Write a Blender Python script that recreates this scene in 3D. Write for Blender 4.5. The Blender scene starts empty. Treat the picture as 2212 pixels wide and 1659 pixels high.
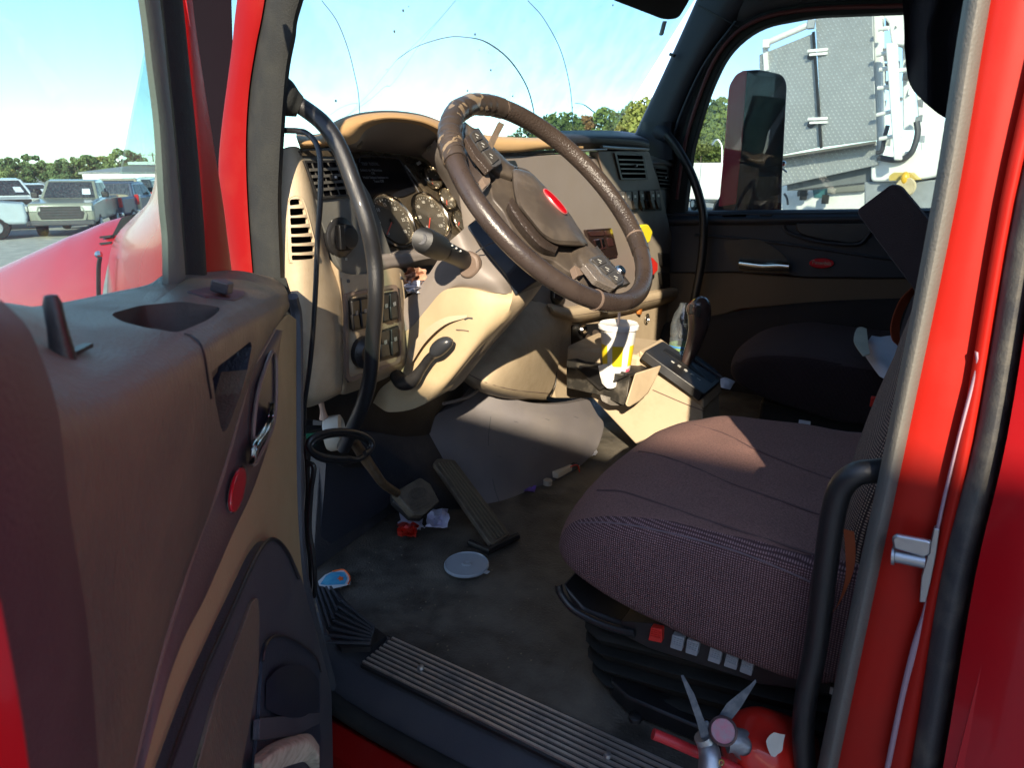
import bpy, bmesh, math, random
import numpy as np
from mathutils import Vector, Matrix, noise
random.seed(7)
R = math.radians
scene = bpy.context.scene
COL = scene.collection

# ------------------------------------------------------------------ camera
FOC, CX, CY = 1450.0, 1106.0, 829.5          # working pixels of a 2212-wide view
CAM = Vector((0, .72, 2.12))
PITCH, YAW = math.atan(454 / 1450.), R(58.4)
FWD = Vector((math.cos(YAW) * math.cos(PITCH), -math.sin(YAW) * math.cos(PITCH), -math.sin(PITCH)))
RGT = Vector((-math.sin(YAW), -math.cos(YAW), 0))
UPV = RGT.cross(FWD)
cd = bpy.data.cameras.new('camera'); cam = bpy.data.objects.new('camera', cd); COL.objects.link(cam)
cd.sensor_width = 36; cd.lens = 36 * FOC / 2212; cd.clip_start = .02; cd.clip_end = 3000
cam.matrix_world = Matrix.Translation(CAM) @ Matrix((RGT, UPV, -FWD)).transposed().to_4x4()
scene.camera = cam
cd.dof.use_dof = True; cd.dof.focus_distance = 1.3; cd.dof.aperture_fstop = 14

# ------------------------------------------------------------------ light
SUND = Vector((.50, -1, -.53)).normalized()   # direction the sunlight travels
sl = bpy.data.lights.new('sun', 'SUN'); sl.energy = 3.9; sl.angle = R(.55); sl.color = (1, .86, .66)
sun = bpy.data.objects.new('sun', sl); COL.objects.link(sun)
sun.rotation_euler = SUND.to_track_quat('-Z', 'Y').to_euler()
w = bpy.data.worlds.new('World'); scene.world = w; w.use_nodes = True
nt = w.node_tree; bg = nt.nodes['Background']
sky = nt.nodes.new('ShaderNodeTexSky'); sky.sky_type = 'NISHITA'; sky.sun_disc = False
sky.sun_elevation = math.asin(-SUND.z)
sky.sun_rotation = math.atan2(-SUND.x, -SUND.y)
sky.air_density = .75; sky.dust_density = .25; sky.ozone_density = .9
nt.links.new(sky.outputs[0], bg.inputs[0]); bg.inputs[1].default_value = .15
scene.view_settings.view_transform = 'Standard'; scene.view_settings.look = 'None'
scene.view_settings.gamma = 1; scene.view_settings.use_curve_mapping = False
scene.view_settings.exposure = 1.52
scene.cycles.max_bounces = 10; scene.cycles.transparent_max_bounces = 16
scene.cycles.diffuse_bounces = 5; scene.cycles.glossy_bounces = 4
scene.cycles.caustics_reflective = False; scene.cycles.caustics_refractive = False
scene.cycles.sample_clamp_indirect = 6

# ------------------------------------------------------------------ measuring: a pixel's ray met with a real plane
def ray(x, y): return FWD + RGT * ((x - CX) / FOC) + UPV * (-(y - CY) / FOC)
def at(x, y, d): return CAM + ray(x, y) * d
def pl(x, y, P, N):
    v = ray(x, y); P = Vector(P); N = Vector(N)
    return CAM + v * ((P - CAM).dot(N) / v.dot(N))
def PX(x, y, c): return pl(x, y, (c, 0, 0), (1, 0, 0))
def PY(x, y, c): return pl(x, y, (0, c, 0), (0, 1, 0))
def PZ(x, y, c): return pl(x, y, (0, 0, c), (0, 0, 1))
HINGE = Vector((.86, 0, 0)); TH = R(52)
DN = Vector((-math.sin(TH), -math.cos(TH), 0)); DU = Vector((-math.cos(TH), math.sin(TH), 0))
def PD(x, y, o=0): return pl(x, y, HINGE + DN * o, DN)
def DP(s, o, z): return HINGE + DU * s + DN * o + Vector((0, 0, z))

# ------------------------------------------------------------------ materials
def srgb(c):
    return tuple(((v / 255) / 12.92 if v <= 10 else ((v / 255 + .055) / 1.055) ** 2.4) for v in c)
def M(name, col, rough=.5, metal=0, bump=0, bs=300, var=.12, vs=6, col2=None, coat=0, spec=.5, dirt=0,
      dirtcol=(.22, .19, .15), ds=9, detail=4, sheen=0, aniso=None):
    m = bpy.data.materials.new(name); m.use_nodes = True; n = m.node_tree; b = n.nodes['Principled BSDF']
    N = n.nodes.new; L = n.links.new
    tc = N('ShaderNodeTexCoord'); src = tc.outputs['Object']
    if aniso:
        mp = N('ShaderNodeMapping'); mp.inputs['Scale'].default_value = aniso; L(src, mp.inputs[0]); src = mp.outputs[0]
    a = N('ShaderNodeTexNoise'); a.inputs['Scale'].default_value = vs; a.inputs['Detail'].default_value = detail
    L(src, a.inputs['Vector'])
    cr = N('ShaderNodeValToRGB'); cr.color_ramp.elements[0].position = .3; cr.color_ramp.elements[1].position = .7
    c2 = col2 or tuple(min(1, v * (1 + var)) for v in col)
    c1 = tuple(v * (1 - var) for v in col) if not col2 else col
    cr.color_ramp.elements[0].color = (*c1, 1); cr.color_ramp.elements[1].color = (*c2, 1)
    L(a.outputs['Fac'], cr.inputs[0]); out = cr.outputs[0]
    rsock = None
    if dirt:
        d = N('ShaderNodeTexNoise'); d.inputs['Scale'].default_value = ds; d.inputs['Detail'].default_value = 8
        d.inputs['Roughness'].default_value = .65; L(tc.outputs['Object'], d.inputs['Vector'])
        dr = N('ShaderNodeMapRange'); dr.inputs[1].default_value = .45; dr.inputs[2].default_value = .75
        dr.inputs[4].default_value = dirt; L(d.outputs['Fac'], dr.inputs[0])
        mx = N('ShaderNodeMixRGB'); mx.inputs[2].default_value = (*dirtcol, 1)
        L(dr.outputs[0], mx.inputs[0]); L(out, mx.inputs[1]); out = mx.outputs[0]
        ra = N('ShaderNodeMath'); ra.operation = 'MULTIPLY_ADD'; ra.inputs[1].default_value = .5; ra.inputs[2].default_value = rough
        ra.use_clamp = True; L(dr.outputs[0], ra.inputs[0]); rsock = ra.outputs[0]
    L(out, b.inputs['Base Color'])
    b.inputs['Roughness'].default_value = rough; b.inputs['Metallic'].default_value = metal
    if rsock: L(rsock, b.inputs['Roughness'])
    b.inputs['Coat Weight'].default_value = coat; b.inputs['Coat Roughness'].default_value = .06
    b.inputs['Specular IOR Level'].default_value = spec
    if sheen:
        b.inputs['Sheen Weight'].default_value = sheen; b.inputs['Sheen Roughness'].default_value = .5
    if bump:
        bn = N('ShaderNodeTexNoise'); bn.inputs['Scale'].default_value = bs; bn.inputs['Detail'].default_value = 3
        L(src, bn.inputs['Vector'])
        bp = N('ShaderNodeBump'); bp.inputs['Strength'].default_value = bump; bp.inputs['Distance'].default_value = .002
        L(bn.outputs['Fac'], bp.inputs['Height']); L(bp.outputs[0], b.inputs['Normal'])
    return m
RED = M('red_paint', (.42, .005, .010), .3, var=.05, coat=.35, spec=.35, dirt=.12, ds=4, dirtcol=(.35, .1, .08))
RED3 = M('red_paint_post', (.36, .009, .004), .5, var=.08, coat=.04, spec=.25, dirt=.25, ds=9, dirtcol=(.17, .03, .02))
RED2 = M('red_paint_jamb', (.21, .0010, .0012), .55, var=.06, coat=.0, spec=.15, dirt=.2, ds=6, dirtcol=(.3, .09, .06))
TAN = M('tan_plastic', (.46, .365, .245), .55, bump=.35, bs=600, var=.05, dirt=.5, ds=9, dirtcol=(.27, .19, .11), detail=8)
TAND = M('tan_door_plastic', (.34, .25, .13), .55, bump=.3, bs=700, var=.07, dirt=.3, ds=4, dirtcol=(.2, .12, .06), aniso=(1, 1, .25))
BRN = M('brown_grey_plastic', (.17, .122, .095), .5, bump=.35, bs=700, var=.08, dirt=.3, ds=7, dirtcol=(.25, .19, .13))
BRND = M('brown_door_plastic', (.108, .088, .065), .42, bump=.5, bs=420, var=.12, vs=9, dirt=.5, ds=6, dirtcol=(.17, .125, .065), aniso=(1, 1, .22))
PLUM = M('dark_plum_plastic', (.065, .038, .042), .55, bump=.35, bs=500, var=.1, dirt=.15)
GRYP = M('warm_grey_plastic', (.23, .20, .18), .5, bump=.25, bs=900, var=.05, dirt=.25, ds=8)
CHAR = M('charcoal_plastic', (.045, .047, .055), .5, bump=.4, bs=600, var=.12, dirt=.25, ds=8, dirtcol=(.13, .12, .10))
BLK = M('black_plastic', (.012, .012, .013), .38, bump=.2, bs=700, dirt=.1)
BLKR = M('black_rubber', (.017, .018, .017), .75, bump=.4, bs=500, var=.15, dirt=.35, ds=22, dirtcol=(.055, .055, .045), spec=.3)
BLKM = M('black_coated_metal', (.014, .014, .015), .36, bump=.35, bs=900, coat=.2)
SEAL = M('grey_seal_rubber', (.040, .040, .042), .6, bump=.3, bs=500, var=.12, dirt=.6, ds=16, dirtcol=(.22, .20, .15))
SEALP = M('pillar_seal_rubber', (.125, .12, .105), .55, bump=.4, bs=400, var=.06, dirt=.15)
DASHT = M('dark_dash_pad', (.016, .018, .026), .55, bump=.3, bs=500)
HEADL = M('headliner_dark', (.012, .010, .012), .9, bump=.4, bs=400)
GLOSSB = M('gloss_black_bezel', (.05, .04, .028), .22, coat=.6, bump=.05, bs=60, dirt=.5, ds=30, dirtcol=(.20, .15, .09))
DIAL = M('dial_face', (.018, .020, .022), .4, var=.1)
CHROME = M('chrome', (.75, .72, .66), .16, metal=1, bump=.1, bs=100)
STEEL = M('zinc_steel', (.42, .44, .46), .38, metal=.9, bump=.2, bs=120, dirt=.3)
WHITE = M('white_paint', (.78, .78, .76), .45, var=.04, dirt=.12, ds=1.5)
FLOOR = M('floor_rubber', (.062, .056, .046), .5, bump=1, bs=220, var=.45, vs=22, dirt=1, ds=4.5, dirtcol=(.19, .165, .125), detail=10)
SEATF = None
CREAM = M('cream_plastic', (.55, .50, .40), .4)
PAPER = M('white_paper', (.62, .63, .70), .85, var=.08, bump=.3, bs=60)
LIDP = M('translucent_lid', (.33, .38, .42), .3, var=.05)
PRINT = M('white_print', (.6, .6, .56), .5, var=0)
DPRINT = M('dim_print', (.16, .16, .16), .5, var=0)
REDP = M('red_plastic', (.62, .03, .02), .4)
GREYB = M('grey_switch_plastic', (.30, .33, .35), .5)
YEL = M('yellow_plastic', (.85, .72, .03), .35)
BADGE = M('red_badge_enamel', (.45, .006, .014), .2, coat=.8)
WHEELM = M('steering_leather', (.044, .032, .027), .27, bump=.25, bs=500, var=.12, vs=14, dirt=.2, ds=20, dirtcol=(.12, .09, .07))
LEATHP = M('pebbled_leather', (.046, .034, .028), .28, bump=1.0, bs=260, var=.2)
WORN = M('worn_brown_foam', (.20, .15, .105), .7, bump=.8, bs=200, var=.3, vs=50)

def weave(name, c1, c2, sc=900, axes=('X', 'Z'), fuzz=.5):
    m = bpy.data.materials.new(name); m.use_nodes = True; n = m.node_tree; b = n.nodes['Principled BSDF']
    N = n.nodes.new; L = n.links.new; tc = N('ShaderNodeTexCoord')
    hs = []
    for ax in axes:
        wv = N('ShaderNodeTexWave'); wv.bands_direction = ax; wv.inputs['Scale'].default_value = sc / 6.28
        wv.inputs['Distortion'].default_value = .6; wv.inputs['Detail'].default_value = 1; wv.inputs['Detail Scale'].default_value = 3
        L(tc.outputs['Object'], wv.inputs['Vector']); hs.append(wv)
    mu = N('ShaderNodeMath'); mu.operation = 'MULTIPLY'; L(hs[0].outputs['Fac'], mu.inputs[0]); L(hs[1].outputs['Fac'], mu.inputs[1])
    nz = N('ShaderNodeTexNoise'); nz.inputs['Scale'].default_value = 350; nz.inputs['Detail'].default_value = 4; L(tc.outputs['Object'], nz.inputs['Vector'])
    ad = N('ShaderNodeMath'); ad.operation = 'MULTIPLY_ADD'; L(nz.outputs['Fac'], ad.inputs[0]); ad.inputs[1].default_value = fuzz; L(mu.outputs[0], ad.inputs[2])
    cr = N('ShaderNodeValToRGB'); cr.color_ramp.elements[0].color = (*c1, 1); cr.color_ramp.elements[1].color = (*c2, 1)
    cr.color_ramp.elements[0].position = .25; cr.color_ramp.elements[1].position = .95
    L(ad.outputs[0], cr.inputs[0])
    bn = N('ShaderNodeTexNoise'); bn.inputs['Scale'].default_value = 7; bn.inputs['Detail'].default_value = 3; L(tc.outputs['Object'], bn.inputs['Vector'])
    mr = N('ShaderNodeMapRange'); mr.inputs[3].default_value = .75; mr.inputs[4].default_value = 1.25; L(bn.outputs['Fac'], mr.inputs[0])
    hv = N('ShaderNodeMixRGB'); hv.blend_type = 'MULTIPLY'; hv.inputs[0].default_value = 1; L(cr.outputs[0], hv.inputs[1]); L(mr.outputs[0], hv.inputs[2])
    L(hv.outputs[0], b.inputs['Base Color'])
    b.inputs['Roughness'].default_value = .9; b.inputs['Sheen Weight'].default_value = .06; b.inputs['Specular IOR Level'].default_value = .2
    bp = N('ShaderNodeBump'); bp.inputs['Strength'].default_value = .8; bp.inputs['Distance'].default_value = .0015
    L(ad.outputs[0], bp.inputs['Height']); L(bp.outputs[0], b.inputs['Normal'])
    return m
FABTOP = weave('brown_plush_fabric', (.075, .034, .030), (.38, .20, .165), 1300, ('X', 'Y'), 1.0)
FABSIDE = weave('brown_ribbed_fabric', (.075, .036, .038), (.40, .235, .23), 620, ('X', 'Z'), .35)
FABBACK = weave('brown_ribbed_back_fabric', (.035, .020, .018), (.50, .34, .24), 520, ('Y', 'Z'), .3)

def glass(name, tint=(.85, .9, .9), refl=.08, haze=.04, hcol=(.8, .85, .9), streak=(1, 1, .08), lo=.5):
    m = bpy.data.materials.new(name); m.use_nodes = True; n = m.node_tree; n.nodes.remove(n.nodes['Principled BSDF'])
    N = n.nodes.new; L = n.links.new; out = n.nodes['Material Output']
    t = N('ShaderNodeBsdfTransparent'); t.inputs[0].default_value = (*tint, 1)
    g = N('ShaderNodeBsdfGlossy'); g.inputs['Roughness'].default_value = .01
    fr = N('ShaderNodeLayerWeight'); fr.inputs[0].default_value = .5
    pw = N('ShaderNodeMath'); pw.operation = 'POWER'; pw.inputs[1].default_value = 6; L(fr.outputs['Facing'], pw.inputs[0])
    mm = N('ShaderNodeMath'); mm.operation = 'MULTIPLY_ADD'; mm.inputs[1].default_value = .22; mm.inputs[2].default_value = refl * .5; mm.use_clamp = True
    L(pw.outputs[0], mm.inputs[0])
    mx = N('ShaderNodeMixShader'); L(mm.outputs[0], mx.inputs[0]); L(t.outputs[0], mx.inputs[1]); L(g.outputs[0], mx.inputs[2])
    d = N('ShaderNodeBsdfDiffuse'); d.inputs[0].default_value = (*hcol, 1)
    tc = N('ShaderNodeTexCoord'); mp = N('ShaderNodeMapping'); mp.inputs['Scale'].default_value = streak; L(tc.outputs['Object'], mp.inputs[0])
    nz = N('ShaderNodeTexNoise'); nz.inputs['Scale'].default_value = 14; nz.inputs['Detail'].default_value = 6; L(mp.outputs[0], nz.inputs['Vector'])
    mr = N('ShaderNodeMapRange'); mr.inputs[1].default_value = .35; mr.inputs[2].default_value = .8; mr.inputs[3].default_value = haze * lo; mr.inputs[4].default_value = haze * 2
    L(nz.outputs['Fac'], mr.inputs[0])
    m2 = N('ShaderNodeMixShader'); L(mr.outputs[0], m2.inputs[0]); L(mx.outputs[0], m2.inputs[1]); L(d.outputs[0], m2.inputs[2])
    L(m2.outputs[0], out.inputs[0]); return m
WSG = glass('windshield_glass', (.76, .88, .85), .05, .11, (.85, .92, .95), (1, 1, 1), .8)
DRG = glass('door_glass', (.70, .81, .80), .03, .05, (.88, .86, .90), (1, 1, .12), .7)
PDG = glass('passenger_door_glass', (.66, .73, .73), .05, .02)
CARG = glass('car_glass', (.05, .07, .08), .25, .05)

# ------------------------------------------------------------------ mesh building
def cat(pts, n=6, closed=False):
    pts = [Vector(p) for p in pts]; m = len(pts); out = []
    rng = range(m) if closed else range(m - 1)
    for i in rng:
        if closed: p0, p1, p2, p3 = pts[i - 1], pts[i], pts[(i + 1) % m], pts[(i + 2) % m]
        else:
            p1, p2 = pts[i], pts[i + 1]
            p0 = pts[i - 1] if i else p1 * 2 - p2
            p3 = pts[i + 2] if i + 2 < m else p2 * 2 - p1
        for k in range(n):
            t = k / n
            out.append(.5 * ((2 * p1) + (p2 - p0) * t + (2 * p0 - 5 * p1 + 4 * p2 - p3) * t * t + (3 * p1 - p0 - 3 * p2 + p3) * t ** 3))
    if not closed: out.append(pts[-1])
    return out
def rnd(pts, r, k=5):
    """round the corners of a pixel polygon; r one number or one per corner"""
    out = []; m = len(pts)
    for i in range(m):
        a = Vector(pts[i - 1]).to_3d(); b = Vector(pts[i]).to_3d(); c = Vector(pts[(i + 1) % m]).to_3d()
        rr = r[i] if isinstance(r, (list, tuple)) else r
        if rr <= 0: out.append((b.x, b.y)); continue
        la, lc = (a - b).length, (c - b).length; d = min(rr, la * .48, lc * .48)
        p, q = b + (a - b).normalized() * d, b + (c - b).normalized() * d
        for j in range(k + 1):
            t = j / k; v = p * (1 - t) ** 2 + b * 2 * t * (1 - t) + q * t * t; out.append((v.x, v.y))
    return out
class MB:
    def __init__(s): s.v = []; s.f = []
    def add(s, v, f):
        o = len(s.v); s.v += [Vector(p) for p in v]; s.f += [tuple(i + o for i in q) for q in f]; return s
    def poly(s, pts, d):
        """solid polygon: front outline pts, extruded by vector d"""
        n = len(pts); d = Vector(d); pts = [Vector(p) for p in pts]
        v = pts + [p + d for p in pts]
        f = [tuple(range(n)), tuple(range(2 * n - 1, n - 1, -1))] + [(i, i + n, (i + 1) % n + n, (i + 1) % n) for i in range(n)]
        return s.add(v, f)
    def ring(s, a, b, d):
        """frame between two loops of equal count, extruded by d"""
        n = len(a); d = Vector(d); v = [Vector(p) for p in a] + [Vector(p) for p in b]; v = v + [p + d for p in v]; f = []
        for i in range(n):
            j = (i + 1) % n
            f += [(i, j, n + j, n + i), (2 * n + j, 2 * n + i, 3 * n + i, 3 * n + j), (j, i, 2 * n + i, 2 * n + j), (n + i, n + j, 3 * n + j, 3 * n + i)]
        return s.add(v, f)
    def box(s, c, sz, rot=None):
        c = Vector(c); h = Vector(sz) / 2; rot = rot or Matrix.Identity(3)
        v = [c + rot @ Vector((x * h.x, y * h.y, z * h.z)) for x in (-1, 1) for y in (-1, 1) for z in (-1, 1)]
        return s.add(v, [(0, 1, 3, 2), (4, 6, 7, 5), (0, 4, 5, 1), (2, 3, 7, 6), (0, 2, 6, 4), (1, 5, 7, 3)])
    def bar(s, a, b, w_, h_, up=(0, 0, 1)):
        a, b = Vector(a), Vector(b); x = (b - a); l = x.length; x.normalize(); y = Vector(up).cross(x).normalized(); z = x.cross(y)
        return s.box((a + b) / 2, (l, w_, h_), Matrix((x, y, z)).transposed())
    def tube(s, pts, r, n=12, sub=5, closed=False, flat=1, up=None):
        rr = list(r) if isinstance(r, (list, tuple)) else [r] * len(pts)
        if sub > 1:
            P = cat(pts, sub, closed); q = cat([(x, 0, 0) for x in rr], sub, closed); rr = [max(1e-5, a.x) for a in q]
        else: P = [Vector(p) for p in pts]
        m = len(P); v = []; f = []; prev = None
        for i, p in enumerate(P):
            t = (P[(i + 1) % m] - P[i - 1]) if closed else (P[min(i + 1, m - 1)] - P[max(i - 1, 0)])
            t.normalize()
            if prev is None:
                u = Vector(up) if up else (Vector((0, 0, 1)) if abs(t.z) < .9 else Vector((1, 0, 0)))
                a = (u - t * u.dot(t)).normalized()
            else: a = (prev - t * prev.dot(t)).normalized()
            prev = a; b = t.cross(a)
            for k in range(n):
                an = 2 * math.pi * k / n; v.append(p + (a * math.cos(an) * flat + b * math.sin(an)) * rr[i])
        for i in range(m if closed else m - 1):
            for k in range(n):
                i2 = (i + 1) % m; k2 = (k + 1) % n; f.append((i * n + k, i * n + k2, i2 * n + k2, i2 * n + k))
        if not closed: f += [tuple(range(n - 1, -1, -1)), tuple(range((m - 1) * n, m * n))]
        return s.add(v, f)
    def lathe(s, prof, c, ax=(0, 0, 1), n=32):
        c = Vector(c); ax = Vector(ax).normalized(); u = ax.orthogonal().normalized(); w_ = ax.cross(u); v = []; f = []
        for (r, h) in prof:
            for k in range(n):
                a = 2 * math.pi * k / n; v.append(c + ax * h + (u * math.cos(a) + w_ * math.sin(a)) * max(r, 1e-5))
        for i in range(len(prof) - 1):
            for k in range(n):
                k2 = (k + 1) % n; f.append((i * n + k, i * n + k2, (i + 1) * n + k2, (i + 1) * n + k))
        return s.add(v, f)
    def ball(s, c, r, n=16, sc=(1, 1, 1)):
        c = Vector(c); v = []; f = []; h = n // 2
        for i in range(h + 1):
            th = math.pi * i / h
            for k in range(n):
                a = 2 * math.pi * k / n
                v.append(c + Vector((math.sin(th) * math.cos(a) * sc[0], math.sin(th) * math.sin(a) * sc[1], math.cos(th) * sc[2])) * r)
        for i in range(h):
            for k in range(n):
                k2 = (k + 1) % n; f.append((i * n + k, (i + 1) * n + k, (i + 1) * n + k2, i * n + k2))
        return s.add(v, f)
    def patch(s, rows, su=5, sv=5, d=None):
        """smooth surface through a grid of points; d gives it thickness"""
        G = [cat(r, su) for r in rows]; cols = [cat([G[i][j] for i in range(len(G))], sv) for j in range(len(G[0]))]
        W_, H_ = len(cols), len(cols[0]); v = [cols[j][i] for i in range(H_) for j in range(W_)]
        f = [(i * W_ + j, i * W_ + j + 1, (i + 1) * W_ + j + 1, (i + 1) * W_ + j) for i in range(H_ - 1) for j in range(W_ - 1)]
        if d is not None:
            d = Vector(d); n = len(v); v = v + [p + d for p in v]; f += [tuple(n + i for i in q[::-1]) for q in f]
            bd = [j for j in range(W_)] + [i * W_ + W_ - 1 for i in range(1, H_)] + [(H_ - 1) * W_ + j for j in range(W_ - 2, -1, -1)] + [i * W_ for i in range(H_ - 2, 0, -1)]
            f += [(bd[k], bd[k] + n, bd[(k + 1) % len(bd)] + n, bd[(k + 1) % len(bd)]) for k in range(len(bd))]
        return s.add(v, f)
    def loft(s, secs, cap=True, close=True):
        n = len(secs[0]); v = [Vector(p) for q in secs for p in q]; f = []
        for i in range(len(secs) - 1):
            for k in range(n if close else n - 1):
                k2 = (k + 1) % n; f.append((i * n + k, i * n + k2, (i + 1) * n + k2, (i + 1) * n + k))
        if cap: f += [tuple(range(n - 1, -1, -1)), tuple(range((len(secs) - 1) * n, len(secs) * n))]
        return s.add(v, f)
def make(name, mb, mat, base, parent=None, bev=0, ang=38, seg=2, sub=0):
    me = bpy.data.meshes.new(name); base = Vector(base)
    me.from_pydata([tuple(p - base) for p in mb.v], [], mb.f); me.validate()
    bm = bmesh.new(); bm.from_mesh(me); bmesh.ops.remove_doubles(bm, verts=bm.verts, dist=1e-6)
    bmesh.ops.recalc_face_normals(bm, faces=bm.faces); bm.to_mesh(me); bm.free()
    me.shade_smooth(); me.set_sharp_from_angle(angle=R(ang))
    mats = mat if isinstance(mat, (list, tuple)) else [mat]
    for q in mats: me.materials.append(q)
    o = bpy.data.objects.new(name, me); COL.objects.link(o)
    if parent: o.parent = parent
    else: o.location = base
    if bev:
        b = o.modifiers.new('bevel', 'BEVEL'); b.width = bev; b.segments = seg; b.limit_method = 'ANGLE'; b.angle_limit = R(32)
        b.harden_normals = False
    if sub:
        b = o.modifiers.new('sub', 'SUBSURF'); b.levels = sub; b.render_levels = sub
    return o
class Thing:
    def __init__(s, name, label, cat_, base, group=None):
        s.o = bpy.data.objects.new(name, None); COL.objects.link(s.o); s.b = Vector(base); s.o.location = s.b
        s.o.empty_display_size = .05; s.o['label'] = label; s.o['category'] = cat_
        if group: s.o['group'] = group
    def part(s, name, mb, mat, under=None, label=None, stuff=False, **k):
        o = make(name, mb, mat, s.b, under or s.o, **k)
        if label: o['label'] = label
        if stuff: o['kind'] = 'stuff'
        return o
def solo(name, mb, mat, label, cat_, group=None, base=None, **k):
    base = Vector(base) if base is not None else sum(mb.v, Vector()) / len(mb.v)
    o = make(name, mb, mat, base, **k); o['label'] = label; o['category'] = cat_
    if group: o['group'] = group
    return o
def struct(name, mb, mat, **k):
    o = make(name, mb, mat, (0, 0, 0), **k); o['kind'] = 'structure'; return o
def lettering(name, text, org, xd, yd, size, mat, th, under=None, thick=.0004, align='CENTER', space=1.0):
    c = bpy.data.curves.new(name, 'FONT'); c.body = text; c.size = size; c.extrude = thick; c.align_x = align; c.align_y = 'CENTER'; c.space_character = space
    t = bpy.data.objects.new('tmp', c); COL.objects.link(t); dg = bpy.context.evaluated_depsgraph_get(); dg.update()
    me = bpy.data.meshes.new_from_object(t.evaluated_get(dg)); bpy.data.objects.remove(t)
    xd = Vector(xd).normalized(); yd = Vector(yd); yd = (yd - xd * yd.dot(xd)).normalized(); zd = xd.cross(yd)
    me.transform(Matrix.Translation(Vector(org) - th.b) @ Matrix((xd, yd, zd)).transposed().to_4x4())
    me.materials.clear(); me.materials.append(mat); me.name = name
    o = bpy.data.objects.new(name, me); COL.objects.link(o); o.parent = under or th.o; return o
def copy_tree(o, parent=None):
    c = o.copy(); COL.objects.link(c)
    if parent: c.parent = parent
    for ch in list(o.children): copy_tree(ch, c)
    return c

def peel(name):
    """dark leather with the top coat flaked off in sharp-edged tan patches"""
    m = M(name, (.050, .038, .031), .32, bump=.3, bs=300, var=.15); n = m.node_tree; b = n.nodes['Principled BSDF']; N = n.nodes.new; L = n.links.new
    src = b.inputs['Base Color'].links[0].from_socket; tc = N('ShaderNodeTexCoord')
    nz = N('ShaderNodeTexNoise'); nz.inputs['Scale'].default_value = 24; nz.inputs['Detail'].default_value = 7; nz.inputs['Distortion'].default_value = 1.6; L(tc.outputs['Object'], nz.inputs['Vector'])
    mr = N('ShaderNodeMapRange'); mr.inputs[1].default_value = .57; mr.inputs[2].default_value = .585; L(nz.outputs['Fac'], mr.inputs[0])
    mx = N('ShaderNodeMixRGB'); mx.inputs[2].default_value = (.21, .155, .10, 1); L(mr.outputs[0], mx.inputs[0]); L(src, mx.inputs[1]); L(mx.outputs[0], b.inputs['Base Color'])
    bp = N('ShaderNodeBump'); bp.inputs['Strength'].default_value = 1; bp.inputs['Distance'].default_value = -.002; L(mr.outputs[0], bp.inputs['Height']); L(bp.outputs[0], b.inputs['Normal'])
    return m
PEEL = peel('peeling_leather')
from mathutils.bvhtree import BVHTree
class Surf:
    """finds where a pixel's ray meets finished parts, so details can be seated on them"""
    def __init__(s, *objs):
        v, f = [], []
        for o in objs:
            off = o.matrix_basis.translation + (o.parent.location if o.parent else Vector()); k = len(v)
            v += [q.co + off for q in o.data.vertices]; f += [tuple(i + k for i in p.vertices) for p in o.data.polygons]
        s.b = BVHTree.FromPolygons(v, f)
    def __call__(s, x, y, off=0.0, fall=None):
        d = ray(x, y).normalized(); h = s.b.ray_cast(CAM, d)
        if h[0] is None: return fall
        n = h[1] if h[1].dot(d) < 0 else -h[1]; return h[0] + n * off
def carve(obj, outline, d_out, d_in):
    """cut a hole through obj along the outline (world points)"""
    base = obj.matrix_basis.translation + (obj.parent.location if obj.parent else Vector())
    m = MB().poly([p + d_out - base for p in outline], d_in - d_out); me = bpy.data.meshes.new('cut'); me.from_pydata([tuple(p) for p in m.v], [], m.f)
    bm = bmesh.new(); bm.from_mesh(me); bmesh.ops.recalc_face_normals(bm, faces=bm.faces); bm.to_mesh(me); bm.free()
    c = bpy.data.objects.new('cut', me); COL.objects.link(c); c.location = base
    md = obj.modifiers.new('cut', 'BOOLEAN'); md.operation = 'DIFFERENCE'; md.object = c; md.solver = 'EXACT'
    dg = bpy.context.evaluated_depsgraph_get(); dg.update(); nm = bpy.data.meshes.new_from_object(obj.evaluated_get(dg))
    obj.modifiers.remove(md); nm.name = obj.data.name; obj.data = nm; bpy.data.objects.remove(c)
    nm.shade_smooth(); nm.set_sharp_from_angle(angle=R(38))
def pocket(outline, d, shrink=.9):
    c = sum(outline, Vector()) / len(outline); m = MB(); n = len(outline)
    lo = [c + (p - c) * shrink + d for p in outline]
    return m.add(outline + [c + (p - c) * (shrink * .5 + .5) + d * .7 for p in outline] + lo, [(i, (i + 1) % n, n + (i + 1) % n, n + i) for i in range(n)] + [(n + i, n + (i + 1) % n, 2 * n + (i + 1) % n, 2 * n + i) for i in range(n)] + [tuple(range(2 * n, 3 * n))])

# ================================================================== GROUND AND AIR
FZ = 1.32                                            # cab floor height
gm = M('gravel_ground', (.40, .38, .34), .95, bump=1, bs=40, var=.25, vs=3, detail=10, dirt=.5, ds=.6, dirtcol=(.34, .32, .28))
g = MB(); n_ = 40
gx = (-900, -60, -8, 12, 40, 120, 900); gy = (-900, -120, -40, -8, 12, 60, 900)
for i in range(6):
    for j in range(6): g.add([(gx[i], gy[j], 0), (gx[i + 1], gy[j], 0), (gx[i + 1], gy[j + 1], 0), (gx[i], gy[j + 1], 0)], [(0, 1, 2, 3)])
struct('ground', g, gm)

# ================================================================== TRUCK CAB SHELL
cab = Thing('truck_cab', 'red truck cab shell with open driver door, dark lining and ribbed tread sill', 'truck cab', (0, -.98, 1.2))
P = cab.part
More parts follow.
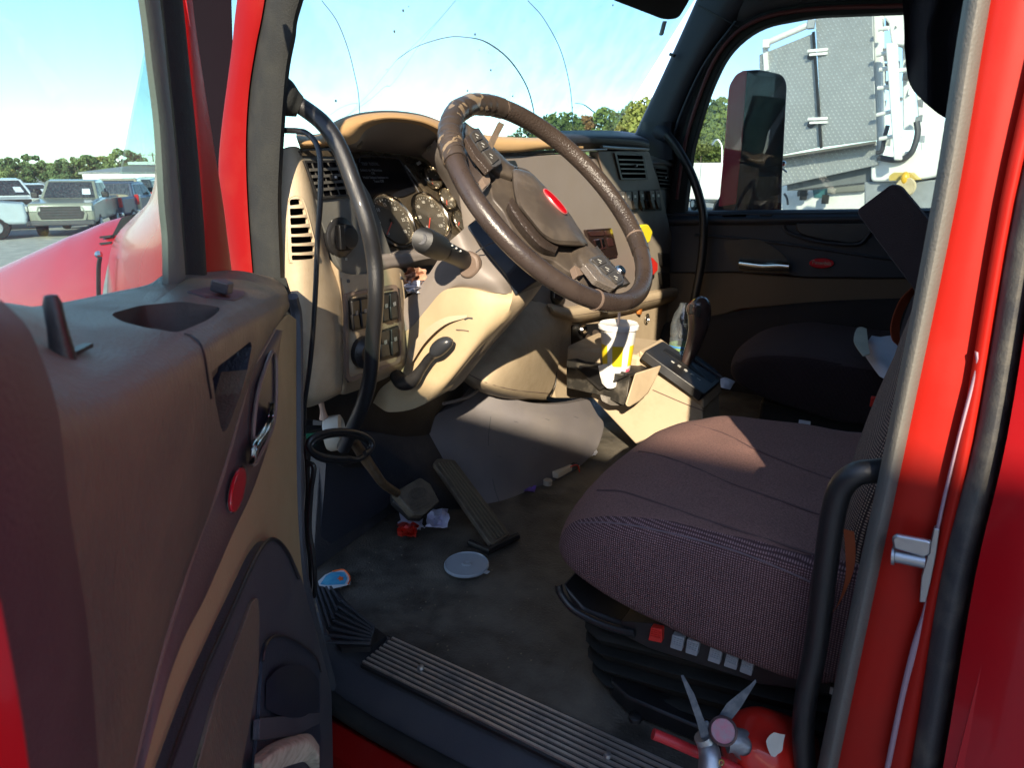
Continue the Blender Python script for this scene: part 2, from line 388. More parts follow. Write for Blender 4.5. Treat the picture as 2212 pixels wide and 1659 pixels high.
# roof, back wall, side walls, firewall, floor pan
P('roof', MB().box((-.15, -.98, 3.02), (1.9, 2.06, .06)), RED, bev=.02)
P('headliner', MB().box((-.16, -.98, 2.965), (1.86, 1.98, .035)), HEADL)
P('back_wall', MB().box((-1.05, -.98, 2.15), (.05, 1.96, 1.62)), HEADL)
P('side_wall', MB().poly([(-1.08, 0.055, 1.0), (-.10, .055, 1.0), (-.10, .055, 3.0), (-1.08, .055, 3.0)], (0, -.04, 0)), RED)
P('side_wall', MB().poly([(-1.08, -1.96, 1.0), (-.06, -1.96, 1.0), (-.06, -1.96, 3.0), (-1.08, -1.96, 3.0)], (0, -.04, 0)), RED)
P('side_trim', MB().box((-.58, -.02, 2.15), (.92, .03, 1.65)), HEADL)
P('side_trim', MB().box((-.58, -1.93, 2.15), (.92, .03, 1.65)), HEADL)
P('door_header', MB().poly([(-.12, .04, 2.80), (.62, .04, 2.80), (.50, .04, 3.0), (-.12, .04, 3.0)], (0, -.09, 0)), RED2, bev=.01)
P('door_header', MB().poly([(-.1, -1.98, 2.69), (.70, -1.98, 2.69), (.58, -1.98, 3.0), (-.1, -1.98, 3.0)], (0, .13, 0)), DASHT, bev=.01)
P('windshield_header', MB().poly([(.56, -.02, 2.87), (.82, -.02, 2.82), (.80, -.02, 3.04), (.56, -.02, 3.04)], (0, -1.93, 0)), DASHT, bev=.02)
P('firewall', MB().box((1.16, -1.00, 1.70), (.04, 1.84, .9)), CHAR)
fm = MB().patch([[Vector((x, y, FZ + .004 * math.sin(x * 9) * math.sin(y * 7))) for x in (-1.0, -.5, 0, .3, .6, .9, 1.14)] for y in (-.035, -.3, -.6, -.95, -1.4, -1.93)], 6, 6, (0, 0, -.03))
P('floor_mat', fm, FLOOR)
P('floor_pan', MB().box((0, -.98, 1.24), (2.3, 1.94, .07)), RED2)

# ---- driver side A-pillar
def band(L, Rr, fn, d):
    """a strip between two pixel polylines of equal count"""
    pts = [fn(*p) for p in L] + [fn(*p) for p in reversed(Rr)]
    return MB().poly(pts, d)
def bandc(L, Rr, fn, d, bulge):
    """a strip that bulges along -d between two polylines"""
    rows = []
    for t, b in ((0, 0), (.15, .6), (.4, 1), (.6, 1), (.85, .6), (1, 0)):
        rows.append([fn(l[0] * (1 - t) + r_[0] * t, l[1] * (1 - t) + r_[1] * t) + Vector(bulge) * b for l, r_ in zip(L, Rr)])
    return MB().patch(rows, 5, 2, d)
sealL = [(615, -330), (568, 0), (549, 100), (534, 199), (528, 311), (531, 430), (540, 560), (552, 700)]
sealR = [(760, -330), (646, 0), (630, 80), (616, 161), (605, 311), (600, 430), (604, 560), (612, 700)]
P('pillar_trim', bandc(sealL, sealR, lambda x, y: PY(x, y, 0), (.006, -.012, 0), (-.004, .012, 0)), BLKR)
redL = [(560, -330), (512, 0), (500, 109), (478, 280), (472, 373), (480, 450), (496, 560), (510, 700)]
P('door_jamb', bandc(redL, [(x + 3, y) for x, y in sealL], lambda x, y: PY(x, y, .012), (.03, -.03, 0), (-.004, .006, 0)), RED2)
P('jamb_gap_shade', MB().poly([PY(x, y, -.03) for x, y in [(405, -330), (405, 0), (462, 330), (492, 700), (520, 700), (500, 0), (560, -330)]], (.05, -.02, 0)), M('gap_shade_black', (.006, .003, .005), .9, spec=.1))  # near-black sheet, its colour stands in for the shade in the hinge gap
# bezel strip beside the windshield on the driver side
P('trim_edge', MB().tube([PY(x, y, -.012) for x, y in [(700, -200), (645, 0), (630, 80), (615, 161), (606, 240), (604, 330), (603, 420)]], .0035, n=6), BLK)
# ---- driver side rear door post: seal, red jamb, second seal, outer skin
def vband(tab, fn, d, bl): return bandc([(a, y) for y, a, b in tab], [(b, y) for y, a, b in tab], fn, d, bl)
P('post_seal', vband([(-500, 2178, 2240), (0, 2081, 2143), (429, 2014, 2070), (944, 1915, 1963), (1250, 1850, 1898), (1659, 1765, 1812), (2000, 1695, 1742)], lambda x, y: PY(x, y, .0), (-.01, -.05, 0), (0, .018, 0)), SEALP)
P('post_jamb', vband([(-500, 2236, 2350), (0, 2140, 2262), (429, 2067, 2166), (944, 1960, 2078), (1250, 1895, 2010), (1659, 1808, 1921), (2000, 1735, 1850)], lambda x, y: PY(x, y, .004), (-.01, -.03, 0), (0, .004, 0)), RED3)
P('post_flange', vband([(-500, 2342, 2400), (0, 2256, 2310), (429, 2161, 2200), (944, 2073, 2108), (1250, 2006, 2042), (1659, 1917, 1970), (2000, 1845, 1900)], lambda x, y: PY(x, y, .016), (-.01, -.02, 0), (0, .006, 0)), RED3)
P('sealant_bead', vband([(760, 2106, 2114), (800, 2104, 2116), (944, 2068, 2075), (1150, 2020, 2028), (1300, 1998, 2001), (1400, 1968, 1984), (1500, 1944, 1957), (1659, 1911, 1924)], lambda x, y: PY(x, y, .019), (0, -.004, 0), (0, .002, 0)), M('pale_sealant', (.35, .25, .30), .6))
P('outer_seal', vband([(-500, 2404, 2470), (0, 2305, 2370), (429, 2196, 2262), (944, 2107, 2171), (1250, 2030, 2100), (1659, 1967, 2030), (2000, 1900, 1965)], lambda x, y: PY(x, y, .02), (-.01, -.03, 0), (0, .016, 0)), SEAL)
P('outer_skin', vband([(-500, 2468, 3100), (0, 2372, 3000), (429, 2262, 2900), (944, 2176, 2800), (1250, 2106, 2700), (1659, 2037, 2600), (2000, 1972, 2500)], lambda x, y: PY(x, y, .045), (-.01, -.03, 0), (0, .03, 0)), RED)
P('post_box', MB().box((-.07, -.02, 2.1), (.12, .03, 1.75)), RED2)
# ---- sill
sl_in = [(690, 1290), (730, 1345), (858, 1378), (1450, 1662), (1700, 1790)]
sill = MB().poly([(-.1, .085, FZ - .045), (-.1, -.035, FZ + .006), (.78, -.035, FZ + .006), (.93, -.10, FZ + .006), (.93, -.02, FZ - .03), (.80, .085, FZ - .045)], (0, 0, -.05))
P('sill_cover', sill, CHAR, bev=.012)
P('sill_seal', MB().tube([(-.1, .092, FZ - .06), (.3, .092, FZ - .06), (.72, .092, FZ - .06), (.84, .06, FZ - .03), (.885, .02, FZ + .1), (.89, .01, FZ + .3), (.89, .01, FZ + .55)], .016, n=10), BLKR)
P('rocker_panel', MB().poly([(-.6, .11, FZ - .09), (1.0, .11, FZ - .09), (1.0, .13, FZ - .40), (-.6, .13, FZ - .40)], (0, -.12, 0)), RED2, bev=.02)
P('rocker_flange', MB().poly([(-.6, .10, FZ - .075), (.86, .10, FZ - .075), (.86, .15, FZ - .10), (-.6, .15, FZ - .10)], (0, 0, -.02)), RED2, bev=.008)
# ribbed aluminium tread plate on the sill: base and ribs
TP = M('worn_tread_metal', (.55, .51, .46), .42, metal=.75, bump=.4, bs=90, dirt=.8, ds=14, dirtcol=(.08, .07, .06))
x0, x1 = -.1, .705
plate_ = P('tread_plate', MB().poly([(x0, -.028, FZ + .012), (x1, -.028, FZ + .012), (x1 + .02, .040, FZ - .008), (x0, .040, FZ - .008)], (0, 0, -.006)), BLKM)
for i in range(8):
    t = (i + .5) / 8; y = -.026 + .064 * t; z = FZ + .014 - .020 * t
    P('tread_rib', MB().bar((x0, y, z), (x1 + .02 * t, y, z), .0042, .004), TP, under=plate_)
for xx in (.62, .28, .02):
    P('screw', MB().lathe([(.0001, .006), (.005, .005), (.006, .002), (.0062, 0)], (xx, .005, FZ + .006), n=10), STEEL, under=plate_)
# front corner ribbed step pad
pad = P('corner_step_pad', MB().poly([PZ(x, y, FZ + .012) for x, y in [(672, 1262), (700, 1268), (835, 1375), (800, 1398), (738, 1402), (705, 1360)]], (0, 0, -.01)), BLKM)
for i in range(7):
    t = i / 6.
    a = PZ(676 + t * 30, 1275 + t * 118, FZ + .015); b = PZ(728 + t * 14, 1290 + t * 108, FZ + .015); c = PZ(830 - t * 18, 1368 + t * 28, FZ + .015)
    P('pad_rib', MB().bar(PZ(735 - t * 30, 1300 + t * 92 - 4, FZ + .015), PZ(808 - t * 8 , 1356 + t * 34, FZ + .015), .004, .004), CHAR, under=pad)
for i in range(5):
    t = i / 4.
    P('pad_rib', MB().bar(PZ(676 + t * 38, 1270 - t * 2, FZ + .015), PZ(705 + t * 30, 1372 - t * 72, FZ + .015), .004, .004), CHAR, under=pad)

# ---- windshield, passenger pillar
WP = Vector((1.20, 0, 2.16)); WN = Vector((-.66, 0, .47)).normalized()
WN = Vector((-(2.87 - 2.16), 0, (.76 - 1.28))).normalized(); WP = Vector((1.28, 0, 2.16))
def PWS(x, y, o=0): return pl(x, y, WP + WN * o, WN)
ws = Thing('windshield', 'large cracked windshield with wiper scratches above the dashboard', 'windshield', (1.0, -.98, 2.2))
def wpt(y, t, o=0): return Vector((1.28 - .52 * t, y, 2.12 + .75 * t))
ws.part('pane', MB().poly([wpt(-.0, 0), wpt(-1.96, 0), wpt(-1.93, 1.03), wpt(-.0, 1.03)], WN * -.006), WSG)
SCR = M('glass_scratch', (.55, .66, .72), .6)
SCRD = M('glass_crack', (.10, .16, .19), .5)
def scratch(pts, r, mat, nm='scratch'): ws.part(nm, MB().tube([PWS(x, y, .004) for x, y in pts], r, n=4, sub=6, flat=.3), mat)
scratch([(695, 0), (728, 45), (752, 105), (766, 160), (774, 200), (777, 243)], .0009, SCRD, 'crack')
scratch([(990, -8), (940, 50), (880, 110), (858, 128), (812, 185), (770, 230), (750, 250)], .0009, SCRD, 'crack')
scratch([(985, 0), (912, 88), (850, 178), (832, 186), (800, 214), (745, 253)], .0009, SCRD, 'crack')
scratch([(712, 248), (740, 230), (768, 222), (771, 224)], .0009, SCRD, 'crack')
scratch([(858, 128), (900, 100), (960, 81), (1000, 79), (1050, 90), (1100, 128), (1135, 180), (1150, 225), (1156, 262)], [.002, .003, .0035, .003, .003, .0025, .002, .0018, .0016], SCR)
scratch([(1140, 0), (1175, 40), (1210, 105), (1228, 170), (1235, 220), (1238, 285)], .0013, M('faint_scratch', (.55, .66, .7), .6))
scratch([(1243, 222), (1262, 226), (1285, 243)], .0035, M('glass_smear', (.50, .60, .62), .6), 'smear')
scratch([(1436, 45), (1428, 75)], .008, M('tape_strip', (.62, .68, .70), .6), 'tape_strip')
random.seed(3)
for i in range(26):
    x, y = random.uniform(660, 1400), random.uniform(5, 270)
    r_ = random.choice([.0006, .0008, .0008, .0016])
    ws.part('speck', MB().ball(PWS(x, y, .004), r_ * 1.4, n=6, sc=(1, 1.2, 1.4)), SCRD)
ws.part('visor_strip', MB().poly([wpt(-.0, .985, 0) + WN * .006, wpt(-1.93, .985, 0) + WN * .006, wpt(-1.93, 1.03, 0) + WN * .006, wpt(-.0, 1.03, 0) + WN * .006], WN * -.004), M('blue_tint', (.05, .3, .5), .4))
vis = solo('sun_visor', MB().poly([PWS(x, y, .10) for x, y in rnd([(1240, -40), (1325, 0), (1436, 43), (1466, 40), (1490, 0), (1510, -60), (1400, -160), (1240, -160)], 12)], WN * -.025), HEADL, 'dark sun visor hanging at the top right of the windshield', 'sun visor', bev=.004)

pY = -1.93
pa = MB()
L1 = [(1560, -120), (1508, 0), (1440, 150), (1368, 289), (1350, 330)]; R1 = [(1700, -160), (1620, 20), (1545, 60), (1468, 250), (1450, 420)]
pin = [(1640, -120), (1592, 52), (1500, 175), (1440, 290), (1430, 400)]
P('pillar_cover', bandc([(1560, -120), (1508, 0), (1440, 150), (1375, 289), (1340, 380)], [(1690, -60), (1590, 45), (1515, 150), (1455, 290), (1420, 420)], lambda x, y: PY(x, y, pY + .02), (.02, -.03, 0), (-.02, .03, 0)), DASHT)
P('pillar_clip', MB().poly([PY(x, y, pY + .06) for x, y in [(1447, 112), (1457, 116), (1453, 122), (1444, 119)]], (0, -.02, 0)), BLK)
for q in ([(1590, 45), (1515, 150), (1455, 292), (1428, 420)],):
    P('pillar_ridge', MB().tube([PY(x, y, pY + .045) for x, y in q], .006, n=8), DASHT)
P('overhead_seam', MB().tube([PY(1508, 10, pY + .055), PY(1595, 57, pY + .055)], .002, n=6, sub=1), BLK)
P('overhead_trim', bandc([(1510, -90), (1600, -60), (1760, -80), (2100, -90)], [(1515, 10), (1600, 45), (1700, 16), (2060, -12)], lambda x, y: PY(x, y, pY + .02), (0, -.03, 0), (0, .02, 0)), DASHT)
P('red_header_strip', MB().poly([PY(x, y, pY + .02) for x, y in [(1640, 34), (1720, 13), (1990, -4), (1990, 6), (1730, 22), (1655, 42)]], (0, -.02, 0)), RED2)
P('curtain', MB().patch([[at(x + 6 * math.sin(j * 2.2), y, 1.05 + .02 * math.sin(j * 1.7)) for j, x in enumerate([1948, 1972, 2000, 2030, 2060, 2110, 2180])] if y < 0 else [at(x0 + 0, min(y, yb), 1.05 + .02 * math.sin(j * 1.7)) for j, (x0, yb) in enumerate([(1953, 96), (1962, 168), (1984, 206), (2008, 230), (2038, 252), (2070, 262), (2180, 280)])] for y in (-420, -60, 60, 120, 200, 300)], 5, 4, ray(2000, 100) * .02), HEADL)

# ---- passenger door: inner panel, window frame, handle, pull, glass
pd = Thing('passenger_door', 'closed passenger door with dark upper trim, tan lower panel and chrome handle', 'truck door', (.4, -1.95, 1.3))
PDY = lambda x, y, o=0: PY(x, y, -1.90 - o)
win_in = rnd([(1478, 458), (1495, 320), (1530, 200), (1572, 110), (1640, 55), (1760, 33), (1990, 24), (2140, 22), (2140, 452), (1990, 453)], [4, 20, 40, 60, 60, 30, 10, 10, 10, 10])
cen = (1790, 300)
def grow(pts, k, dx=0, dy=0):
    out = []
    m = len(pts)
    for i in range(m):
        a, b, c = Vector(pts[i - 1]), Vector(pts[i]), Vector(pts[(i + 1) % m]); t = (c - a).normalized() if (c - a).length > 1e-6 else Vector((1, 0))
        out.append((b.x - t.y * k * -1, b.y + t.x * k * -1))
    return out
outer = grow(win_in, 30); outer2 = grow(win_in, 95)
pd.part('window_frame', MB().ring([PDY(*p) for p in outer], [PDY(*p) for p in win_in], (0, -.05, 0)), BLKR, bev=.004)
pd.part('frame_outer', MB().ring([PDY(x, y, .012) for x, y in outer2], [PDY(x, y, .012) for x, y in grow(win_in, 26)], (0, -.04, 0)), HEADL)
pd.part('frame_ridge', MB().tube([PDY(x, y, -.006) for x, y in [(1462, 430), (1478, 320), (1508, 215), (1552, 115), (1620, 50), (1740, 20), (1990, 10)]], .007, n=8), M('red_trim_edge', (.10, .02, .02), .5))
pd.part('glass', MB().poly([PDY(*p, .03) for p in grow(win_in, 8)], (0, -.004, 0)), PDG)
dpts = lambda pts, o, r_=6: [PDY(x, y, o) for x, y in rnd(pts, r_)]
pd.part('door_shell', MB().poly([PDY(x, y, .02) for x, y in [(1400, 470), (2160, 455), (2160, 1300), (1400, 1300)]], (0, -.08, 0)), RED2)
pd.part('upper_panel', MB().poly(dpts([(1420, 460), (1760, 458), (2150, 452), (2150, 600), (1930, 602), (1740, 600), (1650, 588), (1430, 590)], -.02), (0, -.05, 0)), DASHT, bev=.01)
pd.part('window_sill', MB().patch([[PDY(x, 457 + dy - (x - 1480) * .012, o) for x in (1400, 1600, 1800, 2000, 2160)] for dy, o in ((-2, .03), (3, 0), (14, -.035), (22, -.04), (30, -.03))], 3, 4), DASHT)
pd.part('armrest_pocket', MB().poly(dpts([(1716, 480), (1900, 480), (1880, 512), (1846, 526), (1780, 518), (1726, 505)], -.026, 14), (0, .012, 0)), BLK, bev=.004)
pd.part('pocket_rim', MB().tube([PDY(x, y, -.036) for x, y in [(1692, 486), (1704, 502), (1760, 520), (1846, 528), (1872, 512), (1884, 488)]], .006, n=8), DASHT)
pd.part('character_line', MB().tube([PDY(x, y, -.024) for x, y in [(1500, 508), (1600, 515), (1720, 530), (1820, 545), (1930, 560), (2100, 575)]], .005, n=8), DASHT)
pd.part('handle_recess', MB().poly(dpts([(1560, 520), (1640, 515), (1690, 545), (1715, 580), (1690, 592), (1600, 588), (1578, 565)], -.025, 16), (0, .004, 0)), BLK)
hb = MB().patch([[PDY(x, y0 + dy, o) for x, y0 in ((1596, 556), (1620, 559), (1650, 562), (1680, 561), (1704, 563))] for dy, o in ((0, -.035), (7, -.055), (18, -.058), (27, -.04))], 4, 3, (0, -.008, 0))
pd.part('door_handle', hb, CHROME)
bd = pd.part('oval_badge', MB().poly([PDY(1775 + 27 * math.cos(a), 568 + 11 * math.sin(a), -.026) for a in [i * math.pi / 12 for i in range(24)]], (0, .006, 0)), BADGE, bev=.002)
lettering('badge_script', 'Peterbilt', PDY(1775, 568, -.033), (-1, 0, -.03), (0, 0, 1), .018, CHROME, pd, under=bd)
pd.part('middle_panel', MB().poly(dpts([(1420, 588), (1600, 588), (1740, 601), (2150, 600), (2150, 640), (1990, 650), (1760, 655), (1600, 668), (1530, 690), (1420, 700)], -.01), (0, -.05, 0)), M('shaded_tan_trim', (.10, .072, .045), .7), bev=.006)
pd.part('lower_pocket', MB().patch([[PDY(x, y + yy, o) for x, y in ((1420, 700), (1530, 684), (1650, 664), (1800, 650), (2150, 640))] for yy, o in ((0, -.02), (12, -.05), (60, -.08), (200, -.08), (420, -.02))], 4, 4, (0, -.02, 0)), HEADL)
pd.part('lock_knob', MB().lathe([(.0001, .036), (.004, .034), (.006, .02), (.007, -.01)], PDY(2052, 452, -.01), n=10), BLK)
for a, b in ((1560, 1612), (1640, 1668)):
    pd.part('sill_slot', MB().poly([PDY(x, y, -.03) + Vector((0, 0, .002)) for x, y in rnd([(a, 466), (b, 464), (b, 470), (a, 472)], 3)], (0, 0, -.003)), BLK)
# passenger grab bar
gb = Thing('grab_bar', 'slim black grab bar running down beside the passenger door window', 'grab handle', (.9, -1.85, 1.9))
gb.part('bar', MB().tube([PY(x, y, -1.82) for x, y in [(1440, 290), (1462, 318), (1492, 372), (1512, 430), (1520, 480), (1516, 560), (1500, 650)]], .016, n=12), BLKM)
gb.part('mount', MB().lathe([(.035, -.02), (.034, .0), (.022, .03), (.017, .04)], PY(1432, 288, -1.86), (PY(1462, 318, -1.82) - PY(1432, 288, -1.86)), n=16), DASHT)
gb.part('mount_cover', MB().patch([[PY(x, y + dy, -1.88 + o) for x, o in ((1385, 0), (1400, .03), (1430, .04), (1450, .02))] for y, dy in ((262, 0), (275, 0), (310, 0), (345, 0))], 4, 4, (0, -.03, 0)), DASHT)

# passenger outside mirror
mr = Thing('passenger_mirror', 'tall red and black side mirror outside the passenger window', 'side mirror', (.7, -2.2, 1.95))
def PM(x, y, o=0): return PY(x, y, -2.25 - o)
mr.part('shell', MB().poly([PM(x, y, -.012) for x, y in rnd([(1590, 158), (1612, 150), (1602, 300), (1588, 440), (1552, 446), (1566, 300), (1574, 185)], [14, 6, 2, 4, 4, 2, 12])], (0, -.12, 0)), M('mirror_red', (.80, .10, .12), .9, spec=.05), bev=.012)
mr.part('housing', MB().poly([PM(x, y) for x, y in rnd([(1598, 152), (1640, 149), (1690, 160), (1700, 180), (1690, 375), (1688, 456), (1590, 462), (1592, 300), (1600, 200)], [10, 10, 12, 10, 6, 4, 4, 3, 6])], (.03, -.10, 0)), DASHT, bev=.008)
MIR = M('mirror_glass', (.010, .016, .018), .05, metal=0, coat=0, spec=.25, dirt=.15, ds=20, dirtcol=(.09, .09, .09))  # dark green-black painted in place of the trees reflected in the mirror
mr.part('mirror_glass', MB().poly([PM(x, y, -.004) for x, y in rnd([(1620, 160), (1690, 168), (1697, 185), (1688, 372), (1606, 372), (1612, 200)], 6)], (0, -.003, 0)), MIR)
mr.part('lower_mirror_glass', MB().poly([PM(x, y, -.004) for x, y in rnd([(1606, 381), (1687, 381), (1686, 455), (1606, 457)], 5)], (0, -.003, 0)), M('lower_mirror', (.10, .085, .08), .07, metal=.6, coat=.3))
mr.part('mirror_base', MB().poly([PM(x, y, .03) for x, y in [(1556, 420), (1596, 430), (1596, 466), (1530, 466)]], (0, -.08, 0)), DASHT, bev=.008)
solo('roof_antenna', MB().tube([PY(x, y, -2.3) for x, y in [(1623, 283), (1660, 335), (1700, 372)]], .0035, n=6, sub=2).tube([PY(x, y, -2.3) for x, y in [(1623, 283), (1650, 332), (1685, 372)]], .003, n=6, sub=2).ball(PY(1692, 353, -2.3), .012, n=8), CHROME, 'thin chrome V-shaped whip beside the passenger mirror glass', 'antenna')

# ================================================================== OPEN DRIVER DOOR
dd = Thing('driver_door', 'open driver door in the left foreground with worn brown panel, recessed handle and red edge', 'truck door', HINGE + Vector((0, 0, 1.3)))
D = dd.part
def DPX(pts, o): return [PD(x, y, o) for x, y in pts]
OF = 0.0
# window frame: glass run, rubber, red edge
def dband(L, Rr, o, th, bul): return bandc(L, Rr, lambda x, y: PD(x, y, o), -DN * th, DN * bul)
fA = [(262, -330), (312, 0), (329, 140), (345, 275), (355, 440), (362, 515), (364, 625)]
fB = [(300, -330), (344, 0), (364, 190), (378, 330), (392, 500), (398, 570), (402, 625)]
fC = [(355, -330), (391, 0), (405, 140), (421, 300), (435, 460), (440, 540), (444, 625)]
fD = [(385, -330), (414, 0), (436, 155), (461, 310), (482, 440), (492, 520), (506, 625)]
D('glass_channel', dband(fA, fB, .004, .005, .004), M('glass_run_rubber', (.10, .108, .09), .6, bump=.2, bs=400, dirt=.3), bev=0)
D('frame_seal', dband(fB, fC, .0, .006, .008), BLKR)
D('frame_edge', dband(fC, fD, -.006, .006, .004), M('door_edge_red', (.40, .003, .004), .45, spec=.2))
D('frame_bead', MB().tube(DPX([(400, 0), (420, 140), (440, 290), (458, 430), (470, 560)], -.004), .0016, n=6), RED)
D('glass', MB().poly(DPX([(-260, -330), (262, -330), (320, 0), (352, 300), (368, 630), (150, 690), (-200, 640)], -.012), -DN * .004), DRG)
# outer skin and rear edge
D('outer_skin', MB().poly([DP(-.02, -.06, 1.0 - 0), DP(.90, -.06, 1.0), DP(.90, -.06, 1.97), DP(.60, -.06, 1.96), DP(-.02, -.06, 1.94)], -DN * .01), RED)
D('rear_edge', MB().poly([DP(.86, -.05, 1.0), DP(.905, -.05, 1.0), DP(.905, .055, 1.0), DP(.90, .06, 1.0)], (0, 0, .97)), RED, bev=.006)
# ledge top surface
def DG(tab): return [[PD(x, y, o) for x, y, o in row] for row in tab]
ledge = DG([
    [(-150, 640, .0), (0, 652, .0), (100, 664, .0), (200, 652, .0), (300, 630, .0), (372, 613, .0), (404, 592, .0), (450, 588, .0), (512, 584, .0), (575, 596, .0), (612, 606, .0)],
    [(-150, 700, .045), (30, 705, .045), (140, 730, .045), (230, 706, .045), (330, 672, .045), (400, 640, .045), (450, 628, .045), (495, 620, .042), (545, 613, .04), (592, 616, .035), (616, 622, .025)],
    [(-150, 790, .075), (60, 790, .078), (170, 800, .078), (265, 765, .078), (370, 717, .078), (445, 684, .077), (490, 664, .075), (530, 651, .07), (575, 638, .062), (606, 632, .05), (621, 632, .035)],
    [(-150, 850, .088), (75, 850, .092), (190, 850, .092), (285, 808, .092), (385, 756, .090), (452, 716, .088), (500, 692, .085), (545, 674, .080), (585, 658, .070), (611, 648, .056), (623, 648, .036)],
    [(-150, 930, .094), (88, 930, .098), (200, 910, .098), (295, 860, .098), (392, 800, .096), (458, 755, .094), (508, 728, .09), (553, 704, .084), (588, 686, .074), (613, 672, .056), (623, 668, .034)],
])
# upper inner panel, from under the ledge down to the plum band
pan = DG([
    [(-150, 930, .094), (88, 930, .098), (200, 910, .098), (295, 860, .098), (392, 800, .096), (458, 755, .094), (508, 728, .09), (553, 704, .084), (580, 690, .076)],
    [(-140, 1030, .094), (110, 1030, .098), (215, 1000, .098), (310, 950, .098), (400, 890, .094), (462, 850, .090), (510, 815, .084), (545, 780, .078), (572, 745, .068)],
    [(-120, 1200, .090), (125, 1200, .094), (225, 1150, .094), (315, 1090, .092), (390, 1040, .088), (440, 1000, .084), (480, 950, .078), (508, 900, .072), (538, 830, .064)],
    [(-100, 1400, .084), (140, 1400, .088), (230, 1340, .088), (305, 1290, .086), (360, 1240, .082), (400, 1200, .078), (430, 1140, .074), (462, 1060, .068), (486, 1000, .062)],
    [(-60, 1700, .076), (150, 1680, .080), (225, 1640, .080), (270, 1600, .078), (305, 1500, .074), (335, 1430, .070), (370, 1330, .068), (410, 1210, .064), (442, 1140, .060)],
    [(-60, 1950, .070), (150, 1950, .072), (190, 1900, .072), (225, 1850, .072), (262, 1750, .068), (292, 1650, .064), (325, 1500, .062), (358, 1370, .060), (395, 1270, .056)],
])
def resample(row, n):
    q = cat(row, 8); m = len(q) - 1
    return [q[int(i * m / (n - 1))].lerp(q[min(m, int(i * m / (n - 1)) + 1)], i * m / (n - 1) - int(i * m / (n - 1))) for i in range(n)]
D('upper_panel', MB().patch(ledge + [resample(r_, 11) for r_ in pan[1:]], 5, 6, -DN * .02), BRND, ang=60)
# the dark rolled rear end of the panel, nearest to the camera
roll = DG([
    [(-260, 600, .09), (-120, 606, .10), (-50, 620, .10), (2, 648, .094)],
    [(-260, 640, .11), (-100, 660, .12), (0, 680, .115), (50, 694, .094)],
    [(-260, 740, .12), (-80, 745, .128), (40, 750, .118), (80, 748, .096)],
    [(-260, 900, .12), (-70, 900, .128), (70, 900, .120), (128, 900, .098)],
    [(-240, 1150, .11), (-50, 1150, .122), (95, 1150, .116), (160, 1150, .094)],
    [(-200, 1420, .10), (-30, 1420, .114), (130, 1420, .108), (196, 1420, .088)],
    [(-160, 1900, .09), (0, 1900, .10), (160, 1900, .098), (226, 1900, .080)],
])
D('rear_roll', MB().patch(roll, 5, 5, -DN * .03), PLUM)
D('rear_jamb', MB().patch(DG([[(-300, 1000, .118), (-150, 1080, .122), (-40, 1180, .128)], [(-300, 1300, .118), (-100, 1300, .122), (2, 1310, .128)], [(-300, 1659, .118), (-60, 1659, .122), (62, 1659, .126)], [(-300, 2000, .118), (-40, 2000, .122), (90, 2000, .124)]]), 4, 4, -DN * .02), RED)
LEDGE = UPP = [o for o in dd.o.children if o.name.startswith('upper_panel')][0]
DS = Surf(UPP)
MT = M('tray_brown_plastic', (.030, .022, .017), .6, bump=.2, bs=500, dirt=.15)
trayo = [DS(x, y) for x, y in rnd([(236, 678), (300, 660), (392, 651), (482, 664), (452, 690), (384, 719), (306, 706), (262, 694)], 18, 4)]
carve(LEDGE, trayo, Vector((0, 0, .03)), Vector((0, 0, -.06)))
D('ledge_tray', pocket(trayo, Vector((0, 0, -.045)), .8), MT)
lb = D('ledge_latch', MB().poly([DS(x, y, .0012) for x, y in rnd([(402, 632), (448, 622), (528, 630), (527, 640), (505, 650), (440, 643)], 3)], (0, 0, -.004)), PLUM, bev=.0008)
D('latch_tab', MB().poly([DS(x, y, .003) for x, y in [(450, 636), (478, 632), (500, 642), (488, 646)]], (-.004, 0, .010)), CHAR, under=lb, bev=.0015)
D('ledge_seam', MB().tube([DS(x, y, .0002) for x, y in [(398, 722), (414, 728), (430, 742), (440, 768), (446, 805), (455, 860)]], .0009, n=6), BLK)
trio = [DS(x, y) for x, y in rnd([(457, 804), (470, 792), (541, 737), (544, 748), (534, 800), (520, 850), (492, 925), (482, 935), (476, 920), (466, 870)], 4, 3)]
carve(UPP, trio, DN * .03, DN * -.04)
D('pull_pocket', pocket(trio, DN * -.045 + Vector((0, 0, -.005)), .92), M('blue_black_recess', (.014, .018, .028), .45, bump=.5, bs=300))
# plum band with handle bezel and badge
bandL = [(592, 712), (560, 768), (543, 795), (520, 880), (478, 1030), (426, 1164), (377, 1318), (349, 1408), (314, 1541), (262, 1750)]
bandR = [(604, 716), (600, 780), (598, 850), (596, 905), (552, 1044), (503, 1153), (444, 1283), (392, 1372), (350, 1460), (282, 1680)]
D('plum_band', bandc(bandL, bandR, lambda x, y: PD(x, y, .052), -DN * .01, DN * .006), M('plum_trim', (.085, .055, .05), .5, bump=.25, bs=500))
D('band_edge', MB().tube([PD(x, y, .059) for x, y in bandL], .0022, n=6), BRN)
hz = [(583, 770), (590, 760), (596, 775), (597, 850), (594, 900), (585, 935), (568, 970), (550, 1004), (546, 985), (550, 900), (562, 830)]
hr = D('handle_recess', MB().poly([PD(x, y, .060) for x, y in rnd(hz, 6)], -DN * .006), M('recess_violet', (.022, .018, .03), .4), bev=.001)
D('recess_rim', MB().tube([PD(x, y, .062) for x, y in hz], .002, n=6, closed=True, sub=3), BRN, under=hr)
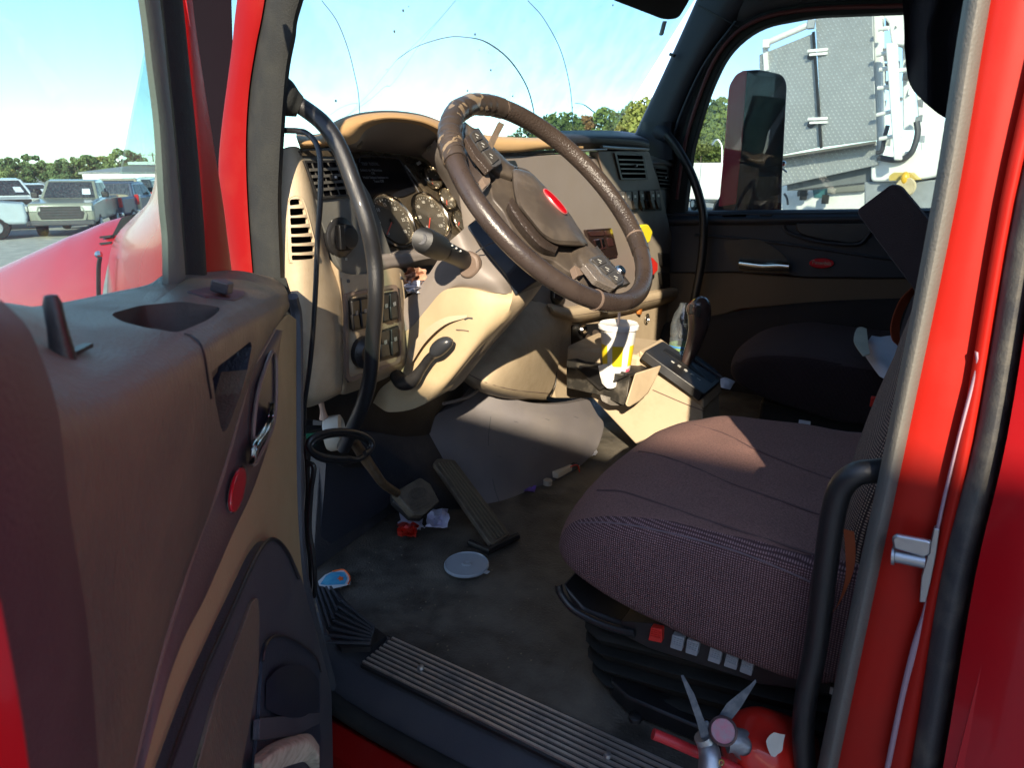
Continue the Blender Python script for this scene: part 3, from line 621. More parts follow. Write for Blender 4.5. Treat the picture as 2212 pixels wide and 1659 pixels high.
D('door_handle', MB().patch([[PD(x, y, .068 + b) for x, y in r_] for r_, b in (
    ([(588, 868), (584, 898), (572, 925), (556, 950), (551, 965), (550, 985), (546, 1000)], 0.0),
    ([(592, 870), (590, 903), (578, 932), (561, 956), (555, 972), (552, 990), (547, 1003)], .005),
    ([(593, 880), (592, 910), (582, 938), (565, 962), (557, 980), (553, 995), (548, 1006)], -.002))], 5, 3, -DN * .004), CHROME)
bo = [(500 + 32 * math.cos(a) * .45 + 17 + 0, 1055 + 44 * math.sin(a)) for a in []]
bpts = []
for i in range(28):
    a = 2 * math.pi * i / 28; u, v = 50 * math.cos(a), 13 * math.sin(a)
    bpts.append((516 + u * .20 + v * .98, 1058 - u * .98 + v * .20))
D('badge_rim', MB().poly([PD(x + (x - 516) * .18, y + (y - 1058) * .06, .0600) for x, y in bpts], -DN * .003), CHROME, bev=.001)
D('red_oval_badge', MB().poly([PD(x, y, .0620) for x, y in bpts], -DN * .003), BADGE, bev=.001)
# tan lower panel
tan = [[(590, 716, .05), (620, 680, .045), (640, 690, .035)], [(598, 860, .05), (622, 860, .045), (640, 860, .036)], [(560, 1020, .05), (605, 1020, .045), (641, 1020, .036)],
       [(500, 1155, .05), (580, 1150, .045), (646, 1150, .036)], [(440, 1290, .05), (560, 1290, .045), (660, 1290, .036)], [(376, 1390, .05), (540, 1400, .045), (690, 1390, .036)], [(318, 1530, .05), (500, 1540, .045), (712, 1530, .036)], [(250, 1760, .05), (480, 1760, .045), (722, 1760, .036)]]
D('tan_panel', MB().patch(DG(tan), 5, 5, -DN * .02), TAND)
D('panel_edge', MB().tube([PD(x, y, .032) for x, y in [(632, 640), (642, 700), (643, 900), (644, 1100), (652, 1230), (674, 1330), (703, 1430), (722, 1520), (726, 1700), (727, 1900)]], .008, n=8), CHAR)
D('front_edge', MB().poly(DPX([(618, 600), (650, 700), (655, 1220), (680, 1340), (728, 1480), (734, 1900), (700, 1900), (640, 1230), (632, 700)], .02), -DN * .04), BLKR)
# map pocket moulding, arch shaped
arch = rnd([(330, 1760), (433, 1475), (489, 1346), (559, 1195), (590, 1160), (625, 1190), (652, 1250), (690, 1390), (716, 1490), (722, 1760)], [2, 20, 20, 20, 30, 20, 20, 20, 20, 2])
D('pocket_moulding', MB().poly([PD(x, y, .058) for x, y in arch], -DN * .012), CHAR, bev=.004)
D('moulding_bead', MB().tube([PD(x, y, .060) for x, y in [(350, 1700), (433, 1475), (489, 1346), (556, 1198), (590, 1164), (622, 1194), (646, 1250)]], .0018, n=6), BLK)
D('pocket_cheek', MB().poly([PD(x, y, .0615) for x, y in rnd([(400, 1760), (470, 1500), (520, 1370), (545, 1300), (558, 1290), (561, 1330), (559, 1457), (524, 1653), (520, 1760)], 8)], -DN * .004), BRND, bev=.001)
hole = rnd([(568, 1420), (578, 1385), (602, 1372), (640, 1385), (680, 1415), (693, 1450), (692, 1560), (690, 1760), (540, 1760), (560, 1560)], 10)
ph = D('bottle_pocket', MB().poly([PD(x, y, .0615) for x, y in hole], -DN * .003), M('pocket_sky_sheen', (.026, .032, .045), .4, bump=.3, bs=300))  # lighter navy than the cup: sky reflection put into the colour
D('bottle_cup', MB().patch([[PD(x, y, .063 + b) for x, y, b in r_] for r_ in [[(574, 1474, 0), (600, 1447, .004), (634, 1436, .006), (668, 1446, .004), (689, 1470, 0)], [(574, 1505, 0), (600, 1500, .006), (634, 1498, .009), (668, 1500, .006), (689, 1504, 0)], [(574, 1530, 0), (600, 1545, .003), (634, 1551, .004), (668, 1545, .003), (689, 1530, 0)]]], 5, 4), M('cup_navy', (.010, .013, .021), .45), under=ph)
D('pocket_rim', MB().tube([PD(x, y, .0645) for x, y in [(568, 1430), (576, 1392), (600, 1374), (640, 1386), (682, 1418), (694, 1452)]], .0014, n=6), BLK, under=ph)
D('pocket_shelf', MB().poly([PD(x, y, .0665) for x, y in rnd([(562, 1552), (612, 1548), (692, 1540), (694, 1562), (640, 1590), (560, 1600)], 4)], -DN * .006), CHAR, under=ph, bev=.001)
bt = Thing('crumpled_napkin', 'beige stained wad lying in the open door bottle pocket', 'napkin', PD(632, 1640, .07))
bt.part('wad', MB().patch([[PD(x, y + dy, .069 + b) for x, y in ((566, 1630), (600, 1605), (640, 1590), (670, 1587), (690, 1612))] for dy, b in ((0, 0), (16, .010), (36, .008), (60, .0))], 5, 4, -DN * .006), M('stained_napkin', (.46, .40, .29), .85, bump=1, bs=90, dirt=.7, ds=60, dirtcol=(.12, .08, .05)))
# lock knob on the ledge
kb = DS(142, 768, -.002)
D('lock_knob', MB().lathe([(.0001, .030), (.0026, .0295), (.0038, .026), (.0040, .016), (.0050, .004), (.0052, -.004)], kb, (.0, 0, 1), n=16).box(kb + DU * -.010 + Vector((0, 0, .001)), (.026, .005, .002), Matrix((DU, DN, Vector((0, 0, 1)))).transposed()), BLK)

# ================================================================== DASHBOARD
da = Thing('dashboard', 'tan and grey truck dashboard with round gauges, vents and rocker switches', 'dashboard', (1.0, -.98, 1.75))
A = da.part
XF = .90                                             # plane of the driver side face
def fx(x, y, o=0): return PX(x, y, XF - o)
# left end: tan side panel with six slot defroster grille
lp = [[(585, 335, .0), (630, 316, .02), (652, 322, .02), (668, 335, .005)], [(585, 430, .0), (640, 430, .03), (672, 430, .03), (690, 440, .01)], [(590, 540, .0), (645, 540, .035), (688, 540, .035), (712, 560, .015)],
      [(600, 640, .0), (650, 640, .04), (700, 640, .04), (740, 640, .02)], [(620, 760, .0), (660, 760, .04), (708, 760, .04), (742, 760, .02)], [(640, 850, .0), (664, 856, .035), (700, 850, .035), (738, 838, .02)], [(652, 874, -.02), (666, 880, .0), (700, 868, .0), (736, 850, .0)]]
A('left_side_panel', MB().patch([[fx(x, y, o) for x, y, o in r_] for r_ in lp], 5, 5, (.006, 0, 0)), TAN)
LP_ = bpy.data.objects['left_side_panel']; LSP = Surf(LP_)
A('slot_shadow_box', MB().poly([fx(x, y, -.035) for x, y in [(606, 400), (700, 400), (712, 590), (606, 590)]], (.01, 0, 0)), BLK)
for i, (y0, y1, xr) in enumerate([(430, 444, 650), (450, 466, 658), (470, 486, 664), (491, 506, 670), (511, 526, 676), (531, 546, 679), (551, 562, 679)]):
    carve(LP_, [LSP(x, y) for x, y in rnd([(625 + i * .8, y0), (xr, y0 - 1), (xr + 3, y1 - 3), (626 + i * .8, y1)], [8 if i == 0 else 3, 8 if i == 0 else 3, 3, 3], 3)], Vector((-.02, 0, 0)), Vector((.06, 0, 0)))
A('slot_frame', MB().tube([LSP(x, y, .0002) for x, y in [(621, 440), (629, 425), (647, 424), (658, 440), (674, 500), (685, 545), (684, 567), (631, 568), (622, 552), (619, 490)]], .0012, n=6, closed=True, sub=4), TAN)
# switch panel turn-under
sp = [[(712, 560, .015), (740, 588, .03), (790, 592, .03), (855, 578, .03), (876, 590, .02)], [(735, 640, .02), (760, 660, .04), (800, 660, .042), (860, 650, .04), (880, 660, .02)], [(742, 740, .02), (765, 750, .04), (805, 750, .042), (866, 740, .04), (884, 745, .02)],
      [(738, 815, .02), (756, 815, .035), (800, 805, .04), (862, 785, .04), (880, 790, .02)], [(736, 852, .0), (752, 850, .01), (800, 832, .015), (850, 810, .015), (872, 812, .0)]]
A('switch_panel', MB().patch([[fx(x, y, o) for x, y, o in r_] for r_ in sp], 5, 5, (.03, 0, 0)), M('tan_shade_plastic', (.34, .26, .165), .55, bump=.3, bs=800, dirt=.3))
A('switch_bezel', MB().ring([fx(x, y, .043) for x, y in rnd([(746, 634), (858, 614), (868, 700), (866, 782), (756, 826), (748, 818)], 8)], [fx(x, y, .043) for x, y in rnd([(752, 640), (852, 622), (861, 700), (859, 776), (762, 816), (754, 810)], 8)], (.006, 0, 0)), BRN)
# rocker switches, two banks
for (bank, y0, y1) in (((758, 771, 787), 645, 716), ((828, 842, 858), 634, 694)):
    pass
def rocker(q, nm='rocker_switch', mk=None):
    (xa, ya), (xb, yb), (xc, yc), (xd, yd) = q
    s_ = A(nm, MB().poly([fx(x, y, .050) for x, y in rnd(q, 3)], (.012, 0, 0)), BLK, bev=.0015)
    mx_, my_ = (xa + xb + xc + xd) / 4, (ya + yb + yc + yd) / 4
    A('switch_lip', MB().poly([fx(x, y, .056) for x, y in [(xa * .9 + mx_ * .1, my_), (xb * .9 + mx_ * .1, my_ - 2), (xc * .95 + mx_ * .05, yc - 2), (xd * .95 + mx_ * .05, yd - 2)]], (.006, 0, 0)), BLK, under=s_, bev=.002)
    A('switch_icon', MB().poly([fx(x, y, .0568) for x, y in [(mx_ - 2, my_ - 8), (mx_ + 3, my_ - 10), (mx_ + 4, my_ - 2), (mx_ - 1, my_)]], (.001, 0, 0)), DPRINT, under=s_)
A('switch_well', MB().poly([fx(x, y, .0445) for x, y in rnd([(757, 646), (858, 628), (862, 688), (763, 716)], 3)], (.003, 0, 0)), BLK)
rocker([(760, 650), (777, 647), (780, 711), (765, 714)]); rocker([(779, 646), (796, 643), (799, 706), (783, 710)])
rocker([(826, 637), (841, 634), (843, 694), (829, 697)]); rocker([(843, 634), (858, 632), (861, 688), (846, 692)])
A('switch_well', MB().poly([fx(x, y, .0445) for x, y in rnd([(816, 716), (860, 702), (864, 768), (818, 782)], 3)], (.003, 0, 0)), BLK)
rocker([(822, 718), (842, 711), (845, 770), (822, 777)]); rocker([(846, 711), (860, 706), (863, 762), (848, 770)])
A('dimmer_knob', MB().lathe([(.030, -.0), (.030, .010), (.026, .013), (.022, .020), (.0001, .021)], fx(783, 760, .042), (-1, 0, 0), n=24), BLK)
# grey instrument plate around light switch
A('instrument_plate', MB().poly([fx(x, y, .022) for x, y in rnd([(640, 322), (735, 318), (800, 420), (850, 560), (862, 578), (782, 594), (744, 590), (732, 575), (712, 525), (690, 466), (668, 400)], [8, 6, 2, 2, 6, 4, 8, 8, 4, 4, 4])], (.03, 0, 0)), M('olive_grey_plastic', (.105, .105, .095), .5, bump=.25, bs=700, dirt=.3), bev=.002)
VOID = M('vent_void', (.003, .003, .004), 1, spec=0)
VBL = M('vent_blade_grey', (.075, .072, .066), .4)
def vent(q, slats, nm='air_vent', o=.024, fn=fx, horiz=3):
    """q: corner pixels tl tr br bl; frame, dark back, vertical vanes, horizontal blades"""
    tl, tr, br, bl = [Vector(p) for p in q]
    def uv(u, v): p = tl.lerp(tr, u).lerp(bl.lerp(br, u), v); return (p.x, p.y)
    fr = A(nm, MB().ring([fn(*uv(u, v), o + .004) for u, v in ((-.08, -.08), (1.08, -.08), (1.08, 1.08), (-.08, 1.08))], [fn(*uv(u, v), o + .004) for u, v in ((0, 0), (1, 0), (1, 1), (0, 1))], (.008, 0, 0)), BLK, bev=.001)
    A('vent_back', MB().poly([fn(*uv(u, v), o + .002) for u, v in ((0, 0), (1, 0), (1, 1), (0, 1))], (.001, 0, 0)), VOID, under=fr)
    for i in range(slats):
        u = (i + .5) / slats
        A('vent_vane', MB().bar(fn(*uv(u, 0), o + .002), fn(*uv(u, 1), o + .002), .0015, .004, up=(1, 0, 0)), VBL, under=fr)
    for i in range(1, horiz + 1):
        v = i / (horiz + 1.)
        A('vent_blade', MB().bar(fn(*uv(0, v), o + .005), fn(*uv(1, v), o + .005), .0045, .0022, up=(1, 0, 0)), VBL, under=fr)
    c_ = fn(*uv(.66, .45), o + .012)
    A('vent_tab', MB().box(c_, (.008, .012, .008)), BLK, under=fr, bev=.001)
    A('tab_dot', MB().box(c_ + Vector((-.0045, 0, 0)), (.001, .004, .004)), PRINT, under=fr)
    return fr
vent([(664, 352), (733, 350), (758, 418), (690, 424)], 4, horiz=4)
A('clear_gauge_strip', MB().poly([fx(x, y, .026) for x, y in rnd([(645, 325), (728, 325), (733, 338), (652, 336)], 3)], (.003, 0, 0)), GLOSSB, bev=.0008)
# light switch knob
kc = fx(738, 524, .024)
A('light_knob_base', MB().lathe([(.034, -.004), (.034, .003), (.030, .006), (.0001, .007)], fx(735, 512, .022), (-1, 0, 0), n=28), BLK)
kn = A('light_knob', MB().lathe([(.024, .0), (.022, .020), (.018, .026), (.0001, .027)], fx(735, 512, .026), (-1, 0, 0), n=24).box(fx(735, 512, .055), (.012, .010, .040)), BLK, bev=.001)
for x_, s_ in ((719, 'O'), (731, '\u00d7'), (743, 'D')):
    lettering('lamp_symbol', s_, fx(x_, 481, .0235), (0, -1, 0), (0, 0, 1), .011, PRINT, da)
lettering('lamp_symbol', '\u00a4', fx(748, 560, .0235), (0, -1, 0), (0, 0, 1), .010, PRINT, da)

# cluster: cowl, shroud, bezel, screen, gauges
XC = .96
CN = Vector((-.88, 0, .475)).normalized(); CW = Vector((.475, 0, .88)).normalized(); CU = Vector((0, -1, 0))
def cx_(x, y, o=0): return pl(x, y, Vector((XC, 0, 2.05)) + CN * o, CN)
cowl_o = [(640, 292), (690, 292), (724, 262), (775, 244), (838, 238), (900, 244), (945, 258), (1000, 285), (1040, 330)]
cowl_i = [(650, 324), (700, 318), (766, 309), (790, 281), (825, 265), (869, 264), (915, 273), (949, 296), (975, 330)]
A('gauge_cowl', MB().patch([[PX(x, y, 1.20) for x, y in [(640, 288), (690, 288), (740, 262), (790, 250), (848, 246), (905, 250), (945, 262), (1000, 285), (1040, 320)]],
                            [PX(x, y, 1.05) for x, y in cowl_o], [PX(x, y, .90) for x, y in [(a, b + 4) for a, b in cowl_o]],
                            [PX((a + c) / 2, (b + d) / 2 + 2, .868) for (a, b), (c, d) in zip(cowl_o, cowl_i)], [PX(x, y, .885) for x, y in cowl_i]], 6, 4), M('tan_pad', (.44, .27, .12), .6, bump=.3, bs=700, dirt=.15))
shr = M('shroud_grey', (.20, .175, .16), .55, bump=.3, bs=700)
A('cowl_shroud', MB().patch([[PX(x, y, .885) for x, y in cowl_i], [PX(x, y, .92) for x, y in [(655, 328), (706, 322), (764, 318), (790, 298), (825, 285), (868, 284), (915, 295), (955, 320), (990, 360)]],
                             [cx_(x, y, .002) for x, y in [(665, 332), (712, 326), (755, 327), (785, 326), (823, 328), (885, 336), (930, 350), (972, 390), (1040, 480)]]], 6, 4), shr)
A('cluster_backing', MB().poly([cx_(x, y, -.012) for x, y in [(700, 322), (1060, 322), (1130, 560), (1000, 620), (700, 600)]], -CN * .03), GRYP)
for (x, y) in ((926, 322 - 3), (893, 318),):
    pass
A('shroud_hole', MB().lathe([(.0075, 0), (.0001, .001)], PX(926, 320, .915), (-1, 0, -.6), n=16), BLK)
A('shroud_hole', MB().lathe([(.0075, 0), (.0001, .001)], PX(778, 312, .915), (-1, 0, -.6), n=16), BLK)
A('right_shroud', MB().patch([[PX(x, y, X) for x, y, X in r_] for r_ in [[(940, 300, .90), (960, 340, .90), (1000, 400, .90), (1040, 480, .90), (1060, 560, .90)], [(925, 320, .93), (945, 352, .93), (985, 410, .93), (1025, 490, .93), (1040, 560, .93)], [(910, 335, .958), (936, 360, .958), (978, 425, .958), (1010, 490, .958), (1022, 560, .958)]]], 5, 4), shr)
bez = rnd([(722, 326), (823, 327), (885, 335), (916, 347), (947, 375), (978, 425), (1009, 484), (985, 520), (898, 536), (812, 545), (740, 470)], [4, 4, 10, 10, 10, 10, 6, 6, 6, 6, 4])
A('cluster_bezel', MB().poly([cx_(x, y, .0) for x, y in bez], -CN * .02), GLOSSB, bev=.003)
scr_ = A('display_screen', MB().poly([cx_(x, y, .003) for x, y in rnd([(772, 340), (862, 343), (900, 412), (872, 425), (788, 430)], 6)], -CN * .003), M('screen_black', (.006, .007, .010), .12), bev=.0008)
A('screen_rim', MB().tube([cx_(x, y, .004) for x, y in [(776, 350), (780, 338), (800, 337), (850, 340), (864, 346), (884, 378), (905, 415)]], .0012, n=6), CHAR)
for (yy, xx, tx, sz) in ((354, 800, 'TRIP TOTAL', .0095), (367, 802, 'Select to Minimize', .0085), (374, 806, 'OR', .0075), (383, 812, 'Hold Select button to', .0085), (391, 818, 'Turn Off', .0085)):
    lettering('screen_text', tx, cx_(xx, yy, .0036), CU, CW, sz, DPRINT, da, under=scr_)
A('bezel_rib', MB().bar(cx_(874, 354, .006), cx_(924, 420, .006), .010, .006, up=tuple(CN)), GLOSSB, bev=.002)
A('bezel_marker', MB().bar(cx_(901, 354, .005), cx_(908, 350, .005), .007, .002, up=tuple(CN)), PRINT)
GCR = M('gauge_chrome', (.62, .56, .46), .18, metal=1, bump=.3, bs=60)
GLZ = glass('gauge_lens', (.95, .95, .95), .12, .10, (.6, .5, .35), (1, 1, 1))
def gauge(x, y, r, nm, lab, flatb=False, needle=None, nums=()):
    c = cx_(x, y, .004); f = A(nm, MB().lathe([(r * .98, .0), (r * 1.06, .004), (r * 1.04, .009), (r * .98, .011), (r * .93, .008), (r * .90, .0)], c, CN, n=40), GCR, label=lab)
    A('dial', MB().lathe([(r * .93, .001), (.0001, .0012)], c, CN, n=40), DIAL, under=f)
    for k in range(27 if r > .04 else 9):
        a = R(-225 + 270 * k / (26. if r > .04 else 8.)); dv = CU * math.cos(a) - CW * math.sin(a)
        ln = .10 if k % (4 if r > .04 else 2) == 0 else .05
        A('tick', MB().bar(c + CN * .002 + dv * r * (.86 - ln), c + CN * .002 + dv * r * .86, .0013, .0004, up=tuple(CN)), PRINT, under=f)
    for k, s_ in enumerate(nums):
        a = R(-225 + 270 * k / max(1, len(nums) - 1)); dv = CU * math.cos(a) - CW * math.sin(a)
        lettering('numeral', s_, c + CN * .002 + dv * r * .64, CU, CW, r * .19, PRINT, da, under=f, thick=.0002)
    if needle is not None:
        a = R(needle); dv = CU * math.cos(a) + CW * math.sin(a)
        A('needle', MB().bar(c + CN * .004, c + CN * .004 + dv * r * .78, .0022, .001, up=tuple(CN)), REDP, under=f)
        A('needle_cap', MB().lathe([(r * .12, .002), (r * .10, .006), (.0001, .0065)], c, CN, n=16), BLK, under=f)
    A('lens', MB().lathe([(r * .92, .0085), (r * .5, .0095), (.0001, .010)], c, CN, n=32), GLZ, under=f)
    return f
gauge(845, 478, .056, 'tachometer', 'large left dial of the gauge cluster', needle=-140, nums=['0', '5', '10', '15', '20', '25', '30'])
gauge(927, 468, .053, 'speedometer', 'large right dial of the gauge cluster', needle=-130, nums=['0', '20', '40', '60', '80', '100', '120'])
gauge(931, 386, .026, 'small_gauge', 'uppermost small round dial', needle=-120, nums=['0', '60', '120'])
gauge(962, 432, .025, 'small_gauge', 'middle small round dial', needle=-120, nums=['100', '250'])
gauge(990, 480, .025, 'small_gauge', 'lowest small round dial behind the wheel rim', needle=-140, nums=['E', 'F'])
# lower cluster lip and cubby
A('cluster_lip', MB().patch([[fx(x, y, o) for x, y, o in r_] for r_ in [[(800, 546, -.02), (850, 542, -.02), (900, 536, -.02), (960, 532, -.02), (1010, 530, -.02)], [(806, 552, .03), (850, 548, .03), (900, 544, .03), (950, 545, .03), (1010, 545, .03)], [(815, 566, .035), (850, 562, .035), (890, 560, .035), (940, 556, .035), (1000, 560, .035)], [(824, 583, .03), (850, 577, .03), (872, 574, .03), (935, 560, .03), (1000, 570, .03)], [(826, 590, .0), (852, 584, .0), (874, 580, .0), (938, 572, .0), (1000, 580, .0)]]], 5, 4), GRYP)
A('cubby_back', MB().poly([fx(x, y, -.08) for x, y in [(840, 560), (1000, 550), (1000, 700), (840, 700)]], (.02, 0, 0)), M('cubby_lining', (.16, .11, .07), .8, bump=1, bs=80))
A('cubby_floor', MB().poly([fx(866, 668, .0), fx(866, 668, -.1), fx(990, 640, -.1), fx(990, 640, .0)], (0, 0, -.01)), M('cubby_floor_lining', (.20, .15, .10), .9, bump=1, bs=120))
A('cubby_edge', MB().patch([[fx(x, y, o) for x, y in [(862, 590), (868, 610), (872, 650), (874, 700), (876, 750)]] for o in (.03, -.06)], 4, 2, (0, -.004, 0)), TAN)
# underside behind switch panel: dark cavity and lower edge
A('under_dash', MB().poly([PX(x, y, .98) for x, y in [(600, 700), (1000, 640), (1000, 900), (900, 950), (800, 930), (640, 900)]], (.05, 0, 0)), BLK)

# centre fascia (right of the wheel) and passenger dash
XM = .88
def mx2(x, y, o=0): return PX(x, y, XM - o)
A('centre_fascia', MB().poly([mx2(x, y, .0) for x, y in [(1010, 335), (1250, 331), (1290, 340), (1345, 470), (1378, 560), (1400, 640), (1228, 664), (1100, 650), (1040, 560)]], (.04, 0, 0)), GRYP, bev=.004)
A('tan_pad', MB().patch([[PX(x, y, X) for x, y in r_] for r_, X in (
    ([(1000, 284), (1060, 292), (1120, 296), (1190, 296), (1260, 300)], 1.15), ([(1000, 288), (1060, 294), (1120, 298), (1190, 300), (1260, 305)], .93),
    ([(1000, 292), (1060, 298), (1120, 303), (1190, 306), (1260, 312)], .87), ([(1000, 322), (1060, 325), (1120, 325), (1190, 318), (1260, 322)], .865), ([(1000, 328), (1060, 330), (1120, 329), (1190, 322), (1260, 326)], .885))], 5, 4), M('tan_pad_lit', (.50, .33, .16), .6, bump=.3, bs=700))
A('pad_underline', MB().poly([mx2(x, y, .003) for x, y in [(1010, 328), (1150, 326), (1230, 322), (1230, 328), (1150, 334), (1010, 337)]], (.01, 0, 0)), M('worn_strip', (.10, .08, .06), .7, bump=1, bs=200, var=.5, vs=60))
A('passenger_pad', MB().patch([[PX(x, y, X) for x, y in r_] for r_, X in (
    ([(1180, 283), (1240, 281), (1300, 281), (1345, 283), (1372, 287)], 1.18), ([(1180, 287), (1240, 285), (1310, 285), (1362, 288), (1390, 296)], 1.0),
    ([(1190, 294), (1250, 291), (1320, 292), (1376, 296), (1402, 304)], .87), ([(1215, 312), (1260, 306), (1330, 307), (1380, 312), (1402, 318)], .855), ([(1225, 322), (1270, 316), (1330, 320), (1378, 322), (1400, 324)], .87))], 5, 5, (.02, 0, -.01)), DASHT)
for pts, r_ in (([(1300, 317), (1350, 320), (1400, 322)], .005), ([(1238, 326), (1270, 324), (1310, 322)], .003)):
    A('chrome_strip', MB().tube([mx2(x, y, .018) for x, y in pts], r_, n=8), M('satin_strip', (.35, .35, .32), .35, metal=.8))
A('vent_panel', MB().poly([mx2(x, y, .012) for x, y in rnd([(1292, 326), (1402, 326), (1412, 360), (1428, 410), (1444, 480), (1462, 560), (1464, 640), (1392, 650), (1378, 560), (1344, 470), (1310, 400)], [3, 6, 3, 3, 3, 3, 3, 3, 3, 3, 3])], (.03, 0, 0)), M('vent_panel_grey', (.25, .22, .175), .5, bump=.25, bs=700, dirt=.3), bev=.003)
A('fascia_seam', MB().tube([mx2(x, y, .014) for x, y in [(1290, 330), (1312, 400), (1345, 470), (1378, 560), (1398, 648)]], .0016, n=6), BRN)
A('end_panel', MB().poly([PX(x, y, .90) for x, y in rnd([(1400, 334), (1452, 350), (1474, 380), (1484, 440), (1484, 520), (1478, 640), (1462, 700), (1455, 560)], 8)], (.05, 0, 0)), M('end_grey', (.15, .15, .14), .5, bump=.25, bs=700), bev=.006)
A('end_strip', MB().tube([PX(x, y, .893) for x, y in [(1402, 350), (1430, 352), (1452, 356)]], .006, n=8), M('satin_strip_b', (.30, .30, .30), .3, metal=.7))
vent([(1333, 334), (1388, 336), (1396, 384), (1345, 384)], 0, fn=mx2, o=.014, horiz=4)
vent([(1416, 363), (1440, 366), (1450, 406), (1426, 404)], 0, horiz=4, fn=lambda x, y, o=0: PX(x, y, .90 - o), o=.004)
A('small_slot', MB().poly([mx2(x, y, .004) for x, y in rnd([(1096, 347), (1113, 346), (1119, 358), (1104, 360)], 2)], (.01, 0, 0)), BLK, bev=.001)
def rock2(q, o=.022, c=BLK):
    s_ = A('toggle_switch', MB().poly([mx2(x, y, o) for x, y in rnd(q, 3)], (.016, 0, 0)), c, bev=.002)
    (a, b), (c2, d), (e, f), (g_, h) = q; mx_, my_ = (a + c2 + e + g_) / 4, (b + d + f + h) / 4
    A('toggle_lip', MB().poly([mx2(x, y, o + .007) for x, y in [(a + 2, my_), (c2 - 1, my_), (e - 1, f - 2), (g_ + 2, h - 2)]], (.008, 0, 0)), c, under=s_, bev=.002)
    A('toggle_mark', MB().poly([mx2(x, y, o + .0005) for x, y in [(mx_ - 2, b + 8), (mx_ + 2, b + 8), (mx_ + 2, b + 14), (mx_ - 2, b + 14)]], (.001, 0, 0)), PRINT, under=s_)
SWB = M('brown_switch', (.10, .088, .075), .45)
A('toggle_well', MB().poly([mx2(x, y, .016) for x, y in rnd([(1334, 412), (1378, 411), (1380, 456), (1346, 456)], 4)], (.004, 0, 0)), BLK)
rock2([(1337, 414), (1350, 413), (1353, 453), (1344, 453)], c=SWB); rock2([(1352, 413), (1364, 413), (1367, 453), (1355, 453)], c=SWB); rock2([(1366, 413), (1376, 413), (1379, 453), (1369, 453)], c=BLK)
A('toggle_well', MB().poly([mx2(x, y, .016) for x, y in rnd([(1380, 410), (1424, 408), (1430, 455), (1388, 456)], 4)], (.004, 0, 0)), BLK)
for k in range(4):
    rock2([(1381 + k * 11.5, 411), (1391 + k * 11.5, 411), (1395 + k * 11.5, 452), (1386 + k * 11.5, 452)], o=.020 + (.014 if k > 1 else 0))
# radio / clock display, brake knobs
rd = A('radio_unit', MB().poly([mx2(x, y, .010) for x, y in rnd([(1266, 496), (1322, 492), (1336, 552), (1302, 560), (1278, 536)], 4)], (.012, 0, 0)), M('radio_black', (.03, .018, .016), .12, coat=.6), bev=.002)
for q in ([(1272, 500), (1304, 498), (1306, 508), (1276, 510)], [(1308, 498), (1318, 498), (1320, 508), (1310, 508)], [(1312, 514), (1322, 514), (1326, 530), (1316, 532)], [(1284, 518), (1304, 514), (1310, 536), (1294, 540)]):
    A('radio_button', MB().poly([mx2(x, y, .013) for x, y in rnd(q, 2)], (.004, 0, 0)), M('radio_button_dark', (.05, .02, .02), .3, coat=.5), under=rd, bev=.001)
for q in ([(1286, 520), (1296, 517), (1300, 534), (1292, 538)], [(1299, 516), (1304, 515), (1308, 532), (1303, 535)]):
    A('radio_glint', MB().poly([mx2(x, y, .0145) for x, y in q], (.001, 0, 0)), CHROME, under=rd)
YK = A('yellow_brake_knob', MB().poly([mx2(x, y, .06) for x, y in rnd([(1376, 506), (1386, 486), (1400, 484), (1410, 500), (1404, 522), (1396, 526), (1382, 514)], 4)], (.018, 0, 0)), YEL, bev=.004)
A('knob_stem', MB().tube([mx2(1392, 504, .045), mx2(1392, 504, -.0)], .006, n=8, sub=1), BLK, under=YK)
rkn = []
for k in range(8):
    a = math.pi / 8 + k * math.pi / 4; rkn.append((1404 + 19 * math.cos(a), 576 + 21 * math.sin(a)))
RKN = A('red_brake_knob', MB().poly([mx2(x, y, .05) for x, y in rkn], (.018, 0, 0)), REDP, bev=.004)
A('knob_stem', MB().tube([mx2(1404, 576, .04), mx2(1404, 576, -.0)], .006, n=8, sub=1), BLK, under=RKN)
for y in (546, 588):
    A('small_toggle', MB().poly([mx2(x, y + b, .026) for x, b in rnd([(1428, 0), (1446, 2), (1448, 30), (1432, 30)], 3)], (.016, 0, 0)), BLK, bev=.002)
# steering-column flank: key area
A('key_surround', MB().poly([mx2(x, y, .012) for x, y in rnd([(1120, 600), (1240, 620), (1250, 662), (1196, 668), (1150, 650), (1116, 612)], [10, 10, 10, 20, 20, 10])], (.03, 0, 0)), GRYP, bev=.003)
A('key_barrel', MB().lathe([(.030, 0), (.030, .008), (.024, .012), (.016, .012), (.014, .022), (.0001, .023)], mx2(1201, 634, .014), (-1, .1, 0), n=24), BLK)
A('key', MB().bar(mx2(1198, 636, .05), mx2(1214, 641, .05), .018, .003, up=(1, 0, 0)), CHROME)

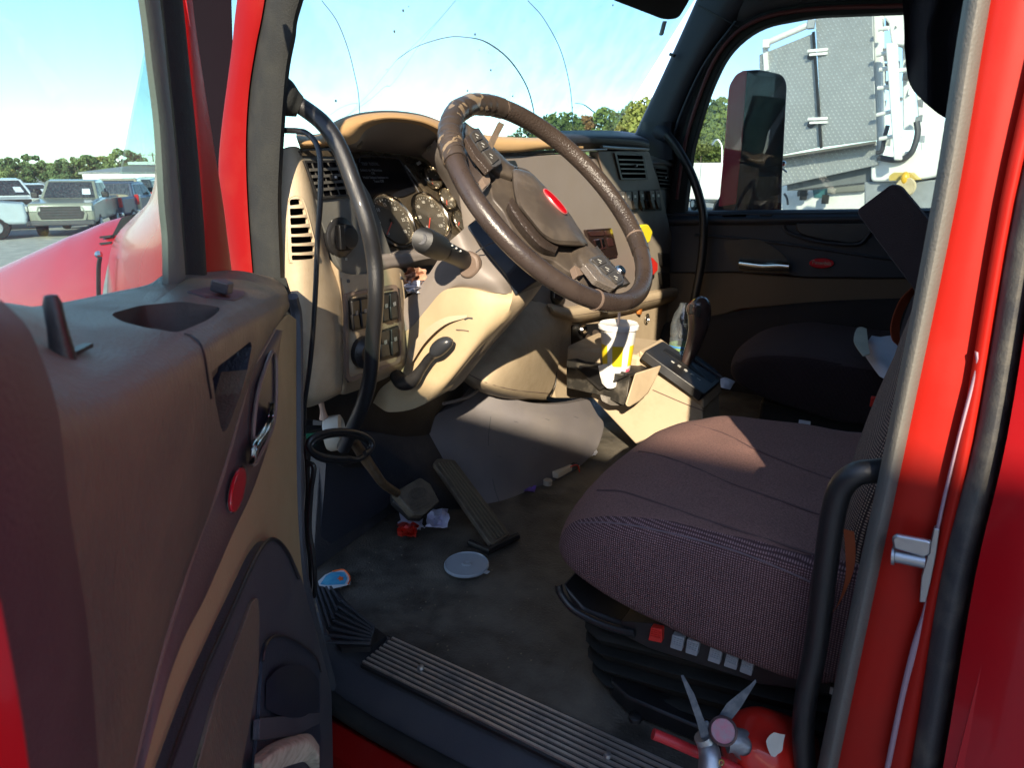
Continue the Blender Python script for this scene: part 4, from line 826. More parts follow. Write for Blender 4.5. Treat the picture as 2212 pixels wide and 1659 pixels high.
# lower tan dash: knee bolster, ledge, ashtray opening
A('lower_ledge', MB().patch([[PX(x, y, X) for x, y in r_] for r_, X in (
    ([(1190, 655), (1228, 662), (1300, 650), (1380, 634), (1463, 616)], .87), ([(1190, 660), (1228, 668), (1300, 656), (1380, 640), (1464, 623)], .835),
    ([(1196, 672), (1236, 684), (1300, 672), (1380, 655), (1463, 637)], .830), ([(1200, 684), (1250, 693), (1305, 684), (1380, 668), (1460, 648)], .850), ([(1200, 690), (1250, 697), (1305, 688), (1380, 672), (1460, 652)], .875))], 5, 4, (.01, 0, 0)), TAN)
A('lower_fascia', MB().poly([PX(x, y, .87) for x, y in [(1196, 680), (1464, 640), (1464, 745), (1405, 800), (1330, 860), (1200, 860), (1190, 800)]], (.04, 0, 0)), TAN, bev=.003)
A('end_cheek', MB().poly([PX(1464, 616, .85), PX(1478, 700, .86), PX(1464, 750, .86), PX(1458, 648, .85)], (.05, -.02, 0)), TAN)
A('fascia_joint', MB().tube([PX(x, y, .866) for x, y in [(1250, 698), (1212, 700), (1204, 716), (1203, 780), (1200, 830), (1190, 852), (1178, 860)]], .0014, n=6), BLK)
ash = A('ashtray_opening', MB().poly([PX(x, y, .866) for x, y in rnd([(1236, 702), (1304, 698), (1306, 748), (1236, 750)], 5)], (.004, 0, 0)), BLK, bev=.001)
A('lighter_plug', MB().lathe([(.016, 0), (.017, .01), (.012, .016), (.0001, .017)], PX(1255, 712, .86), (-1, .2, .1), n=16), CHROME, under=ash)
for (x, y, r_) in ((1270, 730, .012), (1288, 722, .015), (1282, 742, .010), (1296, 735, .012), (1262, 738, .008)):
    A('coin', MB().lathe([(r_, 0), (r_, .002), (.0001, .002)], PX(x, y, .855), (-1, random.uniform(-.6, .6), random.uniform(-.3, .9)), n=14), M('coin_metal', (.4, .3, .22), .3, metal=.9), under=ash)
sock = A('power_socket', MB().lathe([(.019, 0), (.0195, .005), (.0155, .007), (.013, .0), (.0001, -.002)], PX(1396, 688, .865), (-1, 0, 0), n=26), CHROME)
A('socket_core', MB().lathe([(.009, .0), (.008, .004), (.0001, .005)], PX(1396, 688, .862), (-1, 0, 0), n=16), BLK, under=sock)
A('socket_cap', MB().lathe([(.013, 0), (.012, .012), (.0001, .014)], PX(1378, 672, .865), (-1, 0, 0), n=16), M('orange_cap', (.40, .14, .03), .4))
# knee bolster: the big curved tan panel under the column
kb_ = [[(1120, 640, .90), (1160, 650, .87), (1200, 665, .855), (1240, 690, .864)], [(1090, 690, .88), (1130, 700, .83), (1180, 715, .825), (1215, 735, .858)], [(1050, 745, .86), (1095, 760, .80), (1150, 775, .80), (1205, 790, .854)],
       [(1015, 795, .85), (1060, 812, .80), (1120, 828, .80), (1195, 835, .852)], [(1005, 812, .87), (1050, 838, .82), (1110, 855, .82), (1180, 862, .860)], [(1005, 818, .95), (1050, 850, .92), (1110, 868, .92), (1200, 870, .92)]]
A('knee_bolster', MB().patch([[PX(x, y, X) for x, y, X in r_] for r_ in kb_], 6, 5, (.02, 0, 0)), TAN)
# grey lower kick panel under the bolster, torn edge to the right
kp = [[(1040, 826, .93), (1100, 858, .87), (1160, 872, .83), (1220, 872, .80), (1272, 862, .79)], [(1000, 870, .95), (1075, 895, .88), (1150, 905, .82), (1225, 905, .78), (1290, 895, .765)],
      [(940, 900, .98), (1040, 935, .90), (1130, 950, .83), (1220, 950, .77), (1304, 918, .745)], [(925, 960, .98), (1020, 985, .90), (1115, 1000, .83), (1215, 995, .77), (1290, 968, .735)],
      [(920, 1020, .98), (1010, 1050, .90), (1100, 1060, .83), (1190, 1045, .78), (1262, 1000, .745)], [(925, 1100, .97), (1010, 1110, .89), (1090, 1103, .82), (1170, 1068, .79), (1232, 1022, .765)]]
A('kick_panel', MB().patch([[PX(x, y, X) for x, y, X in r_] for r_ in kp], 7, 6, (.02, 0, 0)), M('kick_grey', (.125, .115, .118), .55, bump=.3, bs=600, dirt=.3, ds=9))
A('panel_lip', MB().tube([PX(x, y, X) for x, y, X in [(958, 872, .88), (985, 866, .88), (1010, 858, .88), (1028, 846, .88), (1040, 828, .88)]], .004, n=8), GRYP)
A('centre_strut', MB().poly([PX(x, y, .99) for x, y in [(905, 890), (925, 890), (922, 1010), (900, 1010)]], (.02, 0, 0)), BLK)
A('toe_board', MB().poly([PX(980, 870, 1.02), PX(700, 870, 1.02), PZ(676, 1235, FZ), PZ(845, 1110, FZ), PZ(1010, 1100, FZ)], (.03, 0, 0)), M('toe_board_black', (.020, .022, .028), .5, bump=.4, bs=300, dirt=.2), bev=.002)
A('panel_crease', MB().patch([[PX(x, y, .995) for x, y in [(705, 985), (760, 960), (860, 940)]], [PX(x, y, 1.0) for x, y in [(700, 1060), (790, 1040), (850, 1060)]], [PX(x, y, 1.01) for x, y in [(690, 1190), (770, 1140), (836, 1095)]]], 5, 5, (.02, 0, 0)), M('toe_board_blue', (.026, .030, .040), .42, bump=.3, bs=200))

DSH = Surf(bpy.data.objects['switch_panel'], bpy.data.objects['left_side_panel'], bpy.data.objects['knee_bolster'], bpy.data.objects['kick_panel'], bpy.data.objects['lower_ledge'])
def seamline(nm, pts, r_, m): 
    q = [DSH(x, y, .0001) for x, y in pts]; q = [p for p in q if p]
    if len(q) > 1: A(nm, MB().tube(q, r_, n=5, sub=3), m)
seamline('panel_seam', [(737, 600), (741, 660), (745, 740), (742, 800), (737, 845)], .0011, BRN)
seamline('panel_seam', [(614, 700), (622, 780), (640, 845)], .0010, BRN)
seamline('bolster_seam', [(1008, 806), (1050, 826), (1110, 842), (1185, 850)], .0012, BRN)
seamline('kick_crease', [(1060, 900), (1055, 960), (1065, 1040), (1080, 1090)], .0008, CHAR)
seamline('ledge_seam', [(1236, 682), (1300, 672), (1380, 655), (1458, 638)], .0009, BRN)
for x, y in ((1150, 968), (1164, 972), (1110, 910), (1178, 905), (1075, 985), (1240, 900)):
    q = DSH(x, y, .0003)
    if q: A('scuff', MB().tube([q, DSH(x + 9, y + 3, .0003) or q + Vector((0, -.01, 0))], .0006, n=4, sub=1), CHAR)
for x, y in ((752, 607), (866, 600), (752, 822), (1210, 850)):
    q = DSH(x, y, .0002)
    if q: A('trim_screw', MB().lathe([(.0001, .002), (.003, .0018), (.0036, 0)], q, (-1, 0, 0), n=10), CHAR)
# cup holder drawer
ch = Thing('cup_holder_drawer', 'open black cup holder drawer with tan front pulled out of the dash', 'cup holder', PX(1300, 830, .8))
CPT = .875
ch.part('tray_top', MB().poly([PY(1225, 786, -.93), PY(1228, 778, -.95), PY(1320, 768, -1.0), PY(1352, 800, -.98), PY(1330, 858, -.86), PY(1318, 850, -.84)], (0, 0, -.012)), BLK, bev=.002)
def cpl(x, y, k=0): return at(x, y, 1.80 + k)
ch.part('tray_side', MB().poly([at(1224, 778, 1.86), at(1224, 838, 1.86), at(1290, 852, 1.79), at(1352, 878, 1.70), at(1362, 806, 1.70), at(1300, 792, 1.79)], ray(1300, 820) * .02), M('smoky_black_plastic', (.022, .021, .019), .3, dirt=.5, ds=25), bev=.003)
ch.part('tray_body', MB().poly([at(1224, 776, 1.87), at(1296, 838, 1.76), at(1352, 806, 1.69), at(1420, 800, 1.76), at(1400, 772, 1.83), at(1300, 768, 1.90)], (0, 0, -.008)), BLK, bev=.002)
ch.part('drawer_front', MB().poly([at(x, y, d_) for x, y, d_ in [(1372, 806, 1.665), (1430, 788, 1.73), (1418, 815, 1.73), (1400, 850, 1.71), (1382, 866, 1.69), (1358, 880, 1.66), (1350, 874, 1.66)]], ray(1380, 830) * .015), TAN, bev=.004)
ch.part('holder_ring', MB().lathe([(.042, 0), (.045, 0), (.045, -.03), (.042, -.03), (.042, 0)], at(1330, 806, 1.775), n=28), BLK)
ch.part('under_lip', MB().poly([at(x, y, 1.75) for x, y in rnd([(1296, 852), (1352, 868), (1350, 876), (1320, 876), (1300, 866)], 4)], ray(1320, 860) * .05), GLOSSB)

# paper cup in the holder
cu = Thing('paper_cup', 'white and yellow paper drink cup with lid and straw in the drawer', 'cup', at(1326, 830, 1.77))
cb = at(1328, 826, 1.775); ct = at(1342, 700, 1.75)
cax = Vector((0, 0, 1)); hh = (ct - cb).length
hh = .155; cb = at(1330, 832, 1.775)
CUPW = M('cup_paper', (.80, .79, .76), .4, var=.02); CUPY = M('cup_yellow', (.80, .60, .02), .4, var=.02)
cu.part('body', MB().lathe([(.0001, 0), (.030, 0), (.031, .002), (.046, hh), (.0445, hh)], cb, n=40), CUPW)
cu.part('lid', MB().lathe([(.0475, hh - .002), (.052, hh), (.0525, hh + .008), (.049, hh + .013), (.045, hh + .010), (.0001, hh + .009)], cb, n=40), M('cup_lid_white', (.82, .82, .80), .3))
cu.part('straw', MB().tube([cb + Vector((0, 0, hh)), cb + Vector((-.002, .004, hh + .055))], .0035, n=10, sub=1), M('straw_pink', (.75, .6, .55), .4))
def cupband(a0, a1, z0, z1, m, nm):
    v = []
    rows = []
    for z in (z0, z1):
        rows.append([cb + Vector(((.0313 + (.015) * z / hh + .0004) * math.cos(R(a)), (.0313 + .015 * z / hh + .0004) * math.sin(R(a)), z)) for a in np.linspace(a0, a1, 7)])
    cu.part(nm, MB().patch(rows, 2, 2), m)
va = math.degrees(math.atan2(CAM.y - cb.y, CAM.x - cb.x))
for a0, a1 in ((-78, -38), (-18, 20), (46, 80)): cupband(va + a0, va + a1, .060, .115, CUPY, 'yellow_block')
cupband(va - 80, va - 30, .015, .030, CUPY, 'yellow_block'); cupband(va + 40, va + 66, .022, .052, M('cup_pink', (.65, .12, .2), .4), 'pink_mark')
cupband(va - 80, va + 80, .053, .0545, M('cup_grey_line', (.4, .4, .4), .5), 'grey_line')
cu.part('wrapper', MB().patch([[at(x, y, 1.74 - .02 * math.sin(i * 1.3)) for i, (x, y) in enumerate(r_)] for r_ in [[(1292, 790), (1310, 786), (1330, 790), (1345, 800)], [(1296, 810), (1312, 812), (1330, 815), (1342, 818)], [(1300, 828), (1312, 838), (1326, 838), (1338, 828)]]], 5, 5, ray(1310, 810) * .004), CUPW)

# ================================================================== STEERING COLUMN
sc_ = Thing('steering_column', 'steering column with grey upper shroud, tan lower cover and tilt lever', 'steering column', (.75, -.33, 1.9))
S = sc_.part
YS = -.27
def cy(x, y, o=0): return PY(x, y, YS + o)
# left flank, turning under to the right
grey = [(1008, 488), (1030, 525), (1055, 553), (1092, 593), (1106, 632)]
g1 = [[(1008, 488, -.02), (1032, 528, -.02), (1058, 556, -.02), (1093, 594, -.02), (1108, 636, -.04)],
      [(990, 505, .01), (1010, 545, .012), (1034, 578, .012), (1062, 606, .008), (1085, 634, -.01)],
      [(965, 528, .01), (985, 558, .015), (1000, 590, .015), (1020, 612, .012), (1040, 628, .0)],
      [(948, 558, .0), (958, 580, .01), (968, 600, .01), (980, 615, .008), (990, 622, .0)],
      [(905, 622, -.01), (915, 635, .0), (925, 648, .0), (938, 652, .0), (952, 632, .0)],
      [(868, 650, -.02), (872, 680, -.01), (874, 700, -.01), (880, 714, -.01), (925, 666, -.005)]]
S('upper_shroud', MB().patch([[cy(x, y, o) for x, y, o in r_] for r_ in g1], 5, 5, (.0, -.012, 0)), GRYP)
g2 = [[(1108, 634, -.03), (1062, 633, .0), (1024, 624, .012), (987, 621, .012), (955, 630, .01), (924, 665, .0), (893, 702, -.005), (876, 716, -.01)],
      [(1104, 655, -.02), (1064, 662, .002), (1028, 660, .014), (994, 662, .014), (962, 668, .012), (934, 700, .006), (905, 730, 0), (880, 760, -.01)],
      [(1090, 690, -.02), (1050, 705, .004), (1014, 712, .014), (984, 718, .012), (955, 726, .008), (930, 750, .004), (902, 775, 0), (874, 790, -.01)],
      [(1050, 735, -.02), (1018, 760, .004), (984, 775, .012), (955, 785, .012), (930, 795, .01), (908, 806, .008), (884, 815, .0), (856, 812, -.01)],
      [(1000, 795, -.02), (978, 815, .0), (950, 830, .008), (924, 842, .008), (900, 848, .006), (876, 850, .002), (848, 850, .0), (822, 840, -.01)],
      [(965, 845, -.03), (940, 860, -.01), (918, 872, .0), (896, 882, .0), (872, 888, .0), (850, 890, -.002), (832, 888, -.005), (806, 870, -.02)]]
S('lower_cover', MB().patch([[cy(x, y, o) for x, y, o in r_] for r_ in g2], 5, 5, (0, -.012, 0)), M('tan_column_plastic', (.45, .35, .215), .5, bump=.2, bs=900, dirt=.25, ds=9, dirtcol=(.3, .2, .08)))
g3 = [[(1108, 634, -.03), (1104, 655, -.02), (1090, 690, -.02), (1050, 735, -.02), (1000, 795, -.02), (965, 845, -.03)],
      [(1150, 622, -.08), (1140, 650, -.075), (1110, 690, -.07), (1068, 738, -.07), (1018, 796, -.07), (980, 842, -.08)],
      [(1178, 600, -.16), (1165, 625, -.16), (1130, 670, -.15), (1085, 718, -.14), (1035, 780, -.14), (1000, 825, -.14)]]
S('underside', MB().patch([[cy(x, y, o) for x, y, o in r_] for r_ in g3], 5, 5, (.004, -.004, .006)), TAN)
S('hub_shroud', MB().loft([[cy(x, y, o) for x, y, o in r_] for r_ in [
    [(1006, 490, -.02), (1036, 528, -.01), (1094, 596, -.01), (1112, 640, -.03), (1160, 620, -.12), (1120, 540, -.14), (1060, 480, -.12), (1030, 470, -.06)],
    [(1032, 474, -.04), (1066, 508, -.02), (1122, 566, -.02), (1160, 606, -.05), (1200, 600, -.13), (1160, 530, -.15), (1090, 470, -.13), (1055, 462, -.08)]]]), M('hub_navy_black', (.018, .024, .036), .45), bev=.003)
S('shroud_joint', MB().tube([cy(x, y, .014) for x, y in [(1028, 545), (1050, 530), (1075, 520)]], .0012, n=6), CHAR)
S('scuff_mark', MB().tube([cy(x, y, .0145) for x, y in [(1004, 690), (1012, 687), (1021, 688)]], .0018, n=6), CHAR)
S('scuff_mark', MB().tube([cy(x, y, .0165) for x, y in [(985, 712), (1000, 713), (1012, 715)]], .0010, n=6), BRN)
S('finger_groove', MB().patch([[cy(x, y, o) for x, y, o in r_] for r_ in [[(880, 760, .006), (915, 715, .015), (960, 686, .021), (1010, 680, .016)], [(886, 790, .010), (918, 740, .018), (960, 702, .022), (1008, 686, .017)]]], 5, 3), TAN)
# combination stalk
stk = S('indicator_stalk', MB().tube([cy(1012, 566, .0), cy(985, 553, .05), cy(958, 540, .085), cy(938, 530, .105)], [.017, .016, .017, .019], n=20, sub=4), BLK)
S('stalk_head', MB().tube([cy(956, 539, .088), cy(948, 535, .098), cy(916, 519, .145), cy(912, 517, .150)], [.0185, .0210, .0210, .018], n=24, sub=2), M('stalk_charcoal', (.014, .014, .014), .5, bump=.15, bs=700), under=stk)
S('stalk_button', MB().tube([cy(914, 518, .148), cy(909, 515.5, .158)], .010, n=20, sub=1), CHAR, under=stk, bev=.002)
S('stalk_boot', MB().poly([cy(x, y, .020) for x, y in rnd([(1002, 540), (1030, 552), (1034, 585), (1012, 604), (990, 596), (996, 560)], 14)], (0, -.015, 0)), BRN, bev=.004)
for i in range(4):
    S('stalk_mark', MB().ball(cy(968 + i * 9, 524 + i * 6, .095 - i * .012), .002, n=6), PRINT, under=stk)
# tilt lever
lv = S('tilt_lever', MB().tube([cy(856, 812, .015), cy(870, 826, .030), cy(890, 822, .034), cy(908, 800, .034), cy(926, 775, .036), cy(940, 762, .038)], [.014, .016, .014, .0095, .0085, .008], n=14, sub=5), BLK)
S('lever_grip', MB().tube([cy(936, 766, .040), cy(944, 756, .042), cy(958, 744, .042), cy(970, 738, .041), cy(977, 735, .040)], [.009, .014, .014, .010, .003], n=16, sub=5), M('lever_grip_black', (.03, .032, .036), .3), under=lv)

# paper stuffed in cubby
cr_ = Thing('crumpled_paper', 'crumpled brown and white paper stuffed in the cubby under the gauges', 'crumpled paper', fx(900, 610, 0))
def crumple(c, r, n=9, seed=0, sc=(1, 1, 1)):
    rn = random.Random(seed); m = MB(); rows = []
    for i in range(n):
        row = []
        for j in range(n):
            u, v = i / (n - 1.) * 2 - 1, j / (n - 1.) * 2 - 1
            row.append(Vector(c) + Vector((u * r * sc[0], v * r * sc[1], 0)) * rn.uniform(.75, 1.1) + Vector((rn.uniform(-.2, .2) * r, rn.uniform(-.2, .2) * r, rn.uniform(-.1, .7) * r * sc[2])))
        rows.append(row)
    return m.patch(rows, 1, 1)
def crumple_view(px, py, w_, h_, d_, dep, seed, n=7):
    rn = random.Random(seed); rows = []
    for i in range(n):
        rows.append([at(px + (j / (n - 1.) - .5) * w_ * rn.uniform(.8, 1.1) + rn.uniform(-2, 2), py + (i / (n - 1.) - .5) * h_ * rn.uniform(.8, 1.1) + rn.uniform(-2, 2), d_ + rn.uniform(-dep, dep)) for j in range(n)])
    return MB().patch(rows, 1, 1)
cr_.part('brown_sheet', crumple_view(898, 596, 50, 34, 1.30, .02, 1), M('kraft_paper', (.50, .28, .18), .8))
cr_.part('white_sheet', crumple_view(905, 620, 60, 30, 1.29, .02, 2), PAPER)

# ================================================================== STEERING WHEEL
WC = Vector((.573, -.354, 2.076)); wt, wf = .734, .056
WNM = Vector((-math.cos(wt) * math.cos(wf), math.cos(wt) * math.sin(wf), math.sin(wt)))
WA = WNM.cross(Vector((0, 0, 1))).normalized(); WB = WNM.cross(WA)
def PW(x, y, h=0): return pl(x, y, WC + WNM * h, WNM)
sw = Thing('steering_wheel', 'worn brown leather steering wheel with thumb buttons and a red oval badge', 'steering wheel', WC)
W = sw.part
def rim(a0, a1, r, mat, nm, n=40, rr=.219, closed=False, wob=0, **k):
    pts = []; rad = []
    m = n
    for i in range(m if closed else m + 1):
        a = R(a0 + (a1 - a0) * i / m); q = rr + wob * noise.noise(Vector((i * .6, 3, 0)))
        pts.append(WC + (WA * math.cos(a) + WB * math.sin(a)) * q); rad.append(r * (1 + wob * 20 * noise.noise(Vector((i * .9, 7, 1)))))
    W(nm, MB().tube(pts, rad, n=20, sub=2, closed=closed), mat, **k)
rim(0, 360, .0160, WHEELM, 'rim', n=64, closed=True)
def ang_at(x, y):
    p = PW(x, y) - WC; return math.degrees(math.atan2(p.dot(WB), p.dot(WA)))
aT = ang_at(1000, 240); aR = ang_at(1300, 450); aB = ang_at(1350, 640); aL = ang_at(1120, 530); aT2 = ang_at(1130, 265)
def sweep(p, q):
    a, b = ang_at(*p), ang_at(*q)
    while b - a > 180: b -= 360
    while b - a < -180: b += 360
    return a, b
a, b = sweep((1100, 255), (1385, 545)); rim(a, b, .0172, LEATHP, 'pebbled_grip', n=40)
a, b = sweep((975, 345), (1090, 245)); rim(a, b, .0185, PEEL, 'torn_cover', n=30, wob=.004)
a, b = sweep((985, 335), (960, 280)); rim(a, b, .0194, PEEL, 'torn_edge', n=14, wob=.005)
for p in ((985, 345), (1283, 640), (1392, 520), (1104, 268)):
    a = ang_at(*p); rim(a - .5, a + .5, .0176, BRN, 'seam_ring', n=3)
# hub: airbag pad, lower shroud, spokes
def wpoly(pts, h, t, r_=6): return MB().poly([PW(x, y, h) for x, y in rnd(pts, r_)], WNM * -t)
padp = [(1105, 361), (1146, 370), (1185, 410), (1232, 462), (1262, 512), (1271, 528), (1265, 533), (1200, 530), (1170, 512), (1116, 445), (1107, 405)]
hubm = M('hub_plastic', (.068, .055, .045), .38, bump=.25, bs=600, var=.12, vs=12, dirt=.4, ds=18, dirtcol=(.19, .15, .11))
W('hub_base', wpoly([(1058, 396), (1076, 376), (1110, 356), (1140, 364), (1200, 424), (1272, 518), (1302, 548), (1262, 562), (1248, 596), (1232, 588), (1196, 562), (1150, 548), (1108, 500), (1088, 456), (1064, 428)], -.016, .030, 8), hubm, bev=.006)
dome = []
ctr = (1183, 452)
dm = MB(); secs = []
for f_, h in ((1.0, -.014), (1.0, -.002), (.96, .008), (.85, .014), (.6, .019), (.3, .021)):
    secs.append([PW(ctr[0] + (x - ctr[0]) * f_, ctr[1] + (y - ctr[1]) * f_, h) for x, y in rnd(padp, 14)])
W('airbag_pad', dm.loft(secs), hubm)
W('hub_skirt', MB().patch([[PW(x, y, h) for x, y, h in r_] for r_ in [
    [(1106, 425, .002), (1118, 442, .004), (1152, 486, .005), (1186, 518, .004), (1208, 530, .0)], [(1098, 438, .0), (1108, 458, .002), (1140, 502, .003), (1172, 534, .002), (1200, 546, -.004)], [(1090, 462, -.026), (1098, 480, -.026), (1126, 518, -.026), (1160, 550, -.026), (1196, 560, -.026)]]], 5, 4), LEATHP)
# upper-left spoke with buttons
W('spoke', MB().patch([[PW(x, y, h) for x, y, h in r_] for r_ in [
    [(1004, 262, -.008), (1006, 290, -.006), (1020, 322, -.01), (1040, 352, -.016), (1062, 380, -.02), (1100, 395, -.02)], [(1012, 268, .004), (1018, 295, .006), (1034, 322, .004), (1054, 348, .0), (1078, 368, -.004), (1108, 380, -.006)],
    [(1024, 276, .004), (1040, 300, .006), (1058, 320, .004), (1072, 334, .0), (1090, 350, -.004), (1112, 362, -.006)], [(1034, 276, -.006), (1048, 296, -.004), (1064, 314, -.006), (1084, 334, -.01), (1100, 350, -.012), (1120, 362, -.014)]]], 5, 5, WNM * -.012), hubm)
W('spoke_lower_face', MB().poly([PW(x, y, -.008) for x, y in rnd([(1014, 292), (1022, 312), (1044, 342), (1056, 366), (1046, 385), (1030, 360), (1012, 325)], 4)], WNM * -.02), WHEELM, bev=.003)
W('button_panel', MB().poly([PW(x, y, .012) for x, y in rnd([(1018, 284), (1030, 278), (1046, 298), (1066, 324), (1082, 340), (1084, 352), (1070, 360), (1062, 356), (1040, 322)], 4)], WNM * -.008), CHAR, bev=.002)
W('textured_strip', MB().poly([PW(x, y, .011) for x, y in rnd([(1004, 296), (1012, 292), (1036, 325), (1066, 362), (1056, 370), (1026, 335)], 3)], WNM * -.010), LEATHP, bev=.003)
btn = [[(1020, 286), (1031, 281), (1043, 298), (1030, 304)], [(1032, 307), (1045, 300), (1056, 316), (1042, 324)], [(1044, 327), (1060, 320), (1079, 342), (1064, 354)]]
for k, q in enumerate(btn):
    bb = W('thumb_button', MB().poly([PW(x, y, .0145) for x, y in rnd(q, 2)], WNM * -.004), M('button_dark', (.05, .045, .04), .4), bev=.0012)
    mx_, my_ = sum(p[0] for p in q) / 4, sum(p[1] for p in q) / 4
    for dx, dy, l in ((-4, -4, 7), (-2, 3, 4)):
        W('button_mark', MB().bar(PW(mx_ + dx, my_ + dy, .015), PW(mx_ + dx + l, my_ + dy + l * .6, .015), .0012, .0004, up=tuple(WNM)), PRINT, under=bb)
# torn strap hanging across the upper rim
W('torn_strip', MB().patch([[PW(x, y, h) for x, y, h in r_] for r_ in [[(1078, 262, .014), (1064, 290, .010), (1050, 322, .004)], [(1090, 268, .010), (1076, 295, .006), (1060, 330, .002)]]], 4, 4, WNM * -.004), WORN)
W('stub', MB().poly([PW(x, y, -.004) for x, y in rnd([(1040, 383), (1056, 372), (1060, 392), (1050, 402)], 3)], WNM * -.01), BRN, bev=.002)
# lower-right spoke
W('spoke', MB().patch([[PW(x, y, h) for x, y, h in r_] for r_ in [
    [(1240, 530, -.010), (1238, 560, -.012), (1248, 585, -.014), (1280, 612, -.012), (1330, 632, -.010)], [(1262, 530, .002), (1258, 556, .004), (1272, 575, .004), (1300, 600, .004), (1338, 620, .0)],
    [(1285, 536, .002), (1296, 552, .006), (1312, 572, .006), (1332, 592, .004), (1356, 612, .0)], [(1290, 530, -.010), (1306, 550, -.008), (1326, 572, -.008), (1346, 592, -.01), (1362, 612, -.012)]]], 5, 5, WNM * -.012), hubm)
W('textured_strip', MB().poly([PW(x, y, .010) for x, y in rnd([(1262, 570), (1274, 566), (1336, 616), (1328, 624), (1290, 606)], 4)], WNM * -.012), M('worn_shiny_strip', (.13, .11, .095), .24, bump=.8, bs=300), bev=.003)
W('button_panel', MB().poly([PW(x, y, .012) for x, y in rnd([(1275, 556), (1300, 548), (1322, 572), (1345, 590), (1350, 610), (1338, 616), (1300, 590)], 5)], WNM * -.010), CHAR, bev=.002)
for q in ([(1280, 560), (1300, 552), (1312, 566), (1294, 574)], [(1297, 577), (1314, 569), (1328, 582), (1312, 592)], [(1315, 594), (1331, 585), (1346, 604), (1334, 612)]):
    bb = W('thumb_button', MB().poly([PW(x, y, .0145) for x, y in rnd(q, 2)], WNM * -.004), M('button_dark_b', (.05, .045, .04), .35), bev=.0012)
    mx_, my_ = sum(p[0] for p in q) / 4, sum(p[1] for p in q) / 4
    for dx, dy, l in ((-5, -3, 8), (-2, 3, 4)):
        W('button_mark', MB().bar(PW(mx_ + dx, my_ + dy, .015), PW(mx_ + dx + l, my_ + dy + l * .5, .015), .0013, .0004, up=tuple(WNM)), PRINT, under=bb)
W('thumb_wheel', MB().lathe([(.011, .0), (.011, .006), (.008, .010), (.0001, .010)], PW(1336, 588, .006), WNM, n=16), CHROME)
W('stub', MB().poly([PW(x, y, -.004) for x, y in rnd([(1240, 572), (1254, 580), (1262, 592), (1248, 596)], 3)], WNM * -.012), BRN, bev=.002)
# badge
def oval(cx0, cy0, a_, b_, tilt):
    o = []
    for i in range(26):
        t = 2 * math.pi * i / 26; u, v = a_ * math.cos(t), b_ * math.sin(t)
        o.append((cx0 + u * math.cos(tilt) - v * math.sin(tilt), cy0 + u * math.sin(tilt) + v * math.cos(tilt)))
    return o
bg_ = W('badge_rim', MB().poly([PW(x, y, .0225) for x, y in oval(1201, 433, 37, 6.6, R(47))], WNM * -.004), M('badge_pink_rim', (.7, .2, .2), .3, metal=.4), bev=.001)
W('red_oval_badge', MB().poly([PW(x, y, .0235) for x, y in oval(1201, 433, 35, 5.2, R(47))], WNM * -.003), BADGE, under=bg_, bev=.001)

# ================================================================== SEATS
def cushion(prof, y0, y1, rx, n=14, plan=None, k=5):
    """side profile (x, z) swept across the seat with rounded flanks"""
    P_ = [(p.x, p.z) for p in cat([(x, 0, z) for x, z in prof], k, True)]
    cxm = sum(p[0] for p in P_) / len(P_); czm = sum(p[1] for p in P_) / len(P_); secs = []
    w_ = abs(y1 - y0); sgn = 1 if y1 > y0 else -1
    es = [0, .004, .012, .024, .042, .07] + [w_ * t for t in (.2, .3, .42, .5, .58, .7, .8)] + [w_ - e for e in (.07, .042, .024, .012, .004, 0)]
    for e in es:
        d = min(e, w_ - e); ins = 0 if d >= rx else rx - math.sqrt(max(0, rx * rx - (rx - d) ** 2))
        crown = .012 * (math.sin(math.pi * e / w_) ** .6 if 0 < e < w_ else 0)
        xi = .035 * (abs(2 * e / w_ - 1) ** 3)                       # front corners pulled back
        ring = []
        for (x, z) in P_:
            v = Vector((x - cxm, z - czm)); l = v.length; q = v * max(.05, (l - ins) / l) if l else v
            xx = cxm + q.x - (xi if q.x > 0 else 0) * min(1, max(0, q.x / .15)); zz = czm + q.y + (crown if q.y > 0 else 0)
            if ins < rx * .5: zz += .005 * noise.noise(Vector((xx * 9, (y0 + sgn * e) * 9, 2.0))) + .0022 * noise.noise(Vector((xx * 28, (y0 + sgn * e) * 28, 5.0)))
            ring.append(Vector((xx, y0 + sgn * e, zz)))
        secs.append(ring)
    return MB().loft(secs)
ds = Thing('driver_seat', 'brown fabric driver seat on black bellows base with red and grey switches', 'seat', (.2, -.32, FZ))
Q = ds.part
prof = [(-.02, 1.665), (.10, 1.672), (.22, 1.668), (.33, 1.655), (.405, 1.628), (.437, 1.590), (.428, 1.558), (.37, 1.532), (.27, 1.512), (.15, 1.500), (.03, 1.505), (-.03, 1.56)]
o = Q('seat_cushion', cushion(prof, -.062, -.585, .030), [FABTOP, FABSIDE])
me = o.data
for p in me.polygons:
    cy0 = p.center.y - .32
    if min(-.062 - cy0, cy0 + .585) < .0242 or p.normal.z < .12: p.material_index = 1
for ys in (-.17, -.30, -.43):
    pass
SEAM = M('seam_thread', (.095, .052, .05), .9)
def seat_z(x, y): 
    e = -.062 - y; w_ = .523; return 1.0
from mathutils.bvhtree import BVHTree
bvh = BVHTree.FromPolygons([v.co + Vector((.2, -.32, FZ)) for v in me.vertices], [tuple(p.vertices) for p in me.polygons])
def drop(px, py, off=.0):
    h = bvh.ray_cast(CAM, ray(px, py).normalized()); return (h[0] - ray(px, py).normalized() * off) if h[0] else None
def seam(pts, r_=.0016, nm='seam', m=SEAM):
    q = [drop(x, y, .0006) for x, y in pts]; q = [p for p in q if p]
    if len(q) > 1: Q(nm, MB().tube(q, r_, n=5, sub=4), m)
